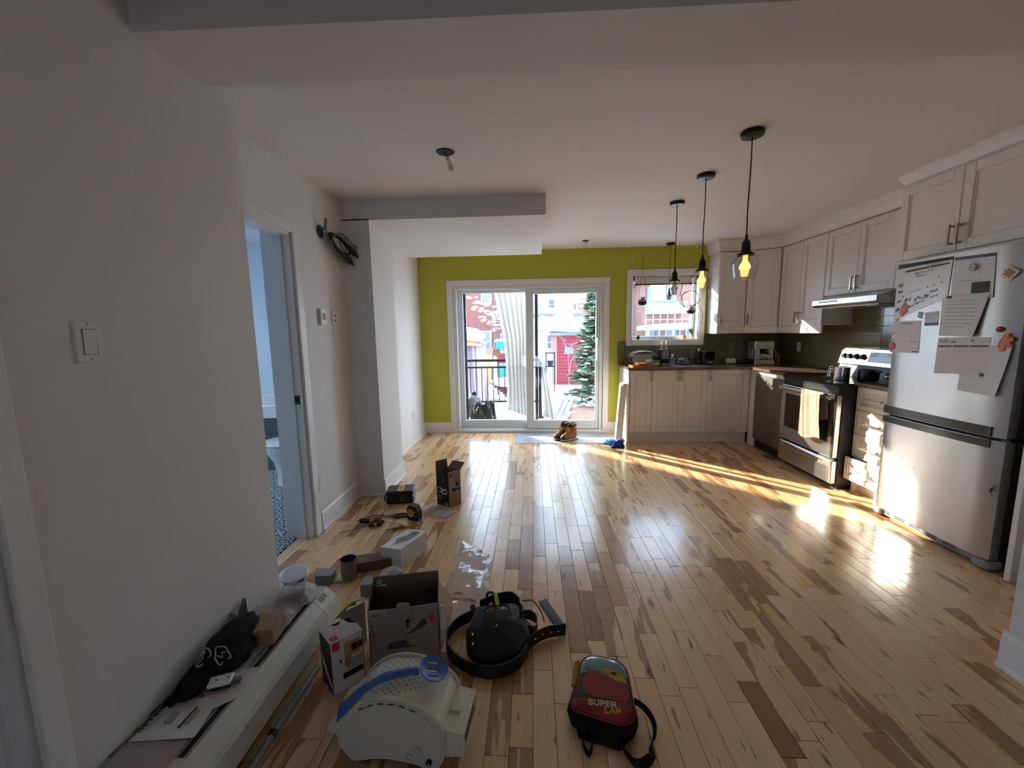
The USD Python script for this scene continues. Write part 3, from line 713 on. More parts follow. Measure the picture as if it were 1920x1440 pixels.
for y in (3.965, 4.045, 4.125, 4.19): P(bg, 'knob', cyl((cpz(y, 1.13)[0] + .004, y, 1.13), (cpz(y, 1.13)[0] - .028, y, 1.122), .024, .019, 18), 'black_plastic', 40)

# drawer unit, bottom drawer ajar
du = T('drawer_cabinet', 'white four drawer base unit between stove and fridge', 'cabinet', (2.74, 3.3, 0), world=True)
P(du, 'body', bx(2.742, XR - .005, 3.085, 3.485, .115, .922), 'drawer_paint')
P(du, 'toe_kick', [bx(2.79, 2.81, 3.085, 3.485, 0, .118), bx(2.745, 2.80, 3.465, 3.485, 0, .118)], 'drawer_paint')
zs = [.12, .315, .520, .722, .918]
for k in range(4):
    M = MR(2.742 - (.052 if k == 0 else 0)); d = door(du, M, 3.088, zs[k], .397, zs[k + 1] - zs[k], .12, .098, 'drawer_paint', 'drawer', False, .16, .045)
    if k == 0: P(d, 'drawer_box', bx(2.70, 3.10, 3.11, 3.46, .14, .28), 'drawer_paint')
c2 = T('countertop', 'short piece of brown countertop between stove and fridge', 'countertop', (2.7, 3.3, .92), world=True)
P(c2, 'top', bx(2.695, XR, 3.085, 3.487, .922, .952, .003), 'counter_top')

# fridge
fr = T('fridge', 'dented stainless steel fridge with papers on its upper door', 'fridge', (2.9, 2.675, 0), world=True)
F0, F1 = 2.292, 3.058
P(fr, 'body', bx(2.665, 3.25, F0 + .01, F1 - .01, .055, 1.845, .004), 'dark_grey')


def fdoor(z0, z1):
    """A door whose face is gently bowed, with rounded edges."""
    n = 14; ys = np.linspace(F0, F1, n); s = (ys - ys.mean()) / (F1 - F0) * 2
    xs = 2.572 + .014 * s ** 2 + .02 * np.clip(np.abs(s) - .93, 0, 1) / .07
    pts = np.r_[np.c_[xs, ys], [[2.655, F1], [2.655, F0]]]; return ext(Polygon(pts), z1 - z0, z0)


ud = P(fr, 'freezer_door', fdoor(.785, 1.848), 'steel_fridge', 40)
ld = P(fr, 'door', fdoor(.072, .768), 'steel_fridge', 40)


def band(z0, z1, dx):
    ys = np.linspace(2.345, 3.046, 12); s = (ys - 2.675) / .383
    o = 2.572 + .014 * s ** 2
    return ext(Polygon(np.r_[np.c_[o - dx, ys], np.c_[o[::-1] + .01, ys[::-1]]]), z1 - z0, z0)


P(ud, 'handle', band(.788, .842, .006), 'band_grey', 40, label='dark grey handle band')
P(ld, 'handle', band(.722, .765, .006), 'band_grey', 40, label='dark grey handle band')
P(fr, 'gap', bx(2.62, 2.665, F0 + .015, F1 - .015, .765, .788), 'black_matte')
P(fr, 'hinge', [bx(2.60, 2.68, F0 - .028, F0 + .02, .768, .783, .003)], 'black_plastic')
kg = P(fr, 'grille', [bx(2.612, 2.65, F0 + .08, F1 - .06, .018, .066, .004)], 'mid_grey', label='grey base grille')
for yy in np.arange(2.48, 2.95, .115): P(kg, 'slot', [bx(2.6105, 2.613, yy, yy + .075, .047, .052), bx(2.6105, 2.613, yy, yy + .075, .034, .039)], 'black_matte', kind='stuff')
for yy, w in ((F0 + .035, .10), (F1 - .03, .07)):
    ft = P(fr, 'foot_cover', X(rbox(0, 0, .012, .10, w, .052, .03), trm((2.635, yy, 0))), 'mid_grey', 40)
    P(ft, 'foot', cyl((2.64, yy, 0), (2.64, yy, .014), .03), 'black_plastic')
for k, (yy, zz, r) in enumerate(((2.60, .58, .013), (2.80, .60, .008), (2.85, .50, .010), (2.68, .26, .009), (2.92, .36, .009), (2.66, .47, .006), (2.76, .46, .006))):
    sy = (yy - 2.675) / .383; P(ld, 'dent', X(trimesh.creation.icosphere(2, 1), trm((2.5722 + .014 * sy ** 2, yy, zz)) @ np.diag([.0012, r, r * .8, 1])), 'steel_fridge', True)
dd = P(ld, 'dent', tube(spline([(2.584, F0 + .006, .52), (2.578, F0 + .012, .50), (2.577, F0 + .016, .48), (2.584, F0 + .008, .455)], 5), [.003] * 5 + [.010] * 5 + [.004] * 6, 8), 'steel_dark', True)

fp = T('end_panel', 'tall white panel enclosing the right side of the fridge', 'panel', (2.62, 2.21, 0), world=True)
P(fp, 'panel', bx(2.62, XR - .004, 2.196, 2.226, 0, 2.36, .002), 'cabinet_paint')
fp2 = T('end_panel', 'white panel between the fridge and the drawer unit', 'panel', (2.75, 3.07, 0), world=True)
P(fp2, 'panel', bx(2.745, XR - .004, 3.064, 3.082, .0, 1.87), 'cabinet_paint')

# wall cabinets
uf = T('wall_cabinet', 'deep white two-door cabinet above the fridge', 'cabinet', (2.7, 2.75, 1.87), world=True)
P(uf, 'body', bx(2.672, XR - .004, 2.23, 3.172, 1.872, 2.39), 'cabinet_paint')
P(uf, 'bottom_rail', bx(2.655, 2.69, 2.23, 3.172, 1.858, 1.874), 'cabinet_paint')
M = MR(2.672); door(uf, M, 2.235, 1.876, .51, .512, .485, .035, L=.128); door(uf, M, 2.745, 1.876, .424, .512, .025, .035, L=.128)
uh = T('wall_cabinet', 'white two-door cabinet above the range hood', 'cabinet', (2.97, 3.9, 1.715), world=True)
P(uh, 'body', bx(2.972, XR - .004, 3.51, 4.312, 1.717, 2.35), 'cabinet_paint')
M = MR(2.972); door(uh, M, 3.512, 1.72, .398, .628, .375, .03); door(uh, M, 3.910, 1.72, .40, .628, .025, .03)
P(uh, 'filler', bx(2.955, 2.975, 3.17, 3.512, 1.717, 2.35), 'cabinet_paint')
ut = T('wall_cabinet', 'tall white two-door wall cabinet left of the range hood', 'cabinet', (2.97, 4.68, 1.43), world=True)
P(ut, 'body', bx(2.972, XR - .004, 4.314, 5.045, 1.43, 2.35), 'cabinet_paint')
door(ut, M, 4.316, 1.43, .364, .918, .339, .03); door(ut, M, 4.680, 1.43, .362, .918, .023, .03)
P(ut, 'light_rail', bx(2.955, 2.975, 4.314, 5.045, 1.350, 1.43, .002), 'cabinet_paint')
uc = T('wall_cabinet', 'white angled corner wall cabinet with one door', 'cabinet', (2.8, 5.3, 1.43), world=True)
P(uc, 'body', ext(Polygon([(2.66, 5.245), (2.972, 5.055), (XR - .004, 5.055), (XR - .004, YB - .004), (2.66, YB - .004)]), .92, 1.43), 'cabinet_paint')
e = np.array([2.965 - 2.655, 5.045 - 5.235]); Lc = np.linalg.norm(e); e /= Lc; Mc = mirror_frame((2.655, 5.235, 0), (e[0], e[1], 0), (e[1], -e[0], 0))
door(uc, Mc, .008, 1.43, Lc - .03, .918, .025, .03)
P(uc, 'light_rail', xfm(bx(0, Lc - .01, 1.35, 1.43, -.003, .018, .002), Mc), 'cabinet_paint')
ub = T('wall_cabinet', 'white single-door wall cabinet right of the window', 'cabinet', (2.5, 5.4, 1.43), world=True)
P(ub, 'body', bx(2.318, 2.655, 5.25, YB - .004, 1.43, 2.35), 'cabinet_paint')
Mb = mirror_frame((0, 5.25, 0), UX, -UY); door(ub, Mb, 2.318, 1.43, .335, .918, .025, .03)
P(ub, 'light_rail', bx(2.318, 2.655, 5.232, YB - .004, 1.350, 1.43, .002), 'cabinet_paint')
cr = T('crown_moulding', 'white moulding between the wall cabinets and the ceiling', 'moulding', (2.8, 4.5, 2.35), world=True)


def crown(pts, zb):
    """Crown swept along a polyline of cabinet fronts (x, y), leaning out towards the room."""
    p = np.array(pts, float); t = np.diff(p, axis=0); t /= np.linalg.norm(t, axis=1, keepdims=True); nn = np.c_[-t[:, 1], t[:, 0]]
    b = np.vstack([nn[:1], nn[:-1] + nn[1:], nn[-1:]]); b /= (np.linalg.norm(b, axis=1, keepdims=True)); b[1:-1] /= np.sum(b[1:-1] * nn[1:], 1)[:, None]
    pr = [(.0, zb), (.022, zb), (.024, zb + .02), (.035, zb + .05), (.052, CEIL - .02), (.055, CEIL - .0008), (-.01, CEIL - .0008), (-.01, zb)]
    v = np.array([[(*(p[k] + b[k] * o), z) for o, z in pr] for k in range(len(p))]).reshape(-1, 3); n = len(pr); f = []
    for k in range(len(p) - 1):
        for a in range(n):
            c = (a + 1) % n; f += [(k * n + a, k * n + c, k * n + n + c), (k * n + a, k * n + n + c, k * n + n + a)]
    for a in range(1, n - 1): f += [(0, a + 1, a), ((len(p) - 1) * n, (len(p) - 1) * n + a, (len(p) - 1) * n + a + 1)]
    m = trimesh.Trimesh(v, f, process=False); m.fix_normals(); return m


P(cr, 'moulding', crown([(2.955, 3.17), (2.955, 5.045), (2.655, 5.23), (2.318, 5.23), (2.318, YB - .01)], 2.352), 'cabinet_paint')
P(cr, 'moulding', crown([(XR - .01, 2.23), (2.702, 2.23), (2.702, 3.165), (2.955, 3.165)], 2.392), 'cabinet_paint')

# range hood
hd = T('range_hood', 'stainless steel under-cabinet range hood', 'range hood', (2.9, 3.86, 1.6), world=True)
h0, h1 = 3.46, 4.215
P(hd, 'shell', hull([(x, y, z) for y in (h0, h1) for x, z in ((XR - .004, 1.60), (XR - .004, 1.714), (2.80, 1.60), (2.782, 1.622), (2.782, 1.668), (2.955, 1.714))]), 'steel')
P(hd, 'control_strip', bx(2.779, 2.784, 3.89, 4.12, 1.640, 1.660, .001), 'black_gloss')
P(hd, 'underside', bx(2.82, XR - .03, h0 + .02, h1 - .02, 1.592, 1.601), 'steel_dark')
for y in (3.62, 4.05): P(hd, 'lamp_lens', cyl((2.87, y, 1.586), (2.87, y, 1.593), .035, n=20), 'print_white', 40)

# backsplash: large olive tiles, each its own piece
P(W_RIGHT, 'grout_bed', bx(XR - .007, XR + .002, 3.09, YB, .952, 1.70), 'grout')
P(W_BACK, 'grout_bed', [bx(1.15, XR - .007, YB - .007, YB + .002, .952, 1.198), bx(2.288, XR - .007, YB - .007, YB + .002, 1.198, 1.352), bx(1.15, 1.258, YB - .007, YB + .002, 1.198, 1.262)], 'grout')
rt = np.random.default_rng(5); hgt, wid = .0925, .395
for r in range(9):
    z0 = .954 + hgt * r; z1 = min(z0 + hgt - .0025, 1.712)
    if z1 - z0 < .02: continue
    y = 5.53
    while y > 3.09:
        y2 = max(y - wid + .0025, 3.09); hi = 1.352 if y2 > 4.31 else 1.712
        if z0 < hi - .01: P(W_RIGHT, 'tile', bx(XR - .012 - rt.random() * .0005, XR - .006, y2, y, z0, min(z1, hi), .0012), 'tile_olive')
        y -= wid
    x = 1.150
    while x < XR - .02:
        x2 = min(x + wid - .0025, XR - .013)
        top = 1.262 if x2 <= 1.262 else 1.352
        for a, b_, tp in ([(x, min(x2, 1.257), 1.262), (1.261, min(x2, 2.286), 1.198)] if x < 1.2 else [(x, x2, 1.198)] if x2 < 2.287 else [(x, 2.286, 1.198), (2.289, x2, 1.352)] if x < 2.286 else [(x, x2, 1.352)]):
            if b_ - a > .01 and z0 < tp - .012: P(W_BACK, 'tile', bx(a, b_, YB - .012 - rt.random() * .0005, YB - .006, z0, min(z1, tp), .0012), 'tile_olive')
        x += wid


def outlet(name, label, M, mt='white_plastic', kind='duplex'):
    t = T(name, label, 'outlet' if kind != 'switch' else 'light switch', M=M)
    P(t, 'cover_plate', bx(-.035, .035, -.057, .057, 0, .006, .003), mt)
    if kind == 'switch':
        P(t, 'rocker', hull([(x, y, z) for x in (-.016, .016) for y, z in ((-.033, .0065), (.033, .0105), (-.033, .002), (.033, .002))]), 'white_plastic')
        P(t, 'rocker_frame', [bx(-.0185, -.0165, -.0355, .0355, .004, .0072), bx(.0165, .0185, -.0355, .0355, .004, .0072), bx(-.0185, .0185, .0335, .0355, .004, .0072), bx(-.0185, .0185, -.0355, -.0335, .004, .0072)], 'print_grey', kind='stuff')
    else:
        P(t, 'receptacle', bx(-.0165, .0165, -.034, .034, .004, .0078, .001), mt)
        for s in (-1, 1):
            P(t, 'slot', [bx(-.0075, -.0055, s * .017 - .004, s * .017 + .004, .0075, .0081), bx(.005, .007, s * .017 - .004, s * .017 + .004, .0075, .0081)], 'print_black', kind='stuff')
    for s in (-1, 1): P(t, 'screw', cyl((0, s * .048, .005), (0, s * .048, .0068), .003, n=8), 'mid_grey')
    return t


def wall_frame(o, n):
    n = np.array(n, float); v = np.array([0, 0, 1.]); u = np.cross(v, n); M = np.eye(4); M[:3, 0], M[:3, 1], M[:3, 2], M[:3, 3] = u, v, n, o; return M


swt = outlet('light_switch', 'white rocker light switch on the near left wall', wall_frame((-1.225, 1.054, 1.409), (1, 0, 0)), kind='switch')
P(swt, 'back_box', bx(-.037, .037, -.058, .058, 0, .002), 'white_plastic')
outlet('wall_outlet', 'white outlet low on the wall beside the bathroom doorway', wall_frame((XL, 2.735, .36), (1, 0, 0)))
outlet('wall_outlet', 'white outlet low on the far left wall near the patio door', wall_frame((XL, 5.02, .36), (1, 0, 0)))
outlet('wall_outlet', 'white outlet on the tile wall right of the espresso machine', wall_frame((XR - .013, 5.11, 1.175), (-1, 0, 0)))
outlet('wall_outlet', 'small grey outlet on the tiles below the window', wall_frame((2.14, YB - .013, 1.075), (0, -1, 0)), mt='box_grey')
th = T('thermostat', 'white thermostat with a display beside the bathroom doorway', 'thermostat', M=wall_frame((XL, 2.915, 1.545), (1, 0, 0)))
P(th, 'case', bx(-.042, .042, -.06, .06, 0, .022, .004), 'white_plastic'); P(th, 'display', bx(-.022, .022, -.022, .028, .0215, .0228), 'print_tan')
tp = T('wall_plate', 'white cable wall plate nearest the column corner', 'wall plate', M=wall_frame((XL, 3.105, 1.545), (1, 0, 0)))
P(tp, 'cover_plate', bx(-.035, .035, -.057, .057, 0, .006, .003), 'white_plastic')
for s, r in ((.018, .006), (-.022, .005)): P(tp, 'jack', cyl((0, s, .005), (0, s, .014), r, n=10), 'black_plastic')
# ---------------------------------------------------------------- pendant lamps and ceiling sockets
def pendant(name, label, loc, lit, cord_to=1.935):
    t = T(name, label, 'pendant lamp', (loc[0], loc[1], CEIL), group=None)
    dz = lambda z: z - CEIL
    P(t, 'canopy', lathe([(0, dz(2.462)), (.052, dz(2.462)), (.058, dz(2.466)), (.060, dz(2.474)), (.060, 0.0), (0, 0.0)], 32), 'bronze_black', 40)
    P(t, 'cord', tube(spline([(0, 0, dz(2.463)), (.001, 0, dz(2.3)), (-.002, .001, dz(2.1)), (0, 0, dz(1.93))], 6), .0035, 8), 'wire_black', True)
    P(t, 'socket', lathe([(0, dz(1.945)), (.007, dz(1.943)), (.008, dz(1.92)), (.020, dz(1.905)), (.024, dz(1.89)), (.021, dz(1.886)), (.025, dz(1.875)), (.022, dz(1.87)), (.026, dz(1.85)), (.044, dz(1.838)), (.045, dz(1.828)), (.020, dz(1.828)), (0, dz(1.83))], 28), 'bronze_black', 40)
    # glass jug shade: shoulder, then tapering to an open foot
    sh = [(.040, 1.829), (.043, 1.822), (.060, 1.805), (.068, 1.790), (.0675, 1.782), (.060, 1.735), (.056, 1.705), (.0545, 1.700)]
    P(t, 'shade', lathe([(r, dz(z)) for r, z in sh] + [(r - .002, dz(z)) for r, z in sh[::-1]], 40), 'lamp_glass', 40, label='clear glass jug shade')
    b = 'bulb_glow' if lit else 'bulb_off'
    P(t, 'bulb_neck', lathe([(0, dz(1.83)), (.013, dz(1.83)), (.013, dz(1.805)), (.015, dz(1.80)), (0, dz(1.80))], 18), 'copper_glow' if lit else 'brass', 40)
    bb = P(t, 'bulb', lathe([(.013, dz(1.80)), (.02, dz(1.786)), (.0285, dz(1.772)), (.030, dz(1.76)), (.026, dz(1.752)), (0, dz(1.749))], 24), b, 40)
    P(t, 'bulb_cap', lathe([(.024, dz(1.755)), (.021, dz(1.74)), (.019, dz(1.722)), (.016, dz(1.712)), (0, dz(1.710))], 20), 'copper_glow' if lit else 'bulb_off', 40)
    return t


pendant('pendant_lamp', 'lit black pendant lamp with clear glass shade, the nearest of the row', (1.221, 2.440), True)
pendant('pendant_lamp', 'lit black pendant lamp with clear glass shade, the middle of the row', (1.229, 3.056), True)
pendant('pendant_lamp', 'unlit black pendant lamp with clear glass shade, nearest the window', (1.243, 3.665), False)
t = T('sink_lamp', 'small black cone pendant hanging over the sink by the window', 'pendant lamp', (1.745, 5.33, CEIL))
P(t, 'canopy', lathe([(0, -.03), (.045, -.03), (.05, -.024), (.05, 0), (0, 0)], 24), 'bronze_black', 40)
P(t, 'cord', tube([(0, 0, -.03), (0, 0, -.3), (0, 0, -.58)], .0028, 8), 'wire_black', True)
P(t, 'shade', lathe([(.008, -.56), (.010, -.60), (.020, -.625), (.035, -.655), (.036, -.66), (.018, -.635), (.008, -.62)], 24), 'bronze_black', 40)
P(t, 'bulb', lathe([(.010, -.63), (.027, -.665), (.031, -.685), (.022, -.705), (0, -.71)], 20), 'bulb_off', 40)


def bare_socket(label, loc, tip, r=.052):
    t = T('ceiling_socket', label, 'lamp socket', (loc[0], loc[1], CEIL))
    P(t, 'hole_rim', lathe([(0, -.004), (r, -.004), (r + .003, -.001), (r + .003, 0), (0, 0)], 28), 'black_matte', 40)
    a = np.array(tip, float); P(t, 'wire', tube(spline([(-.01, 0, -.003), (.004, 0, -.02), a * .6 + [-.006, 0, 0], a * .75], 5), .0035, 6), 'wire_black', True)
    P(t, 'wire', tube(spline([(.012, .004, -.003), (.016, 0, -.025), a * .6 + [.006, 0, 0], a * .75], 5), .003, 6), 'cord_grey', True)
    P(t, 'socket', cyl(a * .55, a, .011, .014), 'bulb_off', 40)
    P(t, 'bulb', X(trimesh.creation.icosphere(2, .016), trm(a * 1.12)), 'bulb_off', True)


bare_socket('bare lamp socket dangling from a ceiling hole near the soffit', (-.511, 2.542), (.028, .004, -.085))
bare_socket('bare lamp socket hanging from the ceiling near the patio door', (.651, 5.079), (-.004, 0, -.05), .04)
hk = T('ceiling_bell', 'small white hook with a bell hanging near the corner cabinets', 'hook', (2.06, 5.31, CEIL))
P(hk, 'stem', cyl((0, 0, 0), (0, 0, -.045), .004, n=8), 'brass'); P(hk, 'bell', lathe([(0, -.04), (.010, -.045), (.015, -.062), (.0, -.062)], 14), 'bulb_off', 40)

# cable coil on the left wall
cc = T('cable_coil', 'coil of grey and black cables hanging out of the left wall', 'cable', (XL, 3.0, 2.14), world=True)
P(cc, 'wall_ring', X(lathe([(.0, 0), (.045, 0), (.045, .006), (0, .006)], 20), wall_frame((XL, 2.985, 2.165), (1, 0, 0))), 'dark_grey', 40)


def loop(c, a, b, turns, seed, r, jit=.012, ph=0.):
    g = np.random.default_rng(seed); n = int(20 * turns); th = np.linspace(0, 2 * np.pi * turns, n) + ph
    u = np.array([.12, .93, -.36]); u /= np.linalg.norm(u); v = np.array([.55, -.25, .78]); v /= np.linalg.norm(v); w = np.cross(u, v)
    q = np.interp(np.linspace(0, 1, n), np.linspace(0, 1, 6), g.normal(0, jit, 6)); k = np.interp(np.linspace(0, 1, n), np.linspace(0, 1, 5), g.normal(0, jit, 5))
    return np.array(c) + (np.cos(th) * (a + q))[:, None] * u + (np.sin(th) * (b + k))[:, None] * v + (k + np.linspace(-.01, .012, n))[:, None] * w


C0 = (XL + .07, 3.20, 2.085)
P(cc, 'grey_cable', tube(loop(C0, .19, .055, 3.2, 3, .0), .0075, 8), 'cord_grey', True)
P(cc, 'black_cable', tube(loop(C0, .17, .042, 3.6, 5, .0), .004, 7), 'wire_black', True)
P(cc, 'black_cable', tube(loop((XL + .075, 3.14, 2.105), .13, .03, 3.5, 8, .0), .005, 7), 'wire_black', True)
P(cc, 'black_cable', tube(loop((XL + .10, 3.37, 2.06), .24, .062, 1.05, 9, .0, .004, 2.2), .0032, 7), 'wire_black', True, label='stray loop')
P(cc, 'grey_cable', tube(spline([(XL + .005, 2.985, 2.165), (XL + .045, 2.985, 2.20), (XL + .05, 2.99, 2.26), (XL + .045, 2.985, 2.20), (XL + .05, 3.0, 2.12), (XL + .06, 3.06, 2.07)], 6), .008, 8), 'cord_grey', True)
# ---------------------------------------------------------------- things on the floor, left
HX0, HX1, HY0, HY1, HZ = -1.2225, -.945, .70, 1.735, .218
ht = T('heater', 'long cream electric baseboard heater lying by the near left wall', 'heater', (-1.09, 1.2, 0), world=True)
pr = [(HX0, .035), (HX0, HZ), (-1.045, HZ), (-1.0, HZ + .002), (-.955, .178), (HX1, .158), (HX1 + .002, .072), (-.965, .050), (-1.0, .035)]
hb = ext(Polygon([(x, z) for x, z in pr]), HY1 - HY0); hb.apply_transform(np.array([[1, 0, 0, 0], [0, 0, -1, HY1], [0, 1, 0, 0], [0, 0, 0, 1.]]))
P(ht, 'case', hb, 'heater_cream')
P(ht, 'slot', bx(-1.030, -1.012, .955, 1.63, HZ - .006, HZ + .0022), 'black_matte', label='dark air outlet slot')
P(ht, 'grille_strip', [bx(-1.052, -1.034, .955, 1.66, HZ - .003, HZ + .0028, .001), bx(-1.008, -1.002, .955, 1.66, HZ, HZ + .0035)], 'mid_grey')
P(ht, 'end_cap', [xx for xx in (hull([(x + dx, y, z + dz) for x, z in pr for y, dx, dz in ((HY1 - .11, .0012, .0012), (HY1 + .004, .0012, .0012))]),)], 'heater_cream')
for k in range(4): P(ht, 'vent', X(bx(-.014, .014, -.0022, .0022, -.0006, .0008), trm((-.985 + 0, HY1 - .04 - .014 * k, HZ - .009)) @ rotm(.72, [0, 1, 0])), 'dark_grey')
P(ht, 'end_cap', hull([(x + .0012, y, z + .0012) for x, z in pr for y in (HY0, .945)]), 'heater_cream')
P(ht, 'base_rail', bx(-1.20, -.99, HY0 + .02, HY1 - .02, 0, .036), 'dark_grey')
pp = T('grey_pipe', 'thin grey pipe on the floor along the heater', 'pipe', (-.935, 1.2, .012))
P(pp, 'tube', cyl((-.006, -.45, 0), (.006, .30, 0), .012, n=14), 'pipe_grey', 40)
P(pp, 'clamp', [bx(-.013, .013, .0, .02, -.0115, .014, .002)], 'dark_grey')
kn = T('cable_reel', 'black and yellow tape reel on the floor behind the heater end', 'tape reel', (-.93, 1.80, .045), -.2)
P(kn, 'side', cyl((-.012, 0, 0), (.012, 0, 0), .045, n=24), 'black_plastic', 40); P(kn, 'rim', X(lathe([(.043, -.013), (.047, -.013), (.047, .013), (.043, .013)], 24), rotm(math.pi / 2, [0, 1, 0])), 'yellow_plastic', 40)

# --- things lying on the heater
def bagshape(c, w, d, h, seed, mat_, name='bag', amp=.35):
    def f(u, v):
        x = (u - .5) * w; y = (v - .5) * d
        e = np.clip(np.minimum(np.minimum(u, 1 - u), np.minimum(v, 1 - v)) * 5, 0, 1)
        p = np.stack([x * 28, y * 28, np.full_like(x, seed * 3.1)], -1)
        z = .003 + e * h * (.35 + amp * 2 * meshkit.fbm(p, 3, seed)) + .004 * meshkit.noise(p * 4, seed)
        q = np.stack([x * 14, y * 14, np.full_like(x, seed * 5.)], -1)
        return x + .02 * (meshkit.noise(q, seed + 1) - .5), y + .02 * (meshkit.noise(q, seed + 2) - .5), z
    top = grid(f, 34, 34); bot = grid(lambda u, v: (f(u, v)[0], f(u, v)[1], .0012 + 0 * u), 34, 34); bot.invert()
    return cat_([top, bot])


t = T('screw_bag', 'clear bag of brown screws at the far end of the heater', 'bag', (-1.10, 1.66, HZ + .002), .3)
P(t, 'plastic', bagshape(0, .15, .15, .055, 4, 'bag_clear'), 'bag_clear', True)
g = np.random.default_rng(2); sm = []
for k in range(70):
    a, b = g.random() * 6.28, g.normal(0, .5); p = np.array([g.normal(0, .024), g.normal(-.012, .026), .006 + .022 * g.random()]); d = np.array([math.cos(a), math.sin(a), b * .4]) * .014; sm.append(cyl(p - d, p + d, .0022, n=6))
P(t, 'screws', sm, 'wire_copper', kind='stuff')
t = T('plastic_bag', 'crumpled pinkish clear plastic bag on the heater', 'bag', (-1.14, 1.53, HZ + .002), .25)
P(t, 'plastic', bagshape(0, .20, .15, .03, 9, 'bag_clear_warm'), 'bag_clear_warm', True)
for k, (x, y) in enumerate(((-.05, -.045), (.03, -.05))): P(t, 'fitting', blob((x, y, .008), (.018, .012, .007), k, .2), 'cardboard', True)
t = T('small_carton', 'small brown cardboard box on the heater beside the black bag', 'box', (-1.07, 1.425, HZ + .002), .12)
P(t, 'body', bx(-.075, .045, -.055, .045, 0, .062, .0015), 'cardboard'); P(t, 'flap', X(bx(-.048, .002, -.0015, .0015, 0, .045), trm((-.018, -.057, .001)) @ rotm(.1, [1, 0, 0])), 'cardboard_dark')
t = T('black_jacket', 'black fabric jacket heaped on the heater against the wall', 'jacket', (-1.175, 1.30, HZ), world=True)
jb = [blob((-1.150, 1.335, HZ + .052), (.060, .125, .066), 1, .22, 4, 2.2, HZ + .003), blob((-1.118, 1.29, HZ + .036), (.060, .075, .042), 3, .25, 4, 2.5, HZ + .003), blob((-1.165, 1.20, HZ + .030), (.048, .095, .034), 2, .25, 4, 2.5, HZ + .003)]
P(t, 'cloth', jb, 'black_cloth', True)
jv = np.vstack([q.vertices for q in jb])


def on_top(x, y, z):
    d = np.hypot(jv[:, 0] - x, jv[:, 1] - y); return x, y, jv[d < max(.010, d.min() + .002), 2].max() + .0015


for k, (x, y, z) in enumerate(((-1.166, 1.215, .280), (-1.112, 1.235, .262))):
    pts = [(x + .022 * math.cos(a) * (1 + .3 * math.sin(3 * a)), y + .020 * math.sin(a), HZ + .046 - .012 * k + .006 * math.sin(a)) for a in np.linspace(0, 5.6, 16)]
    P(t, 'reflective_trim', tube([on_top(*q) for q in pts], .0028, 6), 'print_grey', True)
    P(t, 'emblem', tube([on_top(x + a, y + b, 0) for a, b in ((-.008, -.010), (.006, -.004), (-.002, .004), (.004, .012))], .0028, 6), 'print_grey', True)
t = T('spring_clamp', 'grey plastic spring clamp with a round grip leaning on the wall', 'clamp', (-1.175, 1.45, HZ), world=True)
P(t, 'jaw', [hull([(-1.215, 1.475, .30), (-1.205, 1.47, .345), (-1.195, 1.475, .345), (-1.175, 1.455, .29), (-1.19, 1.445, .275), (-1.212, 1.445, .285), (-1.21, 1.49, .30)]), capsules([((-1.218, 1.42, .31), .007, (-1.165, 1.425, .268), .008), ((-1.165, 1.425, .268), .008, (-1.145, 1.43, .262), .008)], None)], 'box_grey', 40)
P(t, 'grip_ring', X(lathe([(.018, -.009), (.028, -.009), (.030, 0), (.028, .009), (.018, .009)], 20), trm((-1.122, 1.428, .268)) @ rotm(.25, [1, 0, 0]) @ np.diag([1.25, .75, 1, 1])), 'box_grey', 40)
t = T('work_glove', 'dark patterned work glove lying along the wall on the heater', 'glove', (-1.19, 1.10, HZ), world=True)
P(t, 'palm', blob((-1.188, 1.185, HZ + .020), (.034, .050, .022), 6, .25, 3, 3, HZ + .002), 'black_leather', True)
for k in range(4): P(t, 'finger', capsules([((-1.205 + .012 * k, 1.155, HZ + .014), .0095, (-1.214 + .009 * k, 1.112 - .008 * (k % 2), HZ + .010), .008)], .006, 2), 'black_leather', True)
P(t, 'thumb', capsules([((-1.16, 1.185, HZ + .014), .010, (-1.145, 1.150, HZ + .010), .008)], .006, 2), 'black_leather', True)
sp = []
for k in range(50):
    a = g.random() * 6.28; rr_ = math.sqrt(g.random()) * .8; x, y = .034 * rr_ * math.cos(a), .055 * rr_ * math.sin(a)
    sp.append(X(trimesh.creation.icosphere(0, .0016), trm((-1.188 + x, 1.185 + y, HZ + .020 + .0215 * math.sqrt(max(0, 1 - rr_ ** 2)) + .001))))
P(t, 'grip_dots', sp, 'print_grey', kind='stuff')
t = T('dark_strap', 'dark blue folded strap between the glove and the wall', 'strap', (-1.21, 1.05, HZ), world=True)
P(t, 'strap', tube(spline([(-1.213, 1.17, HZ + .016), (-1.215, 1.08, HZ + .012), (-1.214, 1.02, HZ + .010), (-1.217, .94, HZ + .014)], 6), [.004] * 19, 8), 'bag_grey', True)


def sheet(name, label, quad, z, mat_, curl=.004, th=.0006, cat='paper', seed=1):
    """A paper sheet over four xy corners (a b c d), gently curled."""
    q = np.array(quad, float); c0 = q.mean(0)
    def f(u, v):
        p = (1 - u)[..., None] * (1 - v)[..., None] * q[0] + u[..., None] * (1 - v)[..., None] * q[1] + u[..., None] * v[..., None] * q[2] + (1 - u)[..., None] * v[..., None] * q[3]
        e = np.abs(u - .5) ** 3 * 8 + np.abs(v - .5) ** 3 * 8
        n_ = meshkit.noise(np.stack([u * 3, v * 3, 0 * u + seed], -1), seed)
        return p[..., 0] - c0[0], p[..., 1] - c0[1], th + .0008 + curl * e * n_
    t = T(name, label, cat, (c0[0], c0[1], z)); P(t, 'sheet', grid(f, 16, 16, th), mat_, True)
    return t, c0


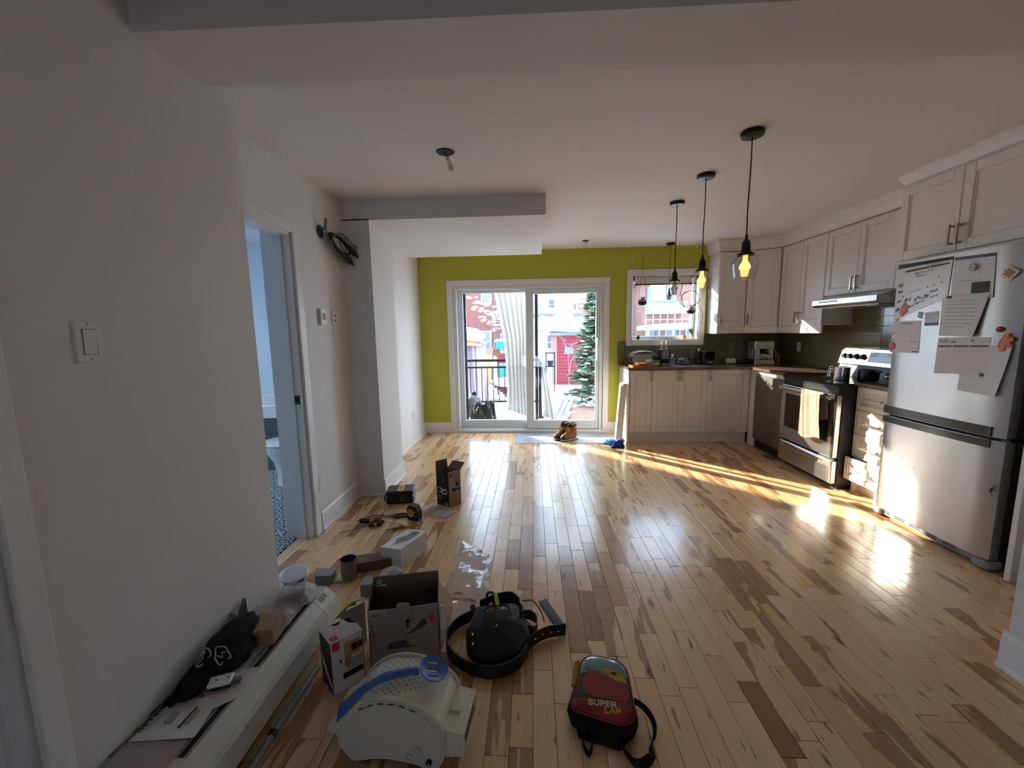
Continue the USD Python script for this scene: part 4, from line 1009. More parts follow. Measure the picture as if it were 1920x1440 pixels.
t, c0 = sheet('white_sheet', 'white paper sheet under the loose outlet on the heater', [(-1.20, 1.235), (-1.055, 1.09), (-.985, 1.15), (-1.0, 1.262)], HZ + .004, 'paper_warm', .003, seed=3)
t = T('loose_outlet', 'loose white duplex outlet lying on the paper on the heater', 'outlet', (-1.075, 1.182, HZ + .010), .35)
P(t, 'body', bx(-.030, .030, -.018, .018, 0, .014, .002), 'black_plastic'); P(t, 'face', bx(-.038, .032, -.022, .022, .014, .026, .003), 'white_plastic')
P(t, 'bracket', [bx(.030, .058, -.016, .012, .008, .010), bx(.034, .060, -.012, .004, .010, .022, .002)], 'box_grey')
for sx in (-.022, .014):
    P(t, 'ground_hole', cyl((sx + .008, 0, .0255), (sx + .008, 0, .0264), .0032, n=10), 'print_black')
    for sy in (-.008, .008): P(t, 'slot', bx(sx - .005, sx, sy - .001, sy + .001, .0255, .0264), 'print_black')
t, c0 = sheet('manual', 'ventilator manual page with bold black title on the heater', [(-1.232, .985), (-1.022, 1.005), (-1.048, 1.138), (-1.226, 1.128)], HZ + .008, 'paper', .0012, seed=5)
Mt = trm((-.090, -.050, .0042)) @ rotm(1.57 - .03, [0, 0, 1])
P(t, 'title', scale_to(meshkit.text_mesh('ReVent', .02, .0005, True), .088), 'print_black', xf=Mt @ trm((0, -.021, 0)))
P(t, 'title_bar', bx(.052, .092, -.0, .006, 0, .0005), 'print_black', xf=Mt)
for k in range(3): P(t, 'text_line', bx(.0 + .006 * k, .085 - .01 * k, -.024 - .007 * k, -.0225 - .007 * k, 0, .0005), 'print_grey', xf=Mt)
P(t, 'black_bar', bx(.02, .090, -.128, -.123, .001, .0016), 'print_black', xf=Mt)
for k in range(4): P(t, 'text_line', bx(.03, .085, -.134 - .004 * k, -.1325 - .004 * k, .001, .0016), 'print_grey', xf=Mt)
P(t, 'picture', bx(.035, .07, -.085, -.062, .0005, .001), 'print_grey', xf=Mt); P(t, 'stamp', X(lathe([(.006, 0), (.0072, 0), (.0072, .0005), (.006, .0005)], 18), Mt @ trm((.09, -.098, .0008))), 'print_grey')
t = T('plastic_sleeve', 'crumpled clear plastic sleeve at the near end of the heater', 'bag', (-1.13, .90, HZ + .002), .1)
P(t, 'plastic', bagshape(0, .20, .19, .024, 12, 'bag_clear_warm'), 'bag_clear_warm', True)

# --- tool case, carton, tools
t = T('tool_case', 'small black tool case with a yellow stripe by the column', 'tool case', (-1.135, 3.235, 0), .17)
P(t, 'case', rbox(0, 0, 0, .225, .165, .062, .02), 'black_plastic', 40); P(t, 'lid', rbox(0, 0, .064, .225, .165, .044, .022), 'black_plastic', 40)
st_ = P(t, 'stripe', bx(-.020, .026, -.070, .070, .106, .1092, .001), 'yellow_plastic', label='yellow lettered stripe')
P(st_, 'lettering', scale_to(meshkit.text_mesh('DEWALT', .03, .0006, True), .105), 'print_black', xf=trm((.014, -.052, .109)) @ rotm(math.pi / 2, [0, 0, 1]))
P(t, 'latch', bx(-.0, .042, -.088, -.078, .022, .082, .003), 'dark_grey'); P(t, 'handle', tube(spline([(-.12, .05, .05), (-.132, .045, .045), (-.132, -.045, .03), (-.12, -.05, .03)], 6), .007, 8), 'black_plastic', True)

t = T('lamp_carton', 'tall open lamp carton with dark side standing past the tools', 'box', (-.70, 3.165, 0), world=True)
A, B, Cc_ = np.array([-.806, 3.16]), np.array([-.690, 3.10]), np.array([-.606, 3.172]); D = A + Cc_ - B; H = .295


def wallq(p, q, z0, z1, th, cen):
    """A thin upright board from p to q, thick towards cen."""
    p, q = np.array(p, float), np.array(q, float); d = (q - p) / np.linalg.norm(q - p); n = np.array([-d[1], d[0]]); n = n if n @ (np.array(cen) - p) > 0 else -n
    return hull([(*w, z) for w in (p, q, p + n * th, q + n * th) for z in (z0, z1)])


cen = (A + Cc_) / 2
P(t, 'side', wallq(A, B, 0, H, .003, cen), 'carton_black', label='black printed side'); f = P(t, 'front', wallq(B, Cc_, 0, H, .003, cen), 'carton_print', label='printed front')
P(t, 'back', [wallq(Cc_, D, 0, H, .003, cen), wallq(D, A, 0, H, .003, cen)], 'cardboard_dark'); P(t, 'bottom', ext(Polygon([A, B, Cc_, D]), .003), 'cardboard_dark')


def flap(p, q, z, out, L, lift, th=.0025):
    p, q = np.array([*p, z]), np.array([*q, z]); o = np.array([out[0], out[1], 0]) * L * math.cos(lift) + np.array([0, 0, L * math.sin(lift)]); e = (q - p) * .04
    n_ = np.cross(q - p, o); n_ = n_ / np.linalg.norm(n_) * th
    return hull([p, q, p + o + e, q + o - e] + [p + n_, q + n_, p + o + e + n_, q + o - e + n_])


nAB = np.array([-(B - A)[1], (B - A)[0]]); nAB = -nAB / np.linalg.norm(nAB) * np.sign(nAB @ (cen - A)); nBC = np.array([-(Cc_ - B)[1], (Cc_ - B)[0]]); nBC = -nBC / np.linalg.norm(nBC) * np.sign(nBC @ (cen - B))
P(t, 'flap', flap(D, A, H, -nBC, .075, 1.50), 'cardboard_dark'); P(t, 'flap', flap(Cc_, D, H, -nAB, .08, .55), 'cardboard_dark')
MF = lambda p, q, z: np.array([[*(np.r_[(q - p) / np.linalg.norm(q - p), 0]), 0], [0, 0, 1, 0], [0, 0, 0, 0], [0, 0, 0, 1.]]).T


def face_frame(p, q, z=0):
    """u along p->q, v up, w outwards (to the right of p->q seen from above)."""
    d = (q - p) / np.linalg.norm(q - p); M = np.eye(4); M[:3, 0] = (*d, 0); M[:3, 1] = (0, 0, 1); M[:3, 2] = np.cross(M[:3, 0], M[:3, 1]); M[:3, 3] = (*p, z); return M


Mf, Ms = face_frame(B, Cc_), face_frame(A, B)
P(f, 'red_label', bx(.006, .034, .245, .283, 0, .0008), 'print_red', xf=Mf)
for a in ((.050, .092, .19, .262, 'print_tan'), (.066, .094, .165, .20, 'print_black'), (.030, .06, .125, .15, 'print_black'), (.07, .10, .128, .148, 'print_black'), (.012, .10, .0, .10, 'print_tan'), (.022, .026, .19, .205, 'print_black')): P(f, 'print_patch', bx(*a[:4], .0002, .0006), a[4], xf=Mf)
for a in ((.008, .055, .11, .155, 'print_white'), (.060, .108, .10, .145, 'print_white'), (.015, .045, .055, .085, 'print_red'), (.085, .118, .005, .03, 'print_grey'), (.068, .072, .20, .25, 'print_grey')): P(t, 'print_patch', bx(*a[:4], 0, .0008), a[4], xf=Ms)
P(t, 'print_patch', bx(.015, .045, .115, .15, .0008, .0014, .0), 'print_black', xf=Ms); P(t, 'print_patch', bx(.072, .098, .11, .135, .0008, .0014), 'print_black', xf=Ms)

t = T('hardware_bag', 'flat clear plastic bag with leaflet beside the tall carton', 'bag', (-.77, 3.0, .001), -.35)
P(t, 'plastic', bagshape(0, .28, .17, .02, 21, 'bag_clear'), 'bag_clear', True); P(t, 'leaflet', bx(-.01, .11, -.05, .04, .003, .0045), 'paper'); P(t, 'print', bx(.01, .08, -.03, -.015, .0045, .005), 'print_grey')

t = T('tape_measure', 'black and yellow tape measure standing on the floor', 'tape measure', (-.918, 2.885, 0), -.35)
P(t, 'case', X(ext(Polygon([(-.04, 0), (.045, 0), (.048, .01), (.048, .075), (.03, .105), (-.02, .112), (-.045, .09), (-.048, .02)]).buffer(.004), .05), rotm(math.pi / 2, [1, 0, 0]) @ trm((0, .004, -.025))), 'black_plastic', 40)
P(t, 'label', X(cyl((0, 0, 0), (0, 0, .002), .032, n=24), trm((-.012, -.0255, .058)) @ rotm(math.pi / 2, [1, 0, 0])), 'yellow_plastic', 40)
P(t, 'label_mark', X(bx(-.02, .012, -.006, .006, 0, .001), trm((-.012, -.0275, .055)) @ rotm(math.pi / 2, [1, 0, 0]) @ rotm(-.5, [0, 0, 1])), 'print_red')
for z in (.035, .075): P(t, 'screw', X(cyl((0, 0, 0), (0, 0, .002), .007, n=12), trm((.036, -.0262, z)) @ rotm(math.pi / 2, [1, 0, 0])), 'print_grey')
P(t, 'blade_tip', bx(.044, .062, -.012, .012, .004, .012, .001), 'mid_grey')
t = T('pliers', 'dark red handled pliers beside the tape measure', 'pliers', (-1.07, 2.925, .011), .15)
for s in (-1, 1): P(t, 'handle', capsules([((-.03, s * .006, 0), .008, (.04, s * .019, 0), .010), ((.04, s * .019, 0), .010, (.10, s * .012, 0), .008)], .008, 1), 'brown_leather', True)
P(t, 'jaws', [hull([(-.03, -.012, -.006), (-.03, .012, -.006), (-.03, -.012, .006), (-.03, .012, .006), (-.13, .003, -.003), (-.13, -.003, -.003), (-.13, 0, .003)]), cyl((-.028, 0, -.008), (-.028, 0, .009), .013)], 'steel_dark', 40)
t = T('hex_keys', 'folding hex key set with one key sticking up on the floor', 'hex keys', (-1.24, 2.86, .012), .3)
P(t, 'handle', bx(-.03, .075, -.012, .012, -.011, .013, .004), 'tool_wood'); P(t, 'clip', [tube(spline([(-.035, .0, .014), (-.01, .004, .022), (.07, .006, .018), (.088, 0, .006)], 5), .0035, 6)], 'black_plastic', True)
P(t, 'key', tube([(-.02, 0, .004), (-.108, -.006, .002), (-.116, -.003, .008), (-.085, .09, .048), (-.066, .14, .062)], .0035, 6), 'steel_dark')


def driver(name, label, loc, rz, hm, L=.11, shaft=.12, band=None):
    t = T(name, label, 'screwdriver', loc, rz)
    P(t, 'handle', X(lathe([(0, 0), (.012, .004), (.0165, .02), (.0155, .06), (.011, L * .8), (.013, L * .93), (.009, L), (0, L)], 14), rotm(math.pi / 2, [0, 1, 0])), hm, 40)
    P(t, 'shaft', cyl((L, 0, 0), (L + shaft, 0, -.006), .0032, n=8), 'steel_dark')
    if band: P(t, 'band', X(lathe([(.0, L * .45), (.0165, L * .45), (.0165, L * .62), (0, L * .62)], 14), rotm(math.pi / 2, [0, 1, 0])), band, 40)
    return t


driver('screwdriver', 'black and orange screwdriver lying crosswise under the hex keys', (-1.325, 2.825, .017), -.10, 'black_plastic', .20, .08, 'orange_plastic')
driver('screwdriver', 'long thin screwdriver with a black handle pointing at the wall', (-1.128, 2.785, .017), math.pi + .50, 'black_plastic', .10, .20, 'brass')
t = T('utility_knife', 'yellow handled utility knife beside the foam block', 'knife', (-.96, 2.745, .010), math.pi + .28)
P(t, 'handle', hull([(x, y, z) for x, w in ((-.08, .010), (.05, .011), (.075, .007)) for y in (-w, w) for z in (-.008, .008)]), 'yellow_plastic'); P(t, 'blade', hull([(.07, -.006, -.001), (.07, .006, -.001), (.07, -.006, .001), (.07, .006, .001), (.125, .004, 0), (.12, -.002, 0)]), 'steel'); P(t, 'slide', bx(-.0, .025, -.006, .006, .008, .014, .002), 'black_plastic'); P(t, 'tether', tube(spline([(-.02, .012, .004), (.0, .02, .006), (.06, .022, .004), (.12, .018, 0)], 5), .003, 6), 'black_plastic', True)

# white foam packing with a round recess
t = T('foam_block', 'white foam packing block with a round recess', 'packing foam', (-.82, 2.36, 0), world=True)
a0, b0 = np.array([-.939, 2.262]), np.array([-.805, 2.234]); c1 = np.array([-.706, 2.462]); d0 = a0 + c1 - b0; ux = (b0 - a0); uy = (c1 - b0); W_, L_ = np.linalg.norm(ux), np.linalg.norm(uy)
outl = Polygon([(0, 0), (W_, 0), (W_, L_), (0, L_)]); rec = Point(W_ * .52, L_ * .46).buffer(.048).union(sbox(W_ * .40, L_ * .6, W_ * .80, L_ * .93)).union(Polygon([(W_ * .30, .022), (W_ * .44, .05), (W_ * .52, .022), (W_ * .50, .045), (W_ * .60, .085), (W_ * .36, .075)]))
Mfo = np.eye(4); Mfo[:2, 0] = ux / W_; Mfo[:2, 1] = uy / L_; Mfo[:2, 3] = a0
P(t, 'base', ext(outl, .095), 'foam_white', xf=Mfo); P(t, 'rim', ext(outl.difference(rec), .031, .095), 'foam_white', xf=Mfo)

t = T('coffee_mug', 'grey-brown glazed mug with a dark inside on the floor', 'mug', (-1.083, 2.135, 0), .2)
P(t, 'body', lathe([(0, 0), (.034, 0), (.040, .004), (.0445, .03), (.0455, .07), (.0445, .105), (.0455, .122), (.0435, .125)], 36), 'mug_glaze', 40)
P(t, 'inside', lathe([(.0438, .1245), (.0412, .12), (.041, .07), (.038, .01), (0, .008)], 36), 'mug_inside', 40)
P(t, 'handle', tube(spline([(.02, .040, .095), (.026, .062, .09), (.030, .072, .065), (.026, .062, .038), (.02, .040, .030)], 6), .0065, 10), 'mug_glaze', True)
t = T('flat_carton', 'low brown cardboard box between the mug and the foam block', 'box', (-.965, 2.30, 0), world=True)
P(t, 'body', hull([(*q, z) for q in ((-1.056, 2.182), (-.87, 2.246), (-.92, 2.33), (-1.10, 2.27)) for z in (.002, .062)]), 'cardboard_dark')


def ebox(label, loc, rz, w, d, h):
    t = T('junction_box', label, 'junction box', loc, rz)
    o = sbox(-w / 2, -d / 2, w / 2, d / 2); P(t, 'walls', ext(o.difference(o.buffer(-.002)), h - .004, 0), 'box_grey'); P(t, 'lid', [ext(o.buffer(.0015), .004, h - .004), ext(o, .002)], 'mid_grey')
    P(t, 'knockout', X(cyl((0, 0, 0), (0, 0, .0012), .011, n=16), trm((w / 2, 0, h * .55)) @ rotm(math.pi / 2, [0, 1, 0])), 'black_matte')
    for s in (-1, 1): P(t, 'ear', bx(s * (w / 2 + .010) - .006, s * (w / 2 + .010) + .006, -.008, .008, h - .012, h - .009), 'box_grey')
    return t


t = ebox('grey metal junction box left of the mug', (-1.205, 2.10, 0), .08, .090, .065, .058)
P(t, 'mounting_strip', bx(.045, .15, -.022, -.006, .004, .008), 'mid_grey')
ebox('grey metal junction box in front of the white lamp disc', (-.913, 2.005, 0), .10, .070, .060, .072)


def potlight(label, loc, tilt, R=.062):
    t = T('recessed_light', label, 'recessed light', M=trm(loc) @ rotm(tilt, [.8, .5, 0]))
    P(t, 'can', lathe([(0, -.045), (R * .72, -.045), (R * .76, -.04), (R * .80, 0), (0, 0)], 28), 'black_plastic', 40)
    P(t, 'trim_ring', lathe([(R * .55, .004), (R * .95, .003), (R, 0), (R * .95, -.003), (R * .6, -.002)], 36), 'white_plastic', 40); P(t, 'lens', lathe([(R * .56, .0015), (R * .3, .004), (0, .005)], 28), 'print_white', 40)
    def f(u, v):
        a = u * 2 * np.pi; r = v * R * 1.08; q = np.stack([r * np.cos(a) * 45, r * np.sin(a) * 45, 0 * a], -1)
        return r * np.cos(a), r * np.sin(a), .009 + .010 * meshkit.fbm(q, 3, 3) * (1 - v ** 6) - .010 * v ** 6
    P(t, 'wrapper', grid(f, 40, 14), 'bag_clear', True, label='clear plastic wrapper')
    return t


t = potlight('white recessed light in clear wrap lying beside the foam block', (-.823, 2.118, .032), .30, .066)
P(t, 'hub', lathe([(.024, .0035), (.022, .012), (.0, .014)], 20), 'print_grey', 40)
for k in range(6): P(t, 'wire', cyl((.0 + .008 * k, -.05 + .004 * k, .012), (.032 + .006 * k, .0 + .006 * k, .016), .0016, n=6), 'print_black')
potlight('white recessed light in clear wrap by the near wall end', (-1.385, 2.085, .058), .15, .075)
t = T('white_packet', 'small white plastic packet behind the heater end', 'packet', (-1.20, 1.88, 0), .4)
P(t, 'packet', bagshape(0, .12, .08, .035, 31, 'paper'), 'paper', True)
# ---------------------------------------------------------------- front cluster: cartons, bag, tool belt, heater appliance, backpack
t = T('led_carton', 'big open grey carton lettered LED DEL behind the cream appliance', 'box', (-.55, 1.57, 0), world=True)
A, B = np.array([-.700, 1.510]), np.array([-.415, 1.572]); dv = (B - A) / np.linalg.norm(B - A); nv = np.array([-dv[1], dv[0]]); DP = .155; Dd, Cc2 = A + nv * DP, B + nv * DP; cen = (A + Cc2) / 2; H = .268


def bowed(p, q, z0, z1, cen, th=.003, bow=.008, dip=.0):
    """An upright board whose top edge sags in the middle."""
    p3, q3 = np.array(p), np.array(q); n_ = np.array([-(q3 - p3)[1], (q3 - p3)[0]]); n_ = n_ / np.linalg.norm(n_); n_ = n_ if n_ @ (np.array(cen) - p3) > 0 else -n_
    def f(u, v):
        b = np.sin(np.pi * u) * v ** 2; xy = p3 + (q3 - p3) * u[..., None] + n_ * (bow * b)[..., None]
        return xy[..., 0], xy[..., 1], z0 + (z1 - z0 - dip * np.sin(np.pi * u)) * v
    return grid(f, 14, 6, th)


f = P(t, 'front', bowed(A, B, 0, H, cen, .003, .012, .012), 'carton_print', 40, label='printed grey front')
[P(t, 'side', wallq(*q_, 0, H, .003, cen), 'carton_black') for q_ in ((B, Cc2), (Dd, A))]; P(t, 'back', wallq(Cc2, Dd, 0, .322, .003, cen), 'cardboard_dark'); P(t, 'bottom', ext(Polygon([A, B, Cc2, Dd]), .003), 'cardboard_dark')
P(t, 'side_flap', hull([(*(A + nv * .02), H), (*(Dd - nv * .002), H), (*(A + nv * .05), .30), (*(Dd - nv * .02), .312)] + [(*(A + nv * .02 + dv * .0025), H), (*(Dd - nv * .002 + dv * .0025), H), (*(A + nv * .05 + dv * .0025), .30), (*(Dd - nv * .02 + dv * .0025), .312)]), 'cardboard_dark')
bk = P(t, 'back_flap', wallq(Dd + dv * .002 - nv * .0005, Dd + dv * .072 - nv * .0005, .255, .326, -.0015, cen + nv * 9), 'carton_print', label='grey flap corner')
Mb_ = face_frame(Dd - nv * .0, Cc2 - nv * .0)
Mb_[:3, 3] = (*(Dd - nv * .0040), 0)
for k, w in enumerate((.022, .020, .040)): P(bk, 'lettering', bx(.015, .015 + w, .300 - .011 * k, .306 - .011 * k, .0, .0008), 'print_white', xf=Mb_)
P(t, 'right_flap', hull([(*(B - dv * .002 + nv * .01), H), (*(Cc2 - dv * .002 - nv * .01), H), (*(B + dv * .065 + nv * .015), .222), (*(Cc2 + dv * .055 - nv * .05), .232), (*(B + nv * .01), H + .003), (*(Cc2 - nv * .01), H + .003)]), 'cardboard', label='plain flap folded out')
P(t, 'lid_tab', X(ext(rrect(.055, .04, .012), .002), face_frame(A + dv * .145 + nv * .006, B, H - .012) @ trm((0, .008, 0))), 'carton_print')
Mf = face_frame(A, B)
P(f, 'lettering', scale_to(meshkit.text_mesh('LED', .02, .0006, True), .026), 'print_black', xf=Mf @ trm((.012, .238, .001))); P(f, 'lettering', scale_to(meshkit.text_mesh('DEL', .02, .0006, True), .024), 'print_red', xf=Mf @ trm((.044, .2375, .001)))
P(f, 'divider', bx(.0405, .0415, .236, .25, .0, .0012), 'print_black', xf=Mf)
for k in range(2): P(f, 'text_line', bx(.075, .14 - .01 * k, .246 - .006 * k, .2475 - .006 * k, -.004, -.0005), 'print_grey', xf=Mf @ trm((0, 0, .0008 - .0035)))
for k in range(4): P(f, 'bullet', cyl((.014, .218 - .021 * k, 0), (.014, .218 - .021 * k, .0012), .0035, n=10), 'print_black', xf=Mf)
for a, c in (((.155, .167, .19, .203), 'print_black'), ((.155, .165, .172, .18), 'print_black')): P(f, 'print_patch', bx(*a, -.006, .0), c, xf=Mf)
P(f, 'print_patch', ext(Polygon([(.155, .135), (.20, .168), (.215, .195), (.235, .198), (.24, .175), (.20, .155)]), .006), 'print_purple', xf=Mf @ trm((0, 0, -.006))); P(f, 'print_patch', ext(Polygon([(.252, .18), (.27, .183), (.272, .222), (.25, .215)]), .003), 'print_pink', xf=Mf @ trm((0, 0, -.0026)))
P(f, 'print_patch', ext(Polygon([(.07, .08), (.078, .105), (.10, .112), (.15, .112), (.165, .085), (.20, .08)]), .006), 'print_purple', xf=Mf @ trm((0, 0, -.005)))

t = T('bulb_carton', 'smaller pinkish carton with red label beside the LED carton', 'box', (-.78, 1.45, 0), world=True)
A, B = np.array([-.880, 1.452]), np.array([-.795, 1.376]); Cq = np.array([-.704, 1.462]); Dq = A + Cq - B; cen = (A + Cq) / 2; H = .222
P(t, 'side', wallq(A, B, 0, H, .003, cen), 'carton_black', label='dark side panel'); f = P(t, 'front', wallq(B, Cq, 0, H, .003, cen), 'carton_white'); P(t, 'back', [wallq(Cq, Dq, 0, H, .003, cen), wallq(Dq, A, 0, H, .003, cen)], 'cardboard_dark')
ux, uy = B - A, Cq - B; W_, L_ = np.linalg.norm(ux), np.linalg.norm(uy); Mt = np.eye(4); Mt[:2, 0] = uy / L_; Mt[:2, 1] = -ux / W_; Mt[:3, 3] = (*B, H)
tp_ = Polygon([(0, 0), (L_, 0), (L_, W_ * .45), (L_ * .8, W_ * .72), (L_ * .75, W_), (0, W_)]).difference(Point(L_ * .50, W_ * .98).buffer(.018))
lid = P(t, 'lid', ext(tp_, .0025), 'carton_white', xf=Mt); P(t, 'bottom', ext(Polygon([A, B, Cq, Dq]), .003), 'cardboard_dark')
P(lid, 'red_label', ext(rrect(.026, .026, .004), .0008, .0026), 'print_red', xf=Mt @ trm((.022, .024, 0))); P(lid, 'label_swirl', X(tube([(-.006, -.004, 0), (0, .004, 0), (.005, -.003, 0), (.008, .005, 0)], .001, 5), Mt @ trm((.022, .024, .0036))), 'print_white')
Mf, Ms = face_frame(B, Cq), face_frame(A, B)
P(f, 'red_label', ext(Polygon([(.006, H), (.034, H), (.034, H - .028), (.026, H - .034), (.006, H - .034)]), .0008), 'print_red', xf=Mf)
for a, c in (((.05, .075, .10, .205), 'print_tan'), ((.075, .11, .14, .20), 'print_tan'), ((.078, .12, .155, .185), 'print_black'), ((.055, .118, .085, .125), 'print_grey'), ((.032, .038, .125, .14), 'print_black'), ((.04, .12, .05, .075), 'print_black')): P(f, 'print_patch', bx(*a, .0, .0006), c, xf=Mf)
P(t, 'print_patch', ext(Polygon([(.01, .13), (.10, .04), (.10, .02), (.02, .09)]), .0008), 'print_white', xf=Ms)
t = T('torn_packaging', 'torn white leaflet behind the two cartons', 'leaflet', (-.745, 1.60, 0), world=True)
P(t, 'leaflet', grid(lambda u, v: (-.87 + .125 * u, 1.56 + .06 * u + .03 * v, .19 + .05 * u - .02 * v + .03 * np.sin(3 * u)), 12, 5, .001), 'paper', True)
P(t, 'prop', hull([(-.86, 1.60, 0), (-.78, 1.66, 0), (-.87, 1.62, 0), (-.86, 1.60, .19), (-.78, 1.66, .20), (-.87, 1.62, .19)]), 'paper_warm')

t = T('clear_bag', 'large clear plastic bag with black lettering on the floor', 'bag', (-.39, 2.10, .001), world=True)
out = np.array([(-.515, 2.02), (-.495, 2.57), (-.262, 2.36), (-.245, 1.93), (-.26, 1.80), (-.43, 1.66)])


def bagfn(u, v):
    left = np.stack([np.interp(v, [0, .35, 1], [-.44, -.50, -.492]), np.interp(v, [0, .35, 1], [1.66, 1.95, 2.565])], -1); right = np.stack([np.interp(v, [0, .3, .75, 1], [-.275, -.25, -.262, -.40]), np.interp(v, [0, .3, .75, 1], [1.80, 1.95, 2.35, 2.50])], -1)
    p = left + (right - left) * u[..., None]; e = np.clip(np.minimum(np.minimum(u, 1 - u), np.minimum(v, 1 - v)) * 6, 0, 1)
    q = np.stack([p[..., 0] * 13, p[..., 1] * 13, 0 * u], -1)
    return p[..., 0], p[..., 1], .004 + e * (.052 * meshkit.fbm(q * .5, 3, 7) + .004) - .012 * e


P(t, 'film', grid(bagfn, 60, 90), 'bag_clear', True)
gq = grid(bagfn, 60, 90).vertices


def on_bag(m, dz=.0012):
    """Lays flat print on the film."""
    m = cat_(m).copy(); v = m.vertices.copy(); d = ((v[:, None, :2] - gq[None, :, :2]) ** 2).sum(-1); k = np.argsort(d, axis=1)[:, :4]; w = 1 / (np.take_along_axis(d, k, 1) + 1e-8)
    v[:, 2] += (gq[k, 2] * w).sum(1) / w.sum(1) + dz; return trimesh.Trimesh(v, m.faces, process=False)


P(t, 'lettering', on_bag(X(scale_to(meshkit.text_mesh('VIN', .02, .0006, True), .046), trm((-.437, 1.962, 0)) @ rotm(-.02, [0, 0, 1]))), 'print_black'); P(t, 'lettering', on_bag(X(scale_to(meshkit.text_mesh('RNATIONAL', .02, .0006, True), .135), trm((-.437, 1.918, 0)) @ rotm(-.05, [0, 0, 1]))), 'print_black')
P(t, 'printed_mark', on_bag([X(ext(rrect(.03, .045, .004).difference(rrect(.024, .039, .003)), .0006), trm((-.352, 2.42, 0))), X(tube([(-.008, -.012, 0), (.006, -.004, 0), (-.004, .004, 0), (.008, .012, 0)], .0018, 5), trm((-.352, 2.42, 0)))]), 'print_black', kind='stuff'); P(t, 'printed_bar', on_bag(bx(-.295, -.289, 2.345, 2.40, 0, .0008)), 'print_black')

# leather tool belt with pouch
t = T('tool_belt', 'black leather tool belt with studded pouch on the floor', 'tool belt', (-.17, 1.65, 0), world=True)


def strap(pts, w, th=.004, n=6, wv=(0, 0, 1)):
    """A flat strap standing on edge (w tall along wv)."""
    p = spline(pts, n); wv_ = np.broadcast_to(np.array(wv, float), p.shape)
    t_ = np.gradient(p, axis=0); t_ /= np.linalg.norm(t_, axis=1, keepdims=True); nn = np.cross(t_, wv_); nn /= np.linalg.norm(nn, axis=1, keepdims=True)
    v = np.stack([p - nn * th / 2, p + nn * th / 2, p + nn * th / 2 + wv_ * w, p - nn * th / 2 + wv_ * w], 1).reshape(-1, 3); f_ = []
    for k in range(len(p) - 1):
        for a in range(4): c = (a + 1) % 4; f_ += [(k * 4 + a, k * 4 + c, k * 4 + 4 + c), (k * 4 + a, k * 4 + 4 + c, k * 4 + 4 + a)]
    L = (len(p) - 1) * 4; f_ += [(0, 2, 1), (0, 3, 2), (L, L + 1, L + 2), (L, L + 2, L + 3)]
    m = trimesh.Trimesh(v, f_, process=False); m.fix_normals(); return m


P(t, 'waist_belt', strap([(-.22, 1.83, .03), (-.30, 1.80, .012), (-.375, 1.745, .004), (-.405, 1.66, .002), (-.37, 1.57, .002), (-.29, 1.505, .002), (-.18, 1.475, .004), (-.08, 1.52, .004), (-.035, 1.60, .004)], .058, .006), 'black_leather', 40)
pch = [(-.335, 1.60), (-.285, 1.51), (-.17, 1.485), (-.07, 1.53), (-.035, 1.63), (-.06, 1.74), (-.10, 1.80), (-.20, 1.83), (-.28, 1.79)]
P(t, 'pouch', hullspheres([((-.255, 1.575, .045), .043), ((-.10, 1.585, .045), .043), ((-.20, 1.535, .040), .038), ((-.245, 1.73, .085), .045), ((-.11, 1.755, .085), .045), ((-.175, 1.63, .080), .045), ((-.20, 1.67, .095), .045), ((-.14, 1.67, .095), .045), ((-.27, 1.65, .06), .045), ((-.07, 1.66, .06), .045)], .012, 3), 'black_leather', True)
P(t, 'front_pocket', hullspheres([((-.235, 1.59, .082), .022), ((-.120, 1.595, .082), .022), ((-.222, 1.685, .125), .020), ((-.125, 1.70, .125), .020), ((-.20, 1.64, .112), .022), ((-.15, 1.64, .112), .022)], .010, 2), 'black_leather', True)
P(t, 'flap_seam', tube(spline([(-.262, 1.60, .075), (-.235, 1.70, .138), (-.18, 1.715, .152), (-.12, 1.715, .145), (-.095, 1.62, .09)], 6), .004, 6), 'black_leather', True)
P(t, 'pouch_mouth', [strap([(-.265, 1.775, .06), (-.20, 1.80, .075), (-.12, 1.825, .075), (-.075, 1.80, .06)], .075, .005), strap([(-.075, 1.80, .055), (-.055, 1.745, .07), (-.06, 1.70, .08)], .06, .005)], 'black_leather', 40)
for k in range(9): P(t, 'stud', X(trimesh.creation.icosphere(1, .0042), trm((-.220 + .0125 * k, 1.592 + .008 * k + .004 * abs(k - 4), .118 + .0020 * k - .0018 * abs(k - 4)))), 'chrome')
for x, y, z in ((-.275, 1.60, .098), (-.268, 1.56, .086), (-.150, 1.71, .146), (-.235, 1.655, .12), (-.10, 1.69, .12)): P(t, 'rivet', X(trimesh.creation.icosphere(1, .006), trm((x, y, z))), 'chrome')
P(t, 'tool_loop', strap([(-.075, 1.79, .03), (-.02, 1.80, .02), (.01, 1.76, .02), (.0, 1.70, .02), (-.04, 1.68, .04)], .05, .005), 'brown_leather', 40, label='brown leather loop')
P(t, 'lace', [tube(spline([(-.06, 1.80, .12), (-.01, 1.815, .11), (.03, 1.79, .07), (.045, 1.76, .04)], 5), .003, 6), tube(spline([(-.05, 1.70, .10), (.0, 1.69, .06), (.015, 1.72, .03)], 5), .003, 6)], 'brown_leather', True)
P(t, 'hammer_holder', [capsules([((-.305, 1.81, .075), .014, (-.275, 1.77, .05), .014)], .008, 2), tube(spline([(-.235, 1.80, .14), (-.225, 1.79, .165), (-.205, 1.80, .16), (-.20, 1.81, .14)], 5), .007, 8)], 'black_plastic', True)
P(t, 'belt_tail', strap([(-.045, 1.60, .004), (-.01, 1.655, .004), (.05, 1.70, .004), (.10, 1.715, .004), (.142, 1.725, .004)], .056, .004, wv=(.0, .10, .99)), 'black_leather', 40)
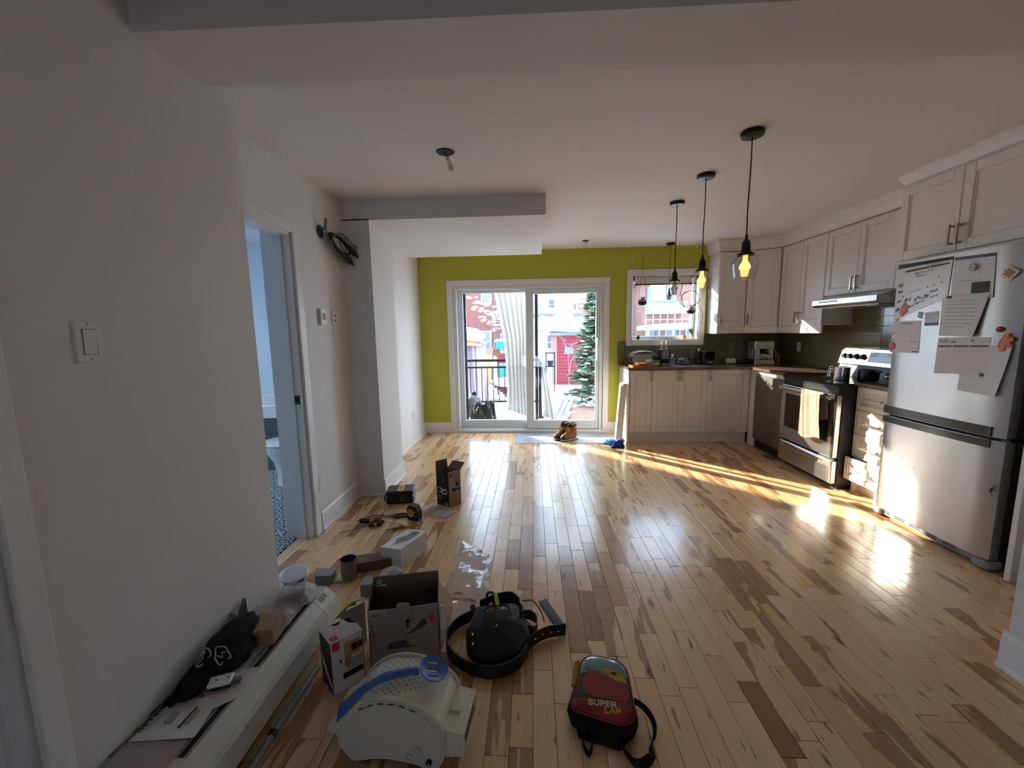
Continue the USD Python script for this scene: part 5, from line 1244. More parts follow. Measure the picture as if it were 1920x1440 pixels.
P(t, 'belt_end', hull([(.142, 1.725, .056), (.146, 1.757, .012), (.115, 1.775, .058), (.022, 1.985, .006), (.068, 1.995, .004), (.022, 1.985, .002), (.148, 1.785, .004), (.13, 1.80, .0)][1:2] + [(.150, 1.770, .003), (.105, 1.765, .003), (.020, 1.955, .003), (.062, 1.975, .003), (.150, 1.770, .008), (.105, 1.765, .008), (.020, 1.955, .008), (.062, 1.975, .008)]), 'black_leather')
P(t, 'belt_bend', hull([(.138, 1.72, .058), (.144, 1.727, .058), (.150, 1.772, .004), (.108, 1.768, .004), (.138, 1.72, .054), (.146, 1.775, .007)]), 'black_leather')
for k in range(4): P(t, 'eyelet', X(cyl((0, 0, -.003), (0, 0, .003), .0045, n=10), trm((.0 + .036 * k, 1.665 + .017 * k - .0 + (.012 if k == 1 else .008 if k == 2 else 0), .032)) @ rotm(math.pi / 2, [1, .25, 0])), 'chrome')
for k in range(3): P(t, 'buckle_slot', X(lathe([(.007, 0), (.009, 0), (.009, .0012), (.007, .0012)], 14), trm((.112 - .022 * k, 1.80 + .045 * k, .008))), 'dark_grey')
P(t, 'marker', capsules([((-.172, 1.735, .128), .010, (-.19, 1.785, .165), .009)], .006, 1), 'lime_plastic', True, label='lime green marker'); P(t, 'pencil_grip', capsules([((-.20, 1.715, .128), .010, (-.207, 1.735, .145), .010)], .006, 1), 'orange_plastic', True, label='orange tool grip')

# cream appliance (fan heater) lying on the floor, rotated
t = T('cream_appliance', 'cream plastic fan appliance with perforated domed top', 'appliance', M=trm((-.470, 1.225, 0)) @ rotm(-.09, [0, 0, 1]) @ np.diag([1.06, 1.06, 1.06, 1]))
LX, WY = .335, .175
prof_ = [(-.165, .045), (-.135, .012), (-.115, .006), (-.06, .022), (0, .028), (.08, .022), (.13, .008), (.150, .02), (.168, .06), (.170, .145), (.150, .180), (.10, .213), (.03, .233), (-.04, .228), (-.10, .200), (-.150, .150), (-.170, .10)]
pb = Polygon(prof_).buffer(.012, quad_segs=4).buffer(-.012, quad_segs=4)
ex = ext(pb, WY); ex.apply_transform(np.array([[1, 0, 0, 0], [0, 0, -1, WY / 2], [0, 1, 0, 0], [0, 0, 0, 1.]]))
P(t, 'shell', ex, 'appliance_cream', 35)
edge = np.array(prof_ + prof_[:1]); edge = spline(np.c_[edge[:, 0], np.zeros(len(edge)), edge[:, 1]], 4)
for s in (-1, 1): P(t, 'side_rim', tube(edge + [0, s * (WY / 2 - .002), 0], .006, 8, False), 'appliance_cream', True)
P(t, 'side_panel', X(ext(pb.buffer(-.016), .003), np.array([[1, 0, 0, 0], [0, 0, -1, -WY / 2 + .0005], [0, 1, 0, 0], [0, 0, 0, 1.]])), 'appliance_cream', 35)
P(t, 'outlet_duct', [hull([(x, y, z) for x, zz in ((.14, (.045, .150)), (.228, (.060, .135))) for y in (-WY / 2 + .006, WY / 2 - .012) for z in zz])], 'appliance_cream', label='rectangular air duct')
P(t, 'duct_mouth', bx(.2245, .2295, -WY / 2 + .016, WY / 2 - .022, .070, .126), 'cardboard_dark', xf=np.eye(4)); P(t, 'duct_lip', [bx(.224, .236, -WY / 2 + .004, WY / 2 - .010, .129, .138, .002), bx(.224, .236, -WY / 2 + .004, WY / 2 - .010, .057, .066, .002), bx(.224, .236, -WY / 2 + .004, -WY / 2 + .013, .06, .135, .002), bx(.224, .236, WY / 2 - .019, WY / 2 - .010, .06, .135, .002)], 'appliance_cream')
P(t, 'switch', bx(.155, .185, -.02, .01, .150, .156, .002), 'appliance_cream', xf=trm((.02, .0, -.006)))
P(t, 'rear_shelf', hull([(x, y, z) for x, zz in ((-.215, (.085, .10)), (-.14, (.06, .165))) for y in (-WY / 2 + .008, WY / 2 - .03) for z in zz]), 'appliance_cream')
topc = Polygon(prof_); holes = []
for i in range(-7, 8):
    for j in range(8):
        x = -.015 + .0135 * i; y = -.068 + .019 * j + (.0095 if i % 2 else 0)
        if (x + .015) ** 2 / .10 ** 2 + y ** 2 / .078 ** 2 < 1:
            ln = np.array(pb.exterior.coords); c = [q for q in zip(ln[:-1], ln[1:]) if min(q[0][0], q[1][0]) <= x <= max(q[0][0], q[1][0]) and min(q[0][1], q[1][1]) > .12]
            if c: (xa, za), (xb, zb_) = c[0]; z = za + (zb_ - za) * (x - xa) / (xb - xa + 1e-9); sl = (zb_ - za) / (xb - xa + 1e-9); holes.append(X(cyl((0, 0, -.001), (0, 0, .0006), .0019, n=8), trm((x, y, z)) @ rotm(-math.atan(sl), [0, 1, 0])))
P(t, 'vent_holes', holes, 'print_black', kind='stuff')
for k in range(6):
    x = -.09 + .034 * k; ln = np.array(pb.buffer(-.012).exterior.coords); c = [q for q in zip(ln[:-1], ln[1:]) if min(q[0][0], q[1][0]) <= x <= max(q[0][0], q[1][0]) and min(q[0][1], q[1][1]) > .1]
    (xa, za), (xb, zb_) = c[0]; z = za + (zb_ - za) * (x - xa) / (xb - xa + 1e-9); P(t, 'side_slot', X(bx(-.008, .008, -.001, .001, -.0012, .0012), trm((x, -WY / 2 - .003, z)) @ rotm(-math.atan((zb_ - za) / (xb - xa)), [0, 1, 0])), 'dark_grey')
for x, z in ((.09, .07), (.06, .045)): P(t, 'embossed_ring', X(lathe([(.009, 0), (.011, 0), (.011, .001), (.009, .001)], 18), trm((x, -WY / 2 - .0025, z)) @ rotm(math.pi / 2, [1, 0, 0])), 'print_grey')
P(t, 'cord_grommet', X(cyl((0, 0, 0), (0, 0, .008), .009, n=14), trm((.125, -WY / 2 - .002, .038)) @ rotm(math.pi / 2, [1, 0, 0])), 'black_plastic', 40)
P(t, 'power_cord', tube(spline([(.125, -WY / 2 - .008, .036), (.12, -WY / 2 - .03, .03), (.09, -WY / 2 - .06, .008), (0, -WY / 2 - .10, .004), (-.14, -WY / 2 - .10, .004), (-.22, -WY / 2 - .05, .004), (-.235, 0, .004), (-.20, .06, .004), (-.12, .10, .004)], 8), .0035, 8), 'white_plastic', True)
t = T('slotted_turner', 'blue silicone slotted turner lying on the cream appliance', 'kitchen turner', M=trm((-.470, 1.225, .002)) @ rotm(-.09, [0, 0, 1]) @ np.diag([1.06, 1.06, 1.06, 1]))
zt = lambda x: float(np.interp(x, [-.165, -.10, -.04, .03, .10, .15, .19], [.150, .205, .233, .238, .219, .187, .16])) + .006
hp = [(-.165, -.085), (-.13, -.070), (-.08, -.045), (-.03, -.025), (.02, -.008), (.06, .012)]; hw = [.030, .022, .012, .015, .012, .013]
L_, R_, up = [], [], []
for k, (x, y) in enumerate(hp):
    d = np.array(hp[min(k + 1, 5)]) - np.array(hp[max(k - 1, 0)]); d = d / np.linalg.norm(d); n_ = np.array([-d[1], d[0]]) * hw[k]; L_.append((x + n_[0], y + n_[1])); R_.append((x - n_[0], y - n_[1]))
ha = np.array(spline(np.c_[L_, [0] * 6], 5))[:, :2]; hb_ = np.array(spline(np.c_[R_, [0] * 6], 5))[:, :2]
P(t, 'handle', grid(lambda u, v: (np.interp(u, np.linspace(0, 1, 26), ha[:, 0]) * (1 - v) + np.interp(u, np.linspace(0, 1, 26), hb_[:, 0]) * v, np.interp(u, np.linspace(0, 1, 26), ha[:, 1]) * (1 - v) + np.interp(u, np.linspace(0, 1, 26), hb_[:, 1]) * v,
    np.vectorize(zt)(np.interp(u, np.linspace(0, 1, 26), (ha[:, 0] + hb_[:, 0]) / 2)) + .010 * np.sin(np.pi * v) + .003), 30, 8, .006), 'blue_silicone', True)
hd_ = Point(0, 0).buffer(.047, quad_segs=10); hd_ = hd_.difference(unary_union([Polygon([(-.020, y - .005), (.012, y - .006), (.018, y), (.012, y + .006), (-.020, y + .005)]) for y in (-.026, 0, .026)]))
hm = ext(hd_.simplify(.0005), .005); hm = hm.subdivide_to_size(.012); v = hm.vertices.copy(); v[:, 2] += .25 * (v[:, 0] ** 2 + v[:, 1] ** 2) / .047
P(t, 'blade', X(trimesh.Trimesh(v, hm.faces), trm((.103, .030, zt(.10) + .003)) @ rotm(.32, [0, 1, 0]) @ rotm(.33, [0, 0, 1])), 'blue_silicone', 30)

# child's backpack, generic printed red design
t = T('backpack', "child's black and red backpack with glossy printed front", 'backpack', M=trm((.245, 1.345, 0)) @ rotm(-.12, [0, 0, 1]) @ np.diag([1.13, .84, 1, 1]))
pts_ = [(-.100, -.06), (-.085, -.095), (-.03, -.11), (.05, -.125), (.085, -.11), (.098, -.07), (.094, .02), (.088, .09), (.062, .135), (.0, .148), (-.045, .14), (-.070, .10), (-.078, .04)]
fo = Polygon(spline(np.c_[pts_ + pts_[:1], [0] * 14], 5)[:, :2]).buffer(0)


def tilt(m, z0=.085): return X(m, trm((0, .01, z0)) @ rotm(.20, [1, 0, 0]))


bodyp = fo.buffer(.012)
bt = ext(bodyp, .004); btop = np.array(bodyp.exterior.coords)
bh = hull(np.vstack([np.c_[btop * .94, np.full(len(btop), .010)], np.c_[btop, np.full(len(btop), .045)], X(trimesh.points.PointCloud(np.c_[np.array(fo.exterior.coords), np.zeros(len(fo.exterior.coords))]).convex_hull if False else trimesh.Trimesh(np.c_[np.array(fo.exterior.coords), np.zeros(len(fo.exterior.coords))], [[0, 1, 2]], process=False), trm((0, .01, .082)) @ rotm(.20, [1, 0, 0])).vertices]))
P(t, 'body', bh, 'black_cloth', 35)
P(t, 'gusset', [tilt(hull([(x, y, z) for x, y in ((sx * .088, .0), (sx * .10, .01), (sx * .072, .125), (sx * .09, .11)) for z in (-.012, .0)])) for sx in (-1, 1)], 'yellow_fabric', label='yellow side panel')


def puff(poly, h, n=40, base=.0):
    """A padded panel over a polygon."""
    x0, y0, x1, y1 = poly.bounds; m = ext(poly.simplify(.0008), .001); m = m.subdivide_to_size(.012); v = m.vertices.copy()
    d = np.array([poly.exterior.distance(Point(a, b)) for a, b in v[:, :2]]); top = v[:, 2] > .0005
    v[:, 2] = np.where(top, base + .001 + h * (1 - np.exp(-d / .018)), base); return trimesh.Trimesh(v, m.faces)


fm = P(t, 'front_panel', tilt(puff(fo, .022)), 'dark_vinyl', 40, label='glossy printed panel')
sub = lambda poly, dz, m, nm='print_patch': P(fm, nm, tilt(X(puffcut(poly), trm((0, 0, dz)))), m, 40)


def puffcut(poly):
    poly = poly.intersection(fo.buffer(-.004)); m = ext(poly.simplify(.0008), .0012); m = m.subdivide_to_size(.012); v = m.vertices.copy()
    d = np.array([fo.exterior.distance(Point(a, b)) for a, b in v[:, :2]]); v[:, 2] += .001 + .022 * (1 - np.exp(-d / .018)); return trimesh.Trimesh(v, m.faces)


sub(sbox(-.2, .055, .2, .2), .0002, 'blue_vinyl'); sub(sbox(-.2, -.2, .2, -.055), .0002, 'red_vinyl')
sub(Polygon([(-.06, .025), (-.055, -.03), (-.03, -.045), (.07, -.05), (.085, -.01), (.07, .03), (.02, .055), (-.03, .06)]).buffer(.004), .0006, 'red_vinyl')
sub(Polygon([(.0, .075), (.03, .083), (.075, .06), (.085, .03), (.05, .03), (.02, .045)]), .0010, 'yellow_vinyl'); sub(Polygon([(.03, .062), (.045, .066), (.055, .058), (.04, .053)]), .0016, 'dark_vinyl'); sub(Polygon([(-.055, .075), (-.04, .05), (-.02, .042), (-.02, .05), (-.045, .085)]), .0010, 'grey_vinyl'); sub(Polygon([(-.02, .05), (.02, .042), (.022, .05), (.0, .062)]), .0014, 'grey_vinyl')
for s, w, x, y, m in (('SUPER', .088, -.045, -.080, 'print_white'), ('LAP', .050, .006, -.102, 'yellow_plastic')):
    tx = scale_to(meshkit.text_mesh(s, .018, .0012, True), w).subdivide_to_size(.012); v = tx.vertices.copy(); v[:, 0] += x; v[:, 1] += y
    d = np.array([fo.exterior.distance(Point(a, b)) if fo.contains(Point(a, b)) else 0 for a, b in v[:, :2]]); v[:, 2] += .0022 + .022 * (1 - np.exp(-d / .018)); P(fm, 'lettering', tilt(trimesh.Trimesh(v, tx.faces)), m)
ring = np.array(fo.exterior.coords); P(t, 'piping', tilt(tube(np.c_[ring, np.full(len(ring), .002)], .0035, 7, False)), 'red_piping', True)
P(t, 'top_loop', strap([(.005, .15, .09), (.015, .172, .085), (.03, .172, .085), (.035, .15, .09)], .012, .004), 'black_cloth', 40)
P(t, 'strap', strap([(-.05, -.10, .02), (-.055, -.13, .012), (-.06, -.165, .004), (-.045, -.20, .002), (-.035, -.175, .004), (-.03, -.12, .015)], .022, .004), 'black_cloth', 40)
P(t, 'strap', strap([(.10, .03, .035), (.135, .0, .03), (.155, -.05, .02), (.150, -.10, .008), (.135, -.14, .006), (.138, -.19, .006)], .020, .004, wv=(.5, .5, .7)), 'black_cloth', 40)
P(t, 'strap', strap([(.138, -.19, .002), (.115, -.215, .002), (.09, -.215, .002), (.065, -.17, .004), (.045, -.12, .012)], .034, .005, wv=(-.35, .3, .88)), 'black_cloth', 40)
P(t, 'base_flap', [hull([(-.08, -.09, .004), (.09, -.10, .004), (-.075, -.135, .003), (.05, -.16, .003), (-.08, -.09, .03), (.09, -.10, .03), (.04, -.15, .02)])], 'black_cloth')
P(t, 'zip_pull', [tilt(bx(.055, .06, .142, .165, .0, .003))], 'red_piping')
# ---------------------------------------------------------------- outdoors: deck, snowy yard, sheds, trees, brick houses
gy = np.random.default_rng(21)


def snowz(x, y): return -.62 + .16 * (meshkit.fbm(np.stack([x * .55, y * .55, 0 * x + 3], -1), 4, 5) - .5) + .10 * np.exp(-((x + .3) ** 2 + (y - 10.8) ** 2) / .5)


def yardfn(u, v): x = -26 + 56 * u; y = 7.15 + 50 * v ** 1.6; return x, y, snowz(x, y)


yd = S('ground', grid(yardfn, 90, 110), 'snow', True, 'snow covered back yard beyond the deck', kind='structure')
S('ground', bx(-30, 34, 5.7, 60, -1.2, -.85), 'slate', False, kind='structure')
S('yard_side_ground', [bx(-30, -4.2, -12, 7.2, -1.2, -.62), bx(3.6, 34, -12, 7.2, -1.2, -.62)], 'snow', False, kind='structure')
dk = T('deck', 'reddish wooden deck outside the patio door', 'deck', (0, 6.4, -.22), world=True)
P(dk, 'joist', [bx(-1.48, .26, 5.74, 5.79, -.6, -.205), bx(-1.48, .26, 7.3, 7.35, -.6, -.205)], 'deck_wood', kind='stuff')
for k in range(11): P(dk, 'plank', bx(-1.48, .30, 5.72 + .152 * k, 5.72 + .152 * k + .143, -.205, -.17, .004), 'deck_wood')
P(dk, 'step', [bx(.31, 1.6, 5.74, 6.5, -.42, -.38, .004)], 'deck_wood')


def drift(x0, x1, y0, y1, z, h, seed):
    def f(u, v):
        x = x0 + (x1 - x0) * u; y = y0 + (y1 - y0) * v; e = np.clip(np.minimum(np.minimum(u, 1 - u), np.minimum(v, 1 - v)) * 4, 0, 1) ** .6
        return x, y, z + e * h * (.5 + meshkit.fbm(np.stack([x * 4, y * 4, 0 * x + seed], -1), 3, seed))
    return grid(f, 30, 18)


S('snow_drift', drift(-1.46, .0, 6.62, 7.38, -.168, .20, 2), 'snow', True, 'heap of snow on the deck under the railing', 'snow', kind='stuff')
S('snow_drift', drift(.78, 2.1, 6.3, 7.9, -.62, .34, 6), 'snow', True, 'snow bank right of the deck steps', 'snow', kind='stuff')
rl = T('deck_railing', 'black iron railing along the edge of the deck', 'railing', (-1.2, 7.3, -.17), world=True)
for z, r in ((.898, .021), (.772, .015), (.137, .015)): P(rl, 'rail', bx(-1.48, .13, 7.3 - r, 7.3 + r, z - r, z + r, .003), 'iron_black')
for k in range(16): P(rl, 'baluster', bx(-1.46 + .105 * k - .006, -1.46 + .105 * k + .006, 7.294, 7.306, .137, .772 if k % 4 else .898), 'iron_black')
P(rl, 'post', [bx(.102, .160, 7.27, 7.328, -.17, .87, .004), bx(.07, .19, 7.24, 7.35, -.17, -.155)], 'iron_black'); P(rl, 'post', bx(-1.48, -1.43, 7.27, 7.32, -.17, .93), 'iron_black')


def drape(name, label, fn, mat_, nu=60, nv=24, th=.002):
    t = T(name, label, 'curtain', world=True); P(t, 'cloth', grid(fn, nu, nv, th), mat_, True); return t


def hang(x0, x1, y, z0, z1, pinch, cx, folds, depth, ph=0.):
    """A hanging cloth between x0..x1 at the top, gathered towards cx lower down."""
    def f(u, v):
        z = z1 + (z0 - z1) * v; k = np.interp(v, [0, .55, .8, 1], pinch); xt = x0 + (x1 - x0) * u; c = np.interp(v, [0, .5, 1], cx)
        return c + (xt - (x0 + x1) / 2) * k, y + depth * np.sin(u * folds * 2 * np.pi + ph + 1.2 * v + 1.6 * np.sin(5 * u + 2 * v)) * (.5 + .5 * k) + .02 * np.sin(9 * v + 4 * u), z
    return f


drape('outdoor_curtain', 'white curtain tied on the deck behind the left door panel', hang(-.78, -.17, 7.06, -.13, 2.72, [1.05, .62, .58, .72], [-.475, -.30, -.262], 6.5, .037), 'curtain_white')
drape('outdoor_curtain', 'white curtain end hanging right of the railing post', hang(.17, .42, 7.42, -.3, .92, [.25, .6, .95, 1.2], [.165, .24, .31], 3, .03, 1.), 'curtain_white')
drape('outdoor_curtain', 'white curtain high behind the right door panel', hang(.47, .83, 7.8, 1.42, 2.72, [1, .95, .9, .85], [.63, .62, .60], 4, .03, .4), 'curtain_white')
cr_ = T('curtain_rail', 'black curtain rails on arms above the deck', 'rail', (0, 7, 2.74), world=True)
for x in (-1.05, 1.0): P(cr_, 'arm', bx(x - .015, x + .015, 5.695, 7.85, 2.725, 2.755), 'iron_black')
for y in (7.06, 7.8): P(cr_, 'rail', cyl((-1.1, y, 2.725), (1.1, y, 2.725), .012), 'iron_black')
# things on the deck
t = T('garbage_bag', 'full dark grey bag standing on the deck by the railing', 'bag', (-1.045, 6.85, -.17)); P(t, 'sack', blob((0, 0, .26), (.17, .15, .28), 3, .18, 4, 2.2, .0), 'bag_grey', True); P(t, 'tie', blob((.03, 0, .53), (.05, .05, .05), 5, .3, 2, 3), 'bag_black', True)
t = T('tarpaulin', 'crumpled black tarpaulin on the deck behind the left door panel', 'tarpaulin', (-.79, 6.12, -.17)); P(t, 'sheet', [bagshape(0, .46, .30, .30, 41, '', amp=.9), X(bagshape(0, .26, .2, .26, 44, '', amp=.9), trm((.10, .06, .10)))], 'bag_black', True); P(t, 'fold', [hull([(.0, -.08, .04), (.20, .06, .36), (.20, .10, .20), (.03, .02, .06)])], 'bag_grey')
t = T('yellow_crate', 'small yellow crate on the deck below the dark bag', 'crate', (-1.09, 6.5, -.17)); P(t, 'box', bx(-.10, .09, -.08, .08, 0, .15, .01), 'yellow_plastic'); P(t, 'lid', bx(-.11, .10, -.09, .09, .15, .17, .005), 'print_tan')
for k in range(3):
    t = T('leaning_board', ['grey board lying in the snow right of the deck, the left one', 'grey board lying in the snow right of the deck, the middle one', 'grey board lying in the snow right of the deck, the right one'][k], 'board', M=trm((.43 + .13 * k, 8.3 + .1 * k, -.40)) @ rotm(-.165 - .012 * k, [0, 0, 1])); P(t, 'board', bx(-.035, .035, 0, 4.3 + .2 * k, 0, .05, .004), 'grey_siding'); P(t, 'snow_cap', drift(-.033, .033, 1.2, 4.2, .05, .04, k), 'snow', True)
S('snow_drift', drift(.25, 1.75, 8.1, 13.2, -.66, .24, 16), 'snow', True, 'low snow bank under the grey boards', 'snow', kind='stuff')
S('mulch_bed', [X(blob((0, 0, 0), (.55, 1.0, .14), 3, .2, 4, 2), trm((1.22, 9.0, -.52)))], 'mulch', True, 'reddish mulch patch under the snowy conifer', 'mulch', kind='stuff')

# red shed
sh = T('red_shed', 'red board garden shed with a snow covered roof', 'shed', (1.5, 15.6, -.6), world=True)
P(sh, 'frame', bx(.76, 2.35, 15.02, 16.4, -.7, 1.28), 'red_boards')
for k in range(15): P(sh, 'board', bx(.90, 2.36, 15.0, 15.025, -.62 + .125 * k, -.62 + .125 * k + .117, .004), 'red_boards')
P(sh, 'corner_trim', [bx(.72, .90, 14.99, 15.03, -.62, 1.26)], 'brick_pale'); P(sh, 'side_window', bx(.79, .85, 14.985, 14.995, -.5, .75), 'slate'); P(sh, 'shutter', hull([(x, 14.98, z) for x, z in ((1.15, .55), (1.52, .55), (1.52, .75), (1.2, .85))] + [(x, 15.0, z) for x, z in ((1.15, .55), (1.52, .55), (1.52, .75), (1.2, .85))]), 'slate')
P(sh, 'roof', hull([(x, y, z) for x in (.62, 2.5) for y, z in ((14.85, 1.24), (16.5, 1.24), (14.85, 1.34), (16.5, 1.40))]), 'slate'); P(sh, 'snow_cap', blob((1.5, 15.6, 1.47), (1.12, .95, .20), 8, .12, 4, 1.2), 'snow', True)
# curtained shelter on the left
gz_ = T('garden_shelter', 'garden shelter with pinkish curtains and thick snow on its roof', 'shelter', (-2.3, 11.2, -.6), world=True)
P(gz_, 'curtain', grid(lambda u, v: (-3.4 + 1.90 * u + .06 * v * u, 10.5 + .05 * np.sin(u * 70), 1.10 - 1.72 * v), 160, 4, .004), 'curtain_pink', True); P(gz_, 'side_curtain', grid(lambda u, v: (-1.50 + .05 * np.sin(u * 60) + .06 * v, 10.5 + 2 * u, 1.10 - 1.72 * v), 120, 4, .004), 'curtain_pink', True)
P(gz_, 'roof', hull([(-3.6, 10.35, 1.12), (-1.40, 10.35, 1.06), (-3.6, 12.6, 1.12), (-1.40, 12.6, 1.06), (-2.6, 11.4, 1.5)]), 'orange_boards'); P(gz_, 'snow_cap', blob((-2.45, 11.4, 1.30), (1.12, 1.25, .32), 4, .12, 4, 1.3), 'snow', True)
of = T('orange_fence', 'orange board fence section behind the snowy yard', 'fence', (-1.8, 15, -.6), world=True)
for k in range(4): P(of, 'board', bx(-2.15 + .145 * k, -2.15 + .145 * k + .135, 14.98, 15.02, -.62, .62, .004), 'orange_boards')
P(of, 'top_rail', bx(-2.2, -1.50, 14.96, 15.04, .62, .80), 'brick_pale')
ps = T('play_set', "child's teal and red plastic play house in the snow", 'play house', (-1.0, 13.0, -.6), world=True)
P(ps, 'roof', hull([(-1.20, 12.8, .86), (-.80, 12.8, .86), (-1.14, 12.8, 1.10), (-.86, 12.8, 1.10), (-1.20, 13.3, .86), (-.80, 13.3, .86), (-1.14, 13.3, 1.10), (-.86, 13.3, 1.10)]), 'teal_plastic'); P(ps, 'panel', bx(-1.08, -.78, 12.85, 12.9, .42, .68), 'red_boards'); P(ps, 'base', bx(-1.08, -.78, 12.85, 13.2, -.25, .36), 'teal_plastic')
for x in (-1.15, -.80): P(ps, 'post', bx(x, x + .04, 12.86, 12.92, -.62, .9), 'brick_red')
P(ps, 'snow_cap', blob((-1.0, 13.05, 1.12), (.24, .28, .07), 3, .15), 'snow', True)
wp = T('wood_pile', 'stack of brown planks under snow beyond the railing', 'wood pile', (-.85, 12, -.6), world=True)
for k in range(5): P(wp, 'plank', bx(-1.15 + .08 * k, -.45 + .02 * k, 11.8 + .01 * k, 12.4, -.24 - .07 * k, -.185 - .07 * k, .004), 'brick_red' if k % 2 else 'conifer_bark')
P(wp, 'snow_cap', blob((-.78, 12.1, -.12), (.50, .42, .16), 6, .12), 'snow', True)
bt = T('bird_table', 'dark metal stand with a planter in the snow by the shed', 'stand', (.55, 12.6, -.6), world=True); P(bt, 'frame', [bx(.40, .43, 12.5, 12.53, -.62, .75), bx(.66, .69, 12.5, 12.53, -.62, .75), bx(.40, .69, 12.5, 12.53, .72, .75), bx(.40, .69, 12.5, 12.53, .30, .33)], 'iron_black'); P(bt, 'planter', cyl((.545, 12.52, .33), (.545, 12.52, .50), .07, .10), 'iron_black')


def conifer(name, label, base, h, r, n, seed):
    t = T(name, label, 'tree', base); g = np.random.default_rng(seed)
    P(t, 'trunk', cyl((0, 0, -.1), (0, 0, h * .95), .06, .01, 10), 'conifer_bark')
    tw, tri, snow = [], [], []
    for k in range(n):
        q = g.random() ** .8; z = h * (.06 + .92 * q); R = r * (1.02 - q) ** .75 * (.55 + .45 * g.random()); a = g.random() * 6.283
        p1 = np.array([R * math.cos(a), R * math.sin(a), z - .10 * R]); p0 = np.array([p1[0] * .15, p1[1] * .15, z])
        tw.append(cyl(p0, p1, .006, .003, 4))
        d = p1 - p0; d /= np.linalg.norm(d); sd = np.cross(d, [0, 0, 1]); sd /= np.linalg.norm(sd) + 1e-9
        for f in np.linspace(.3, 1.05, 8):
            c = p0 + (p1 - p0) * f
            for s in (-1, 1):
                e = c + (sd * s * .7 + d * .7) * .15 + np.array([0, 0, g.normal(0, .03)]); w_ = d * .028
                tri.append((c - w_, c + w_, e)); tri.append((c - w_ + [0, 0, .02], c + [0, 0, -.02], e + [0, 0, .025]))
        if g.random() < .62: snow.append(blob(p0 + (p1 - p0) * (.62 + .3 * g.random()) + [0, 0, .035], (.055 + .05 * g.random(), .055 + .05 * g.random(), .028), k, .3, 1))
    tr = np.array(tri).reshape(-1, 3); fs = np.arange(len(tr)).reshape(-1, 3)
    P(t, 'branches', tw, 'conifer_bark', kind='stuff'); P(t, 'needles', trimesh.Trimesh(tr, fs, process=False), 'conifer', kind='stuff'); P(t, 'snow_tufts', snow, 'snow', True, kind='stuff')


conifer('conifer', 'snow laden conifer seen through the right door panel', (1.66, 9.9, -.5), 3.6, .86, 620, 4)


def bare_tree(name, label, base, h, seed, snow=.35, depth=5, r0=.05, spread=.6, mat_='bark'):
    t = T(name, label, 'tree', base); g = np.random.default_rng(seed); br, sn = [], []
    def grow(p, d, L, r, lv):
        q = p + d * L; br.append(cyl(p, q, r, r * .65, 5 if lv < 3 else 3))
        if g.random() < snow and lv >= 2: sn.append(blob((p + q) / 2 + [0, 0, r + .01], (L * .32, L * .22, .03 + .03 * g.random()), len(br), .25, 1))
        if lv >= depth: return
        for _ in range(2 + (g.random() < .55)):
            nd = d + g.normal(0, spread, 3) * [1, 1, .6] + [0, 0, .12]; nd /= np.linalg.norm(nd); grow(q, nd, L * (.62 + .25 * g.random()), r * .62, lv + 1)
    grow(np.array([0, 0, -.1]), np.array([.05, 0, 1.]), h * .34, r0, 0)
    P(t, 'branches', br, mat_, kind='stuff')
    if sn: P(t, 'snow_tufts', sn, 'snow', True, kind='stuff')


bare_tree('bare_tree', 'snowy bare tree left of the outdoor curtain', (-1.75, 17.0, -.6), 3.6, 3, .5)
bare_tree('bare_tree', 'dense snow dusted bare tree behind the red shed', (.98, 18.0, -.6), 4.4, 12, .5, 6, .035, .62, 'brick_pale')
bare_tree('bare_tree', 'thin pale twiggy shrub in front of the red shed', (1.12, 12.8, -.6), 2.2, 7, .0, 6, .0065, .55, 'window_trim')
S('snow_bush', [blob((-2.7, 16.8, .55), (.5, .5, .45), 3, .3, 4), blob((-2.2, 17.2, .15), (.6, .5, .45), 5, .3, 4)], 'snow', True, 'round snow covered bush left of the bare tree', 'bush')


def house(name, label, x0, x1, y, z1, wall, brick=False, wins=(), depth=6., floor_z=-.7, roof=True, sills=True):
    t = T(name, label, 'building', ((x0 + x1) / 2, y, floor_z), world=True)
    P(t, 'wall', bx(x0, x1, y, y + depth, floor_z, z1), wall)
    if brick:
        h, w = .30, .85; k = 0; n = 0
        z = floor_z
        while z < z1 - .05 and n < 290:
            x = x0 - (w / 2 if k % 2 else 0)
            while x < x1 - .02:
                a, b = max(x, x0), min(x + w - .03, x1); c = any(wx - .1 < b and a < wx + ww + .1 and wz - .1 < z + h and z < wz + wh + .1 for wx, wz, ww, wh in wins)
                if b - a > .05 and not c and n < 290: P(t, 'brick_course', bx(a, b, y - .012, y + .01, z + .02, min(z + h, z1)), wall); n += 1
                x += w
            z += h; k += 1
    for wx, wz, ww, wh in wins:
        f = P(t, 'window', [bx(wx - .07, wx + ww + .07, y - .05, y + .02, wz + wh, wz + wh + .08), bx(wx - .07, wx + ww + .07, y - .08, y + .02, wz - .08, wz), bx(wx - .07, wx, y - .05, y + .02, wz, wz + wh), bx(wx + ww, wx + ww + .07, y - .05, y + .02, wz, wz + wh), bx(wx, wx + ww, y - .04, y + .01, wz + wh * .5 - .025, wz + wh * .5 + .025)], 'window_trim'); P(f, 'pane', bx(wx, wx + ww, y - .03, y - .02, wz, wz + wh), 'glass_dark')
        if sills: P(f, 'snow_sill', blob((wx + ww / 2, y - .08, wz + .01), (ww * .55, .10, .06), int(abs(wx) * 10), .2, 2), 'snow', True)
    if roof: P(t, 'parapet', bx(x0 - .1, x1 + .1, y - .15, y + depth, z1, z1 + .18), 'slate'); P(t, 'snow_cap', drift(x0 - .1, x1 + .1, y - .2, y + depth, z1 + .17, .25, 3), 'snow', True)
    return t


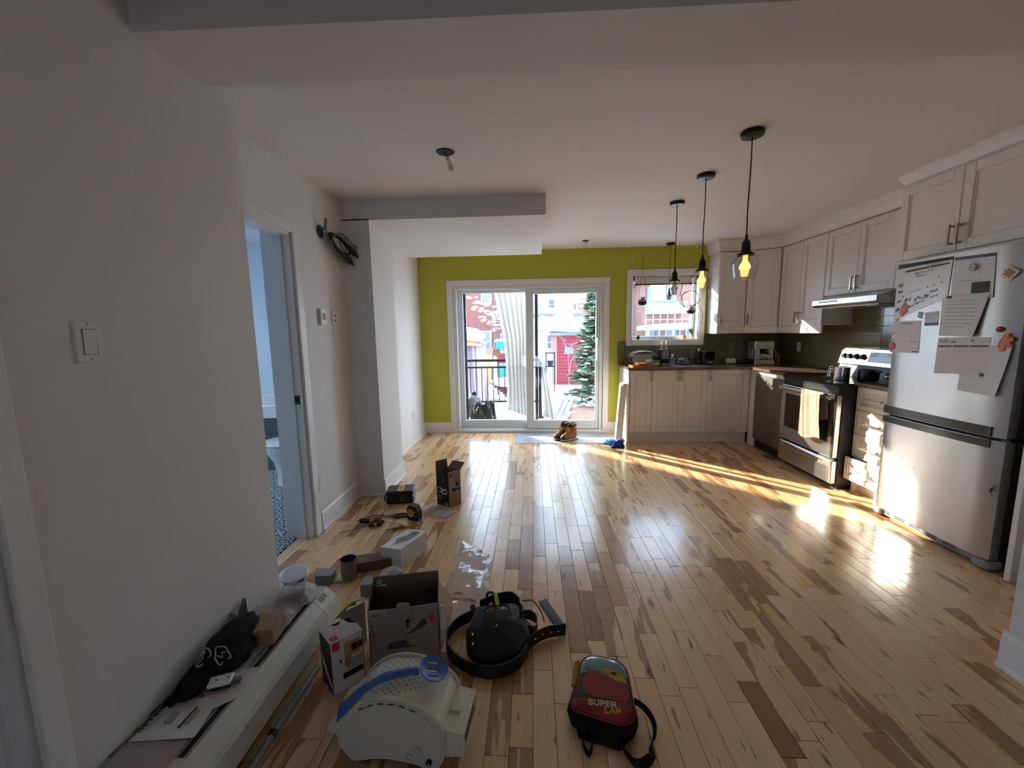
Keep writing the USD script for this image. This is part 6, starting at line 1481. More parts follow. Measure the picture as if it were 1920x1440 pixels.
house('brick_house', 'red brick house behind the left door panel', -9.0, -1.2, 26, 5.2, 'brick_red', True, [(-3.2, 3.2, .55, 1.3), (-2.05, 3.0, .32, 1.6), (-5.2, 1.8, .9, 1.5), (-3.6, .2, .9, 1.2), (-2.0, .1, .6, 1.1)])
house('beige_house', 'pale rendered house behind the bare trees', -1.1, 3.2, 33, 6.4, 'beige_render', False, [(.35, 2.4, .42, .75), (1.35, 3.1, .42, .75), (-.6, 2.4, .42, .75), (2.4, 2.6, .42, .75)])
house('brick_house', 'narrow red brick house right of the pale curtain', 3.1, 4.3, 26.5, 6.2, 'brick_pale', True, [(3.9, 3.4, .3, 1.2)])
house('blue_house', 'pale blue sided house behind the conifer', 4.6, 6.2, 27, 4.8, 'grey_siding', False, [(4.5, 2.9, .8, 1.1)])
t = house('garage', 'low garage with a deep snow covered roof behind the shed', -.6, 2.9, 20, 1.55, 'grey_siding', False, [(.75, .5, .5, .7)], 3., roof=False)
P(t, 'eave', bx(-.8, 3.1, 19.7, 23, 1.55, 1.66), 'slate'); P(t, 'snow_cap', blob((1.1, 21.3, 1.72), (2.2, 1.9, .42), 7, .1, 4, 1.5), 'snow', True)
t = house('carport', 'grey carport with a flat snowy roof behind the garage', -1.0, 3.0, 24.2, 2.30, 'beige_render', False, (), 1.5, roof=False); P(t, 'eave', bx(-1.1, 3.0, 23.9, 25.7, 2.30, 2.42), 'slate'); P(t, 'snow_cap', drift(-1.1, 3.0, 23.9, 25.7, 2.42, .32, 5), 'snow', True)
# houses through the kitchen window
t = house('brick_house', 'red brick house with a white dormer beyond the kitchen window', 6.6, 11.6, 25, 5.0, 'brick_pale', True, [(6.9, .45, .75, 1.0), (8.1, .45, .75, 1.0), (9.3, .45, .75, 1.0), (10.4, .45, .75, 1.0)], roof=False)
P(t, 'roof', hull([(6.3, 24.6, 4.2), (11.9, 24.6, 4.2), (6.3, 28, 6.4), (11.9, 28, 6.4), (6.3, 28, 4.2), (11.9, 28, 4.2)]), 'brick_red')
P(t, 'siding', bx(6.75, 9.05, 24.3, 25.0, 2.35, 3.0), 'pale_siding')
gb = P(t, 'dormer', X(ext(Polygon([(6.85, 3.0), (8.35, 3.0), (8.30, 3.9), (8.0, 4.25), (7.6, 4.45), (7.2, 4.25), (6.90, 3.9)]), 1.2), np.array([[1, 0, 0, 0], [0, 0, 1, 24.2], [0, 1, 0, 0], [0, 0, 0, 1.]])), 'pale_siding'); P(gb, 'window', bx(7.95, 8.2, 24.17, 24.2, 3.1, 3.75), 'glass_dark'); P(gb, 'door_frame', [bx(7.25, 7.3, 24.18, 24.2, 3.05, 3.9), bx(7.55, 7.6, 24.18, 24.2, 3.05, 3.9), bx(7.25, 7.6, 24.18, 24.2, 3.86, 3.9)], 'window_trim')
bb = P(t, 'balcony', bx(6.3, 11.6, 23.2, 25, 1.35, 1.60), 'grey_siding')
for k in range(14): P(bb, 'railing_post', bx(6.35 + .4 * k, 6.39 + .4 * k, 23.2, 23.24, 1.60, 2.25), 'window_trim')
for z in (1.92, 2.25): P(bb, 'railing_bar', bx(6.3, 11.6, 23.2, 23.24, z, z + .04), 'window_trim')
for k in range(4): P(bb, 'pillar', bx(6.5 + 1.4 * k, 6.6 + 1.4 * k, 23.3, 23.4, -.65, 1.35), 'window_trim')
P(bb, 'snow_cap', drift(6.3, 11.6, 23.1, 24.8, 1.60, .12, 9), 'snow', True)
# neighbouring walls beside the deck and the bathroom
struct('wall_party', [bx(-1.62, -1.50, 5.72, 6.56, -.7, 3.4)], 'brick_red')
house('grey_house', 'grey sided neighbouring house across the lane', -9.0, -7.2, -8, 4.6, 'grey_siding', False, (), 20, -.7, False)
# ---------------------------------------------------------------- on the counter, the stove, the window and the fridge
CT = .9525
t = T('food_container', 'large clear plastic tub with lid at the left end of the counter', 'container', (1.43, 5.33, CT))
P(t, 'tub', [ext(rrect(.23, .17, .03).difference(rrect(.224, .164, .028)), .14, .002), ext(rrect(.23, .17, .03), .003)], 'tub_clear'); P(t, 'lid', [X(grid(lambda u, v: (-.17 + .34 * u, -.11 + .22 * v, .165 + .02 * np.sin(np.pi * u) + .008 * np.sin(np.pi * v) - .05 * np.abs(2 * u - 1) ** 6), 24, 12, .003), np.eye(4))], 'tub_clear', True)
P(t, 'bail', tube(spline([(-.115, 0, .13), (-.165, -.03, .11), (-.17, -.05, .05), (-.14, -.06, .03)], 6), .004, 8), 'tub_clear', True)
t = T('serving_tray', 'orange wooden tray at the left end of the counter', 'tray', (1.385, 5.135, CT), .05)
P(t, 'board', ext(rrect(.30, .20, .02), .012), 'orange_plastic'); P(t, 'rim', ext(rrect(.31, .21, .025).difference(rrect(.292, .192, .02)), .022), 'orange_plastic')
t = T('frying_pan', 'small steel pan with orange inside on the orange tray', 'pan', (1.36, 5.12, CT + .013), .3)
P(t, 'bowl', lathe([(0, .004), (.055, .003), (.085, .030), (.092, .036), (.088, .037), (.055, .008), (0, .008)], 28), 'pan_steel', 40); P(t, 'handle', capsules([((-.08, .03, .034), .008, (-.17, .075, .05), .009)], .01, 1), 'black_plastic', True); P(t, 'food', blob((.035, -.01, .02), (.04, .03, .018), 3, .2, 2), 'orange_plastic', True)
t = T('green_tub', 'small bright green plastic tub on the orange tray', 'tub', (1.555, 5.16, CT + .013)); P(t, 'bowl', lathe([(0, 0), (.04, 0), (.047, .03), (.050, .062), (.047, .062), (.043, .004), (0, .004)], 24), 'green_plastic', 40); P(t, 'label', lathe([(.0442, .01), (.0478, .03), (.0480, .0305), (.045, .01)], 24), 'print_white', 40)
t = T('white_carton', 'small white carton inside the clutter by the clear tub', 'carton', (1.475, 5.19, CT)); P(t, 'box', bx(-.035, .035, -.03, .03, 0, .085, .003), 'paper'); P(t, 'label', bx(-.03, .03, -.0312, -.0295, .02, .05), 'print_grey')
t = T('paper_dispenser', 'dark box shaped dispenser with a pale front on the counter', 'dispenser', (1.695, 5.30, CT)); P(t, 'case', bx(-.065, .065, -.06, .06, 0, .205, .006), 'black_plastic'); P(t, 'front', bx(-.045, .045, -.0625, -.059, .085, .19, .001), 'mid_grey'); P(t, 'tray', bx(-.05, .05, -.075, -.058, .0, .03, .003), 'print_grey')
t = T('soap_bottle', 'clear bottle of bluish dish soap by the sink', 'bottle', (1.745, 5.12, CT)); P(t, 'bottle', lathe([(0, 0), (.036, 0), (.038, .01), (.034, .045), (.037, .075), (.034, .10), (.016, .115), (.012, .13), (0, .13)], 24), 'soap_clear', 40); P(t, 'label', lathe([(.0375, .078), (.0362, .092), (.0368, .092), (.0381, .078)], 24), 'print_blue', 40); P(t, 'cap', cyl((0, 0, .13), (0, 0, .15), .013), 'print_white', 40)
for k, x in enumerate((1.712, 1.768)):
    lab = ['left white candle stick in front of the window casing', 'right white candle stick in front of the window casing'][k]
    t = T('glass_tube', lab.replace('candle stick', 'slim glass tube'), 'glass tube', (x, 5.43, CT)); P(t, 'stem', lathe([(0, 0), (.02, 0), (.02, .004), (.008, .01), (.0085, .30), (.006, .305), (0, .305)], 16), 'white_plastic', 40); P(t, 'bulge', lathe([(.0085, .17), (.014, .18), (.014, .25), (.0085, .26)], 16), 'tub_clear', 40)
t = T('dish_rag', 'crumpled dark dish cloth beside the sink', 'cloth', (1.93, 5.25, CT)); P(t, 'cloth', bagshape(0, .16, .13, .06, 51, '', amp=.8), 'dark_grey', True)
sk = T('sink', 'steel sink set into the dark countertop under the window', 'sink', (1.98, 5.24, CT)); P(sk, 'rim', ext(rrect(.50, .40, .04).difference(rrect(.46, .36, .035)), .004), 'pan_steel'); P(sk, 'basin', X(ext(rrect(.462, .362, .035), .0012), trm((0, 0, .0004))), 'steel_dark')
t = T('black_bottle', 'black insulated bottle with a shiny cap on the counter', 'bottle', (2.15, 5.33, CT)); P(t, 'body', lathe([(0, 0), (.036, 0), (.037, .01), (.037, .12), (.030, .15), (.019, .165), (.018, .175), (0, .175)], 24), 'black_gloss', 40); P(t, 'cap', lathe([(.0, .175), (.020, .175), (.021, .205), (.018, .212), (0, .212)], 20), 'chrome', 40)
t = T('toaster', 'black box shaped toaster beside the black bottle', 'toaster', (2.265, 5.37, CT)); P(t, 'case', rbox(0, 0, .008, .165, .14, .165, .015), 'black_gloss', 40); P(t, 'trim_line', bx(-.08, .08, -.071, -.066, .168, .172), 'chrome')
for k in (-.03, 0, .03): P(t, 'dial', X(cyl((0, 0, 0), (0, 0, .010), .008, n=14), trm((k, -.070, .028)) @ rotm(math.pi / 2, [1, 0, 0])), 'chrome', 40)
t = T('white_mug', 'white mug with dark print lying on its side on the counter', 'mug', M=trm((2.58, 5.38, CT + .037)) @ rotm(math.pi / 2, [0, 1, .12])); P(t, 'body', lathe([(0, -.048), (.033, -.047), (.037, -.04), (.037, .05), (.034, .05), (.033, -.04), (0, -.042)], 26), 'porcelain', 40); P(t, 'handle', tube(spline([(0, .034, -.025), (0, .062, -.02), (0, .064, .02), (0, .034, .028)], 6), .005, 8), 'porcelain', True); P(t, 'print', blob((-.034, -.012, .0), (.004, .012, .018), 2, .2, 2), 'print_black', True)
t = T('espresso_machine', 'steel espresso machine in the counter corner', 'espresso machine', (2.93, 5.34, CT), -.12)
P(t, 'base', bx(-.115, .115, -.14, .12, 0, .062, .006), 'steel'); P(t, 'drip_grate', bx(-.105, .105, -.135, -.03, .061, .065), 'dark_grey'); P(t, 'back', bx(-.105, .105, -.03, .12, .06, .20, .004), 'steel'); P(t, 'head', bx(-.115, .115, -.12, .12, .195, .298, .008), 'steel')
P(t, 'side_post', [bx(-.105, -.05, -.115, -.03, .06, .20, .003), bx(.05, .105, -.115, -.03, .06, .20, .003)], 'steel'); P(t, 'group_head', cyl((0, -.07, .16), (0, -.07, .197), .032, n=20), 'black_plastic', 40); P(t, 'portafilter', [cyl((0, -.07, .135), (0, -.07, .165), .034, n=20), capsules([((.0, -.10, .145), .010, (.03, -.17, .135), .012)], .01, 1)], 'black_plastic', 40)
P(t, 'spout', [cyl((-.008, -.07, .11), (-.008, -.07, .14), .006), cyl((.010, -.07, .11), (.010, -.07, .14), .006)], 'chrome'); P(t, 'dial', X(cyl((0, 0, 0), (0, 0, .012), .020, n=22), trm((.062, -.120, .262)) @ rotm(math.pi / 2, [1, 0, 0])), 'print_white', 40)
for z in (.27, .235): P(t, 'button', X(cyl((0, 0, 0), (0, 0, .005), .009, n=14), trm((-.085, -.12, z)) @ rotm(math.pi / 2, [1, 0, 0])), 'chrome', 40)
P(t, 'steam_wand', tube(spline([(.118, -.08, .19), (.135, -.09, .18), (.138, -.11, .12), (.13, -.12, .09)], 5), .005, 8), 'chrome', True)
t = T('dark_tray', 'low dark bundle on the counter left of the espresso machine', 'bundle', (2.75, 5.40, CT)); P(t, 'bundle', blob((0, 0, .025), (.085, .05, .035), 8, .25, 3, 2, 0), 'bag_black', True)
t = T('pepper_mill', 'pale wooden pepper mill in the dark counter corner', 'mill', (3.12, 5.28, CT)); P(t, 'body', lathe([(0, 0), (.025, 0), (.026, .01), (.018, .05), (.022, .09), (.024, .10), (.018, .105), (.0, .13)], 20), 'print_tan', 40); P(t, 'knob', trimesh.creation.icosphere(2, .014), 'chrome', True, xf=trm((0, 0, .138)))
t = T('steel_pitcher', 'steel measuring pot with wire handle on the stove top', 'pot', (2.80, 3.78, .9365)); P(t, 'body', lathe([(0, 0), (.058, 0), (.062, .006), (.062, .115), (.065, .12), (.060, .12), (.059, .006), (0, .004)], 30), 'chrome', 40); P(t, 'handle', tube(spline([(-.02, .055, .11), (-.03, .095, .11), (-.035, .112, .075), (-.036, .118, .03), (-.03, .10, .02), (-.03, .098, .08), (-.02, .06, .10)], 6), .005, 8), 'chrome', True)
t = T('black_pot', 'small black pot behind the steel pot on the stove', 'pot', (2.94, 3.66, .9365)); P(t, 'body', lathe([(0, 0), (.07, 0), (.075, .01), (.076, .10), (.072, .10), (.07, .01), (0, .008)], 26), 'black_gloss', 40); P(t, 'handle', capsules([((.0, -.07, .09), .008, (.0, -.13, .095), .008)], .01, 1), 'black_plastic', True)
t = T('cutlery_bundle', 'tangle of steel utensils and foil on the short countertop', 'utensils', (2.92, 3.30, CT)); g = np.random.default_rng(4)
P(t, 'foil', bagshape(0, .24, .22, .05, 61, '', amp=1.1), 'dark_grey', True)
for k in range(6): a = g.random() * 3; P(t, 'utensil', capsules([((-.10 * math.cos(a) + .01 * k, -.10 * math.sin(a), .055), .004, (.08 * math.cos(a), .08 * math.sin(a), .06), .004), ((.08 * math.cos(a), .08 * math.sin(a), .06), .010, (.11 * math.cos(a), .11 * math.sin(a), .06), .010)]), 'chrome', 40)
# towel on the oven handle
t = T('dish_towel', 'beige dish towel hanging over the oven door handle', 'towel', (2.53, 3.70, .84), world=True)


def towel(front, zlo, seed):
    def f(u, v):
        y = 3.575 + .255 * u + .012 * np.sin(v * 3 + seed) + (.02 * v * (u - .5)); zt_ = .834 - (.834 - zlo) * v + .02 * np.sin(u * 5 + seed) * v
        fold = .007 * np.sin(u * 11 + seed + v) + .005 * np.sin(u * 17 + 2.5 * v + seed) + .004 * meshkit.noise(np.stack([u * 9, v * 9, 0 * u + seed], -1), 3)
        return (2.514 - .004 + np.abs(fold) * -1.0 - .004 * v if front else 2.553 + fold * .3) + 0 * u, y, zt_
    return f


P(t, 'front_drop', grid(towel(True, .425, 1.), 44, 40, -.003), 'towel_cloth', True); P(t, 'back_drop', grid(towel(False, .60, 2.), 30, 12, .003), 'towel_cloth', True); P(t, 'fold_over', grid(lambda u, v: (2.5335 - .0235 * np.cos(np.pi * v), 3.577 + .252 * u, .830 + .014 * np.sin(np.pi * v) + .002 * np.sin(u * 20)), 44, 8, -.003), 'towel_cloth', True)
P(t, 'fringe', [cyl((2.505, y, .44), (2.508, y + .004, .412), .0016, n=4) for y in np.linspace(3.585, 3.83, 34)], 'tool_wood', kind='stuff')

# window sill and hanging planters
def planter(label, x, z, rz=0.):
    t = T('hanging_planter', label, 'planter', (x, YB - .06, z), rz)
    P(t, 'bowl', lathe([(0, -.045), (.035, -.043), (.058, -.02), (.060, .0), (.054, .002), (.052, -.015), (0, -.03)], 24), 'black_plastic', 40); P(t, 'upper', lathe([(.060, 0), (.052, .025), (.030, .040), (.027, .038), (.05, .022), (.056, 0)], 24), 'mid_grey', 40)
    for s in (-1, 1): P(t, 'cord', tube([(s * .055, 0, .0), (s * .045, 0, .12), (s * .012, .03, .36), (s * .01, .036, .60 if z > 1.75 else .45)], .0016, 6), 'wire_black')
    lf = []
    gg = np.random.default_rng(int(x * 100))
    for k in range(16): a = gg.random() * 6.28; e = np.array([.03 * math.cos(a), .03 * math.sin(a), .045 + .03 * gg.random()]); lf.append(capsules([((0, 0, .02), .003, e * .6 + [0, 0, .015], .0045), (e * .6 + [0, 0, .015], .0045, e, .0015)]))
    P(t, 'plant', lf, 'dark_grey', True, kind='stuff')


planter('black hanging planter at the left of the kitchen window', 1.455, 1.775); planter('black hanging planter at the right of the kitchen window', 2.085, 1.655, .2)
t = T('wire_wreath', 'round dark twig wreath hanging in the kitchen window', 'wreath', (2.05, YB - .10, 1.80)); g = np.random.default_rng(8); wr = []
for k in range(4): a = np.linspace(.2 + k, 6.1 + k, 40); wr.append(tube(np.c_[(.105 + .006 * k + .01 * np.sin(3 * a + k)) * np.cos(a), .008 * np.sin(5 * a + k), (.105 + .008 * np.sin(2 * a)) * np.sin(a)], .0026, 5))
P(t, 'ring', wr, 'twig', True, kind='stuff')
tg = []
for k in range(14): a = g.random() * 6.28; p = np.array([.108 * math.cos(a), 0, .108 * math.sin(a)]); tg.append(cyl(p, p + g.normal(0, .035, 3) * [1, .4, 1], .0022, .001, 5))
tg += [tube(spline([(.10, 0, -.02), (.14, .02, -.12), (.18, .02, -.20), (.17, .03, -.33)], 5), .0028, 5), tube(spline([(.13, .02, -.10), (.10, .02, -.24), (.15, .02, -.22)], 5), .002, 5)]
P(t, 'twig', tg, 'twig', kind='stuff'); P(t, 'hanger', cyl((0, 0, .11), (0, .03, .30), .0012, n=5), 'wire_black')
t = T('sill_plant', 'pale green leafy plant at the right end of the window sill', 'plant', (2.16, YB + .045, 1.2815)); P(t, 'pot', lathe([(0, 0), (.028, 0), (.036, .05), (.033, .05), (0, .045)], 20), 'tub_clear', 40); g = np.random.default_rng(9)
for k in range(11):
    a = g.random() * 6.28; L = .06 + .09 * g.random(); e = np.array([-.8 * abs(math.cos(a)) * L * .8, math.sin(a) * .03, .05 + L]); P(t, 'leaf', grid(lambda u, v: (e[0] * u + .016 * (v - .5) * np.sin(np.pi * u), e[1] * u + .010 * (v - .5), .04 + (e[2] - .04) * u - .03 * u ** 3), 8, 4, .0008), 'leaf', True)
P(t, 'stalk', [cyl((.0, 0, .04), (.012, .0, .33), .004, .002, 6), cyl((.01, .01, .04), (.02, .01, .26), .004, .002, 6)], 'leaf')
t = T('yellow_cup', 'small yellow cup on the kitchen window sill', 'cup', (2.045, YB + .04, 1.2815)); P(t, 'body', lathe([(0, 0), (.026, 0), (.031, .05), (.028, .05), (.024, .004), (0, .004)], 22), 'yellow_plastic', 40); P(t, 'stripe', lathe([(.0293, .03), (.0308, .045), (.0313, .045), (.0298, .03)], 22), 'print_white', 40)
t = T('sill_figurine', 'small dark round figurine on the left of the window sill', 'figurine', (1.43, YB + .03, 1.2815)); P(t, 'body', blob((0, 0, .020), (.022, .018, .020), 2, .2, 2), 'twig', True); P(t, 'head', trimesh.creation.icosphere(2, .014), 'twig', True, xf=trm((.006, 0, .045)))
t = T('sill_sticks', 'thin dark twigs lying along the window sill', 'twigs', (1.74, YB + .03, 1.2825)); P(t, 'twig', [tube(spline([(-.16, 0, 0), (-.05, .01, .004), (.08, -.005, .003), (.19, .01, .006)], 5), .004, 6), tube(spline([(-.02, .02, 0), (.10, .015, .012), (.20, .02, .004)], 5), .003, 6)], 'twig', True)
t = T('switch_box', 'pale wall switch half hidden left of the kitchen window', 'switch', M=wall_frame((1.19, YB, 1.38), (0, -1, 0))); P(t, 'cover_plate', bx(-.035, .035, -.057, .057, 0, .006, .003), 'green_paint'); P(t, 'rocker', bx(-.016, .016, -.033, .033, .005, .009, .001), 'green_paint')

# step stool leaning on the cabinet end, cloths, mat, boots
t = T('folded_stool', 'white folded step stool leaning against the cabinet end', 'step stool', M=trm((1.075, 5.02, 0)) @ rotm(.075, [0, 1, 0]) @ rotm(-.12, [0, 0, 1]))
outer = rrect(.215, .76, .035); slots = unary_union([X_ for X_ in [sbox(-.072, -.33, .072, -.12).buffer(.012), sbox(-.072, -.085, .072, .10).buffer(.012), sbox(-.072, .135, .072, .30).buffer(.012)]])
Mst = np.array([[0, 0, 1, -.045], [1, 0, 0, .0], [0, 1, 0, .385], [0, 0, 0, 1.]])
P(t, 'front_leg_frame', X(ext(outer.difference(slots), .024), Mst @ trm((0, 0, .050))), 'stool_plastic'); P(t, 'back_leg_frame', X(ext(outer.difference(slots), .02), Mst @ trm((0, 0, .024))), 'stool_plastic'); P(t, 'step_board', X(ext(rrect(.205, .70, .03), .018), Mst @ trm((0, .015, .0))), 'stool_plastic'); P(t, 'hinge', X(cyl((-.10, .335, .035), (.10, .335, .035), .018), Mst), 'stool_plastic', 40)
P(t, 'rubber_foot', [X(cyl((s * .085, -.372, .03), (s * .085, -.385, .03), .018), Mst) for s in (-1, 1)], 'white_plastic', kind='stuff')
for k, (x, y, w, d, h, m, lab) in enumerate(((1.03, 4.83, .15, .13, .055, 'blue_cloth', 'dark blue cloth bundled at the foot of the stool'), (.965, 4.955, .13, .14, .05, 'blue_light_cloth', 'light blue cloth behind the dark blue one on the floor'))):
    t = T('floor_cloth', lab, 'cloth', (x, y, .002), .4 * k); P(t, 'cloth', bagshape(0, w, d, h, 71 + k, '', amp=.7), m, True)
t = T('white_roll', 'small white roll on top of the blue cloths', 'roll', (1.085, 4.875, .06)); P(t, 'roll', lathe([(.010, -.03), (.025, -.03), (.027, 0), (.025, .03), (.010, .03), (.010, -.03)], 20), 'white_plastic', 40, xf=rotm(1.2, [0, 1, .3])); P(t, 'label', lathe([(.0262, -.012), (.0275, 0), (.0262, .012)], 20), 'print_red', 40, xf=rotm(1.2, [0, 1, .3]))
t = T('door_mat', 'printed tile pattern vinyl mat in front of the patio door', 'mat', (.39, 5.23, 0)); P(t, 'mat', ext(rrect(1.24, .52, .006), .004), 'mat_print'); P(t, 'border', ext(rrect(1.25, .53, .008).difference(rrect(1.22, .50, .005)), .0045), 'print_grey')
# boots
pf = [(-.105, .0), (-.110, .055), (-.10, .10), (-.105, .17), (-.06, .185), (-.02, .178), (.0, .14), (.03, .105), (.085, .085), (.135, .065), (.150, .035), (.145, .0)]


def boot(name, label, loc, rz):
    t = T(name, label, 'boot', loc, rz, group=None)
    pc = spline(np.c_[pf + pf[:1], [0] * 13], 4)[:, :2]; base = Polygon(pc).buffer(0)
    secs = []
    up = capsules([((-.065, 0, .06), .042, (-.06, 0, .13), .045), ((-.065, 0, .06), .042, (.02, 0, .055), .042), ((.02, 0, .055), .042, (.10, 0, .048), .042), ((-.06, 0, .13), .045, (-.045, 0, .175), .045), ((-.06, 0, .13), .045, (.0, 0, .095), .038), ((.0, 0, .095), .038, (.10, 0, .048), .040)], .012, 4)
    v = up.vertices; v[:, 2] = np.clip(v[:, 2], .018, .205); P(t, 'upper', up, 'boot_leather', True)
    P(t, 'collar', X(lathe([(.040, .0), (.050, .004), (.052, .018), (.046, .028), (.036, .024), (.034, .0)], 24), trm((-.05, 0, .185)) @ rotm(.18, [0, 1, 0]) @ np.diag([1.1, .92, 1, 1])), 'boot_collar', True)
    P(t, 'opening', X(cyl((0, 0, 0), (0, 0, .003), .042), trm((-.05, 0, .20)) @ rotm(.18, [0, 1, 0])), 'boot_dark'); P(t, 'tongue', X(hull([(0, -.022, 0), (0, .022, 0), (-.03, -.024, .07), (-.03, .024, .07), (.008, -.022, 0), (.008, .022, 0), (-.022, -.024, .07), (-.022, .024, .07)]), trm((.015, 0, .15))), 'boot_collar')
    so = Polygon([(-.11, -.03), (-.085, -.043), (-.02, -.040), (.06, -.046), (.12, -.040), (.145, -.015), (.145, .015), (.12, .040), (.06, .046), (-.02, .040), (-.085, .043), (-.11, .03)]).buffer(.006).buffer(-.002)
    P(t, 'sole', ext(so, .014, .010), 'boot_sole'); P(t, 'tread', ext(so.buffer(-.003), .010), 'boot_dark'); P(t, 'toe_cap', [X(trimesh.creation.icosphere(3, 1), trm((.105, 0, .045)) @ np.diag([.045, .0435, .030, 1]))], 'boot_dark', True)
    for k in range(5): a = k / 4; P(t, 'lace', tube(spline([(.055 - .055 * a, -.030, .098 + .06 * a), (.062 - .052 * a, 0, .112 + .062 * a), (.050 - .055 * a, .030, .100 + .06 * a)], 4), .0035, 6), 'lace_yellow', True)
    P(t, 'bow', [tube(spline([(.02, 0, .165), (.035, s * .03, .155), (.04, s * .045, .13), (.02, 0, .165)], 5), .0028, 6) for s in (-1, 1)], 'lace_yellow', True)


boot('work_boot', 'brown work boot with yellow laces, the front one on the mat', (.475, 5.13, .0045), math.pi + .62); boot('work_boot', 'brown work boot with yellow laces, the one behind on the mat', (.385, 5.20, .0045), math.pi + .72)

# papers and magnets on the fridge: a frame with u = -y, v up, w towards the room
FX = lambda y: 2.572 + .014 * ((y - 2.675) / .383) ** 2


def fridge_sheet(name, label, cat, quad, mat_, lift=.0015, curl=0., group=None):
    """A sheet on the freezer door over four (y, z) corners: top left, top right, bottom right, bottom left."""
    q = np.array(quad, float); c = q.mean(0); o = np.array([FX(c[0]), c[0], c[1]])
    t = T(name, label, cat, tuple(o), group=group)
    def f(u, v, dw=0.):
        p = (1 - u)[..., None] * (1 - v)[..., None] * q[0] + u[..., None] * (1 - v)[..., None] * q[1] + u[..., None] * v[..., None] * q[2] + (1 - u)[..., None] * v[..., None] * q[3]
        return FX(p[..., 0]) - lift - dw - curl * (np.clip(u - .35, 0, 1) ** 2) * (.3 + v ** 2) - o[0], p[..., 0] - o[1], p[..., 1] - o[2]
    P(t, 'sheet', grid(lambda u, v: f(u, v), 14, 14, -.0007), mat_, True); t.f = f; return t


def mark(t, u0, u1, v0, v1, m, name='print_patch'):
    P(t, name, grid(lambda a, b: t.f(u0 + (u1 - u0) * a, v0 + (v1 - v0) * b, .0006), 5, 4, -.0006), m)


def scrib(t, u0, v0, w, h, m, seed, n=7):
    g = np.random.default_rng(seed); u = np.linspace(u0, u0 + w, n * 3); v = v0 + h * g.random(n * 3); p = np.stack(t.f(u, v, .0014), -1); P(t, 'handwriting', tube(p, .0011, 4), m)


t = fridge_sheet('whiteboard', 'glossy white weekly planner board with handwriting on the fridge', 'whiteboard', [(3.050, 1.838), (2.665, 1.832), (2.672, 1.585), (3.050, 1.455)], 'board_white', .003)
mark(t, .0, 1., .0, .075, 'print_black', 'header_bar'); mark(t, .16, .62, .13, .165, 'print_black', 'header_bar'); mark(t, .64, .96, .13, .165, 'print_black', 'header_bar')
for k, (u, v, w, h, m) in enumerate(((.55, .09, .3, .03, 'print_black'), (.36, .20, .34, .05, 'print_black'), (.40, .27, .18, .04, 'print_black'), (.05, .34, .10, .10, 'print_grey'), (.05, .46, .10, .08, 'print_grey'), (.04, .66, .11, .05, 'print_blue'), (.04, .80, .08, .07, 'print_blue'), (.20, .66, .14, .08, 'print_black'), (.42, .70, .12, .10, 'print_blue'), (.55, .72, .12, .10, 'print_blue'), (.70, .68, .12, .05, 'print_blue'), (.42, .82, .20, .06, 'print_blue'), (.70, .82, .14, .03, 'print_black'), (.22, .84, .2, .06, 'print_teal'), (.3, .56, .22, .03, 'print_black'))): scrib(t, u, v, w, h, m, k)
for k, (u, v) in enumerate(((.80, .40), (.62, .56), (.74, .56), (.86, .55), (.16, .60))): mark(t, u, u + .018, v, v + .03, 'print_black', 'dot')
t = fridge_sheet('calendar', 'small printed calendar sheet with pink dots at the left of the fridge', 'calendar', [(3.050, 1.447), (2.828, 1.447), (2.820, 1.230), (3.052, 1.228)], 'paper', .0015)
mark(t, .30, .72, .05, .10, 'print_grey', 'title_line')
g = np.random.default_rng(6)
for i in range(6):
    for j in range(4): mark(t, .14 + .14 * i, .155 + .14 * i, .18 + .15 * j, .205 + .15 * j, 'print_grey', 'dot')
for v, m in ((.35, 'print_pink'), (.56, 'print_teal')): mark(t, .05, .10, v, v + .05, m, 'dot')
mark(t, .7, .92, .64, .67, 'print_grey', 'text_line'); mark(t, .78, .96, .94, .965, 'print_black', 'text_line')
t = T('fridge_magnet', 'round pink magnet at the lower left of the calendar', 'magnet', (FX(3.035) - .0025, 3.035, 1.272)); P(t, 'disc', X(cyl((0, 0, 0), (-.006, 0, 0), .024, n=24), np.eye(4)), 'print_pink', 40); P(t, 'rim', X(lathe([(.024, 0), (.026, 0), (.026, .006), (.024, .006)], 24), rotm(-math.pi / 2, [0, 1, 0])), 'print_red', 40)
t = fridge_sheet('notice', 'white notice with a black box on the upper fridge door', 'paper', [(2.655, 1.822), (2.440, 1.812), (2.425, 1.565), (2.655, 1.565)], 'paper', .0022, .004); mark(t, .0, 1., .0, .07, 'print_purple', 'blue_edge'); mark(t, .50, .92, .62, .87, 'print_black', 'black_box'); scrib(t, .2, .55, .5, .03, 'print_grey', 41)
t = fridge_sheet('letter', 'curled typed letter in the middle of the fridge door', 'paper', [(2.700, 1.600), (2.440, 1.590), (2.487, 1.345), (2.695, 1.350)], 'paper', .004, .03)
mark(t, .10, .22, .02, .08, 'print_black', 'logo')
for k in range(8): mark(t, .12, .86 - .2 * (k == 7), .14 + .09 * k, .152 + .09 * k, 'print_grey', 'text_line')
t = fridge_sheet('planner_sheet', 'white three column sheet with black header bars on the fridge', 'paper', [(2.698, 1.338), (2.411, 1.345), (2.406, 1.135), (2.701, 1.110)], 'paper_warm', .0015)
for a, b in ((.02, .30), (.33, .63), (.66, .98)): mark(t, a, b, .22, .26, 'print_black', 'header_bar')
mark(t, .04, .22, .06, .14, 'print_grey', 'logo'); mark(t, .28, .38, .11, .14, 'print_black', 'text_line'); mark(t, .66, .72, .05, .13, 'print_grey', 'logo')
t = fridge_sheet('letter', 'curling white sheet at the lower right of the fridge papers', 'paper', [(2.545, 1.300), (2.305, 1.298), (2.340, 1.015), (2.548, 1.022)], 'paper', .0008, .035)
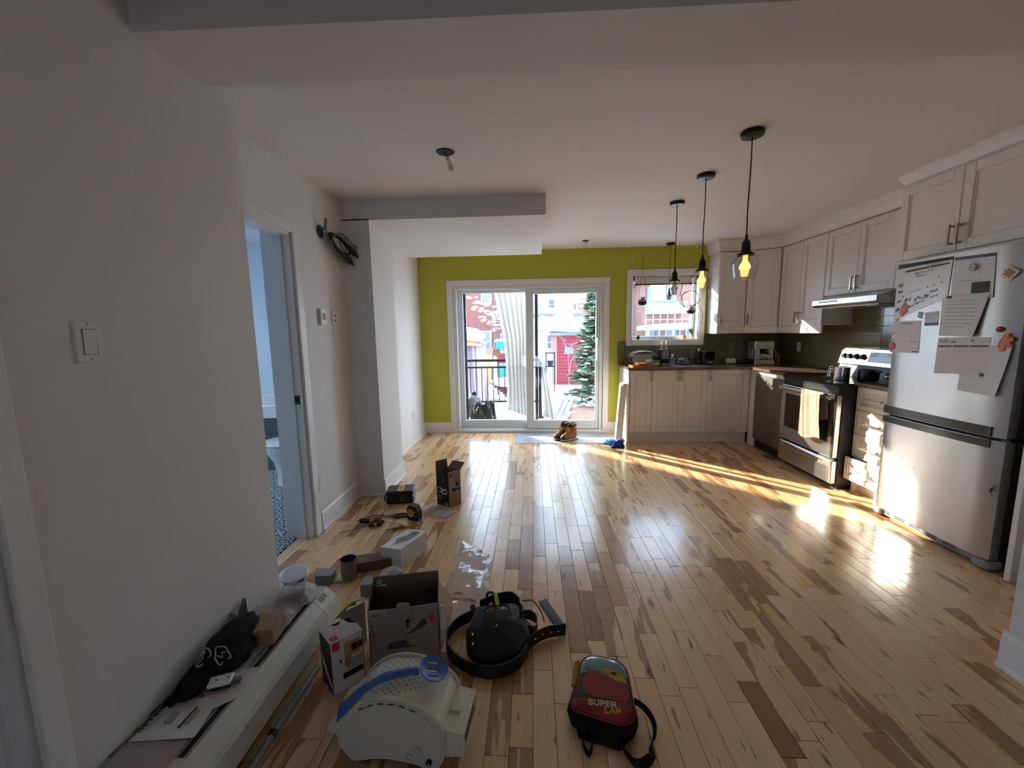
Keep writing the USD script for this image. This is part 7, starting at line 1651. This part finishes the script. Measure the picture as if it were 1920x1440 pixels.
t = fridge_sheet('small_card', 'small printed card with a blue edge on the fridge', 'card', [(2.806, 1.500), (2.715, 1.505), (2.712, 1.415), (2.803, 1.412)], 'paper', .0015); mark(t, .02, .98, .80, .97, 'print_blue', 'picture'); mark(t, .1, .9, .2, .24, 'print_teal', 'text_line'); mark(t, .1, .7, .4, .43, 'print_grey', 'text_line')
t = fridge_sheet('small_card', 'tiny tilted grey picture magnet above the small card', 'magnet', [(2.852, 1.508), (2.822, 1.500), (2.828, 1.462), (2.858, 1.472)], 'print_teal', .002); mark(t, .3, .7, .2, .8, 'print_white', 'picture')


def critter(label, y, z, s, flip):
    t = T('animal_magnet', label, 'magnet', (FX(y) - .001, y, z)); q = [(-.03, -.02), (-.02, .015), (.0, .045), (.012, .05), (.010, .022), (.03, .03), (.032, .012), (.016, .004), (.03, -.012), (.022, -.022), (.004, -.012), (.0, -.04), (-.018, -.045)]
    m = ext(Polygon([(a * s * flip, b * s) for a, b in q]).buffer(.004), .006); M = np.array([[0, 0, -1, 0], [-1, 0, 0, 0], [0, 1, 0, 0], [0, 0, 0, 1.]]); P(t, 'body', X(m, M), 'orange_plastic'); P(t, 'outline', X(tube([(a * s * flip * 1.02, b * s * 1.02, .005) for a, b in q + q[:1]], .0018, 5), M), 'brown_leather')


critter('orange animal magnet on the planner board', 2.965, 1.525, .9, 1); critter('orange animal magnet holding the lower right sheet', 2.338, 1.315, 1.0, 1)
t = T('fridge_magnet', 'round grey magnet on the upper notice', 'magnet', (FX(2.538) - .006, 2.538, 1.748)); P(t, 'disc', cyl((0, 0, 0), (-.010, 0, 0), .020, n=24), 'mid_grey', 40); P(t, 'spiral', X(lathe([(.009, .0105), (.012, .012), (.015, .0105)], 20), rotm(-math.pi / 2, [0, 1, 0])), 'chrome', 40)
t = T('fridge_magnet', 'red oval magnet above the orange animal magnet', 'magnet', (FX(2.371) - .001, 2.371, 1.388)); P(t, 'disc', X(trimesh.creation.icosphere(3, 1), np.diag([.010, .022, .016, 1])), 'red_boards', True); P(t, 'shine', X(trimesh.creation.icosphere(2, 1), trm((-.009, .004, .004)) @ np.diag([.002, .006, .004, 1])), 'orange_plastic', True)
t = T('fridge_magnet', 'diamond shaped ornamental tile magnet at the fridge top right', 'magnet', M=trm((FX(2.363) - .001, 2.363, 1.690)) @ rotm(.72, [1, 0, 0])); P(t, 'tile', bx(-.006, 0, -.033, .033, -.033, .033, .002), 'paper_warm'); P(t, 'picture', bx(-.0072, -.005, -.018, .018, -.018, .018), 'cardboard')
for k in range(8): P(t, 'motif', X(trimesh.creation.icosphere(1, .0042), trm((-.0062, .026 * math.cos(.785 * k), .026 * math.sin(.785 * k)))), 'print_grey')
t = T('fridge_magnet', 'small black round magnet at the foot of the planner sheet', 'magnet', (FX(2.43) - .0022, 2.43, 1.128)); P(t, 'disc', cyl((0, 0, 0), (-.005, 0, 0), .010, n=18), 'print_black', 40); P(t, 'cap', cyl((-.005, 0, 0), (-.006, 0, 0), .006, n=14), 'dark_grey', 40)

# ---------------------------------------------------------------- repeats of one kind share a group
GROUPS = {'pendant_lamp': 'row of glass pendant lamps over the kitchen floor', 'work_boot': 'pair of boots on the door mat', 'junction_box': 'grey junction boxes on the floor', 'screwdriver': 'screwdrivers on the floor',
          'recessed_light': 'wrapped recessed lights on the floor', 'wall_outlet': 'outlets on the walls', 'wall_cabinet': 'white wall cabinets', 'ceiling_socket': 'bare ceiling sockets', 'fridge_magnet': 'magnets on the fridge',
          'animal_magnet': 'magnets on the fridge', 'letter': 'papers on the fridge', 'small_card': 'cards on the fridge', 'hanging_planter': 'hanging planters in the kitchen window', 'glass_tube': 'glass tubes on the counter',
          'floor_cloth': 'blue cloths at the stool', 'leaning_board': 'grey boards in the snow', 'outdoor_curtain': 'white curtains outside', 'end_panel': 'white end panels by the fridge', 'brick_house': 'brick houses beyond the yard', 'bare_tree': 'bare trees in the yard'}
for p in stage.GetPrimAtPath('/World').GetChildren():
    g_ = GROUPS.get(p.GetName().rstrip('0123456789').rstrip('_'))
    if g_: p.SetCustomDataByKey('group', g_)
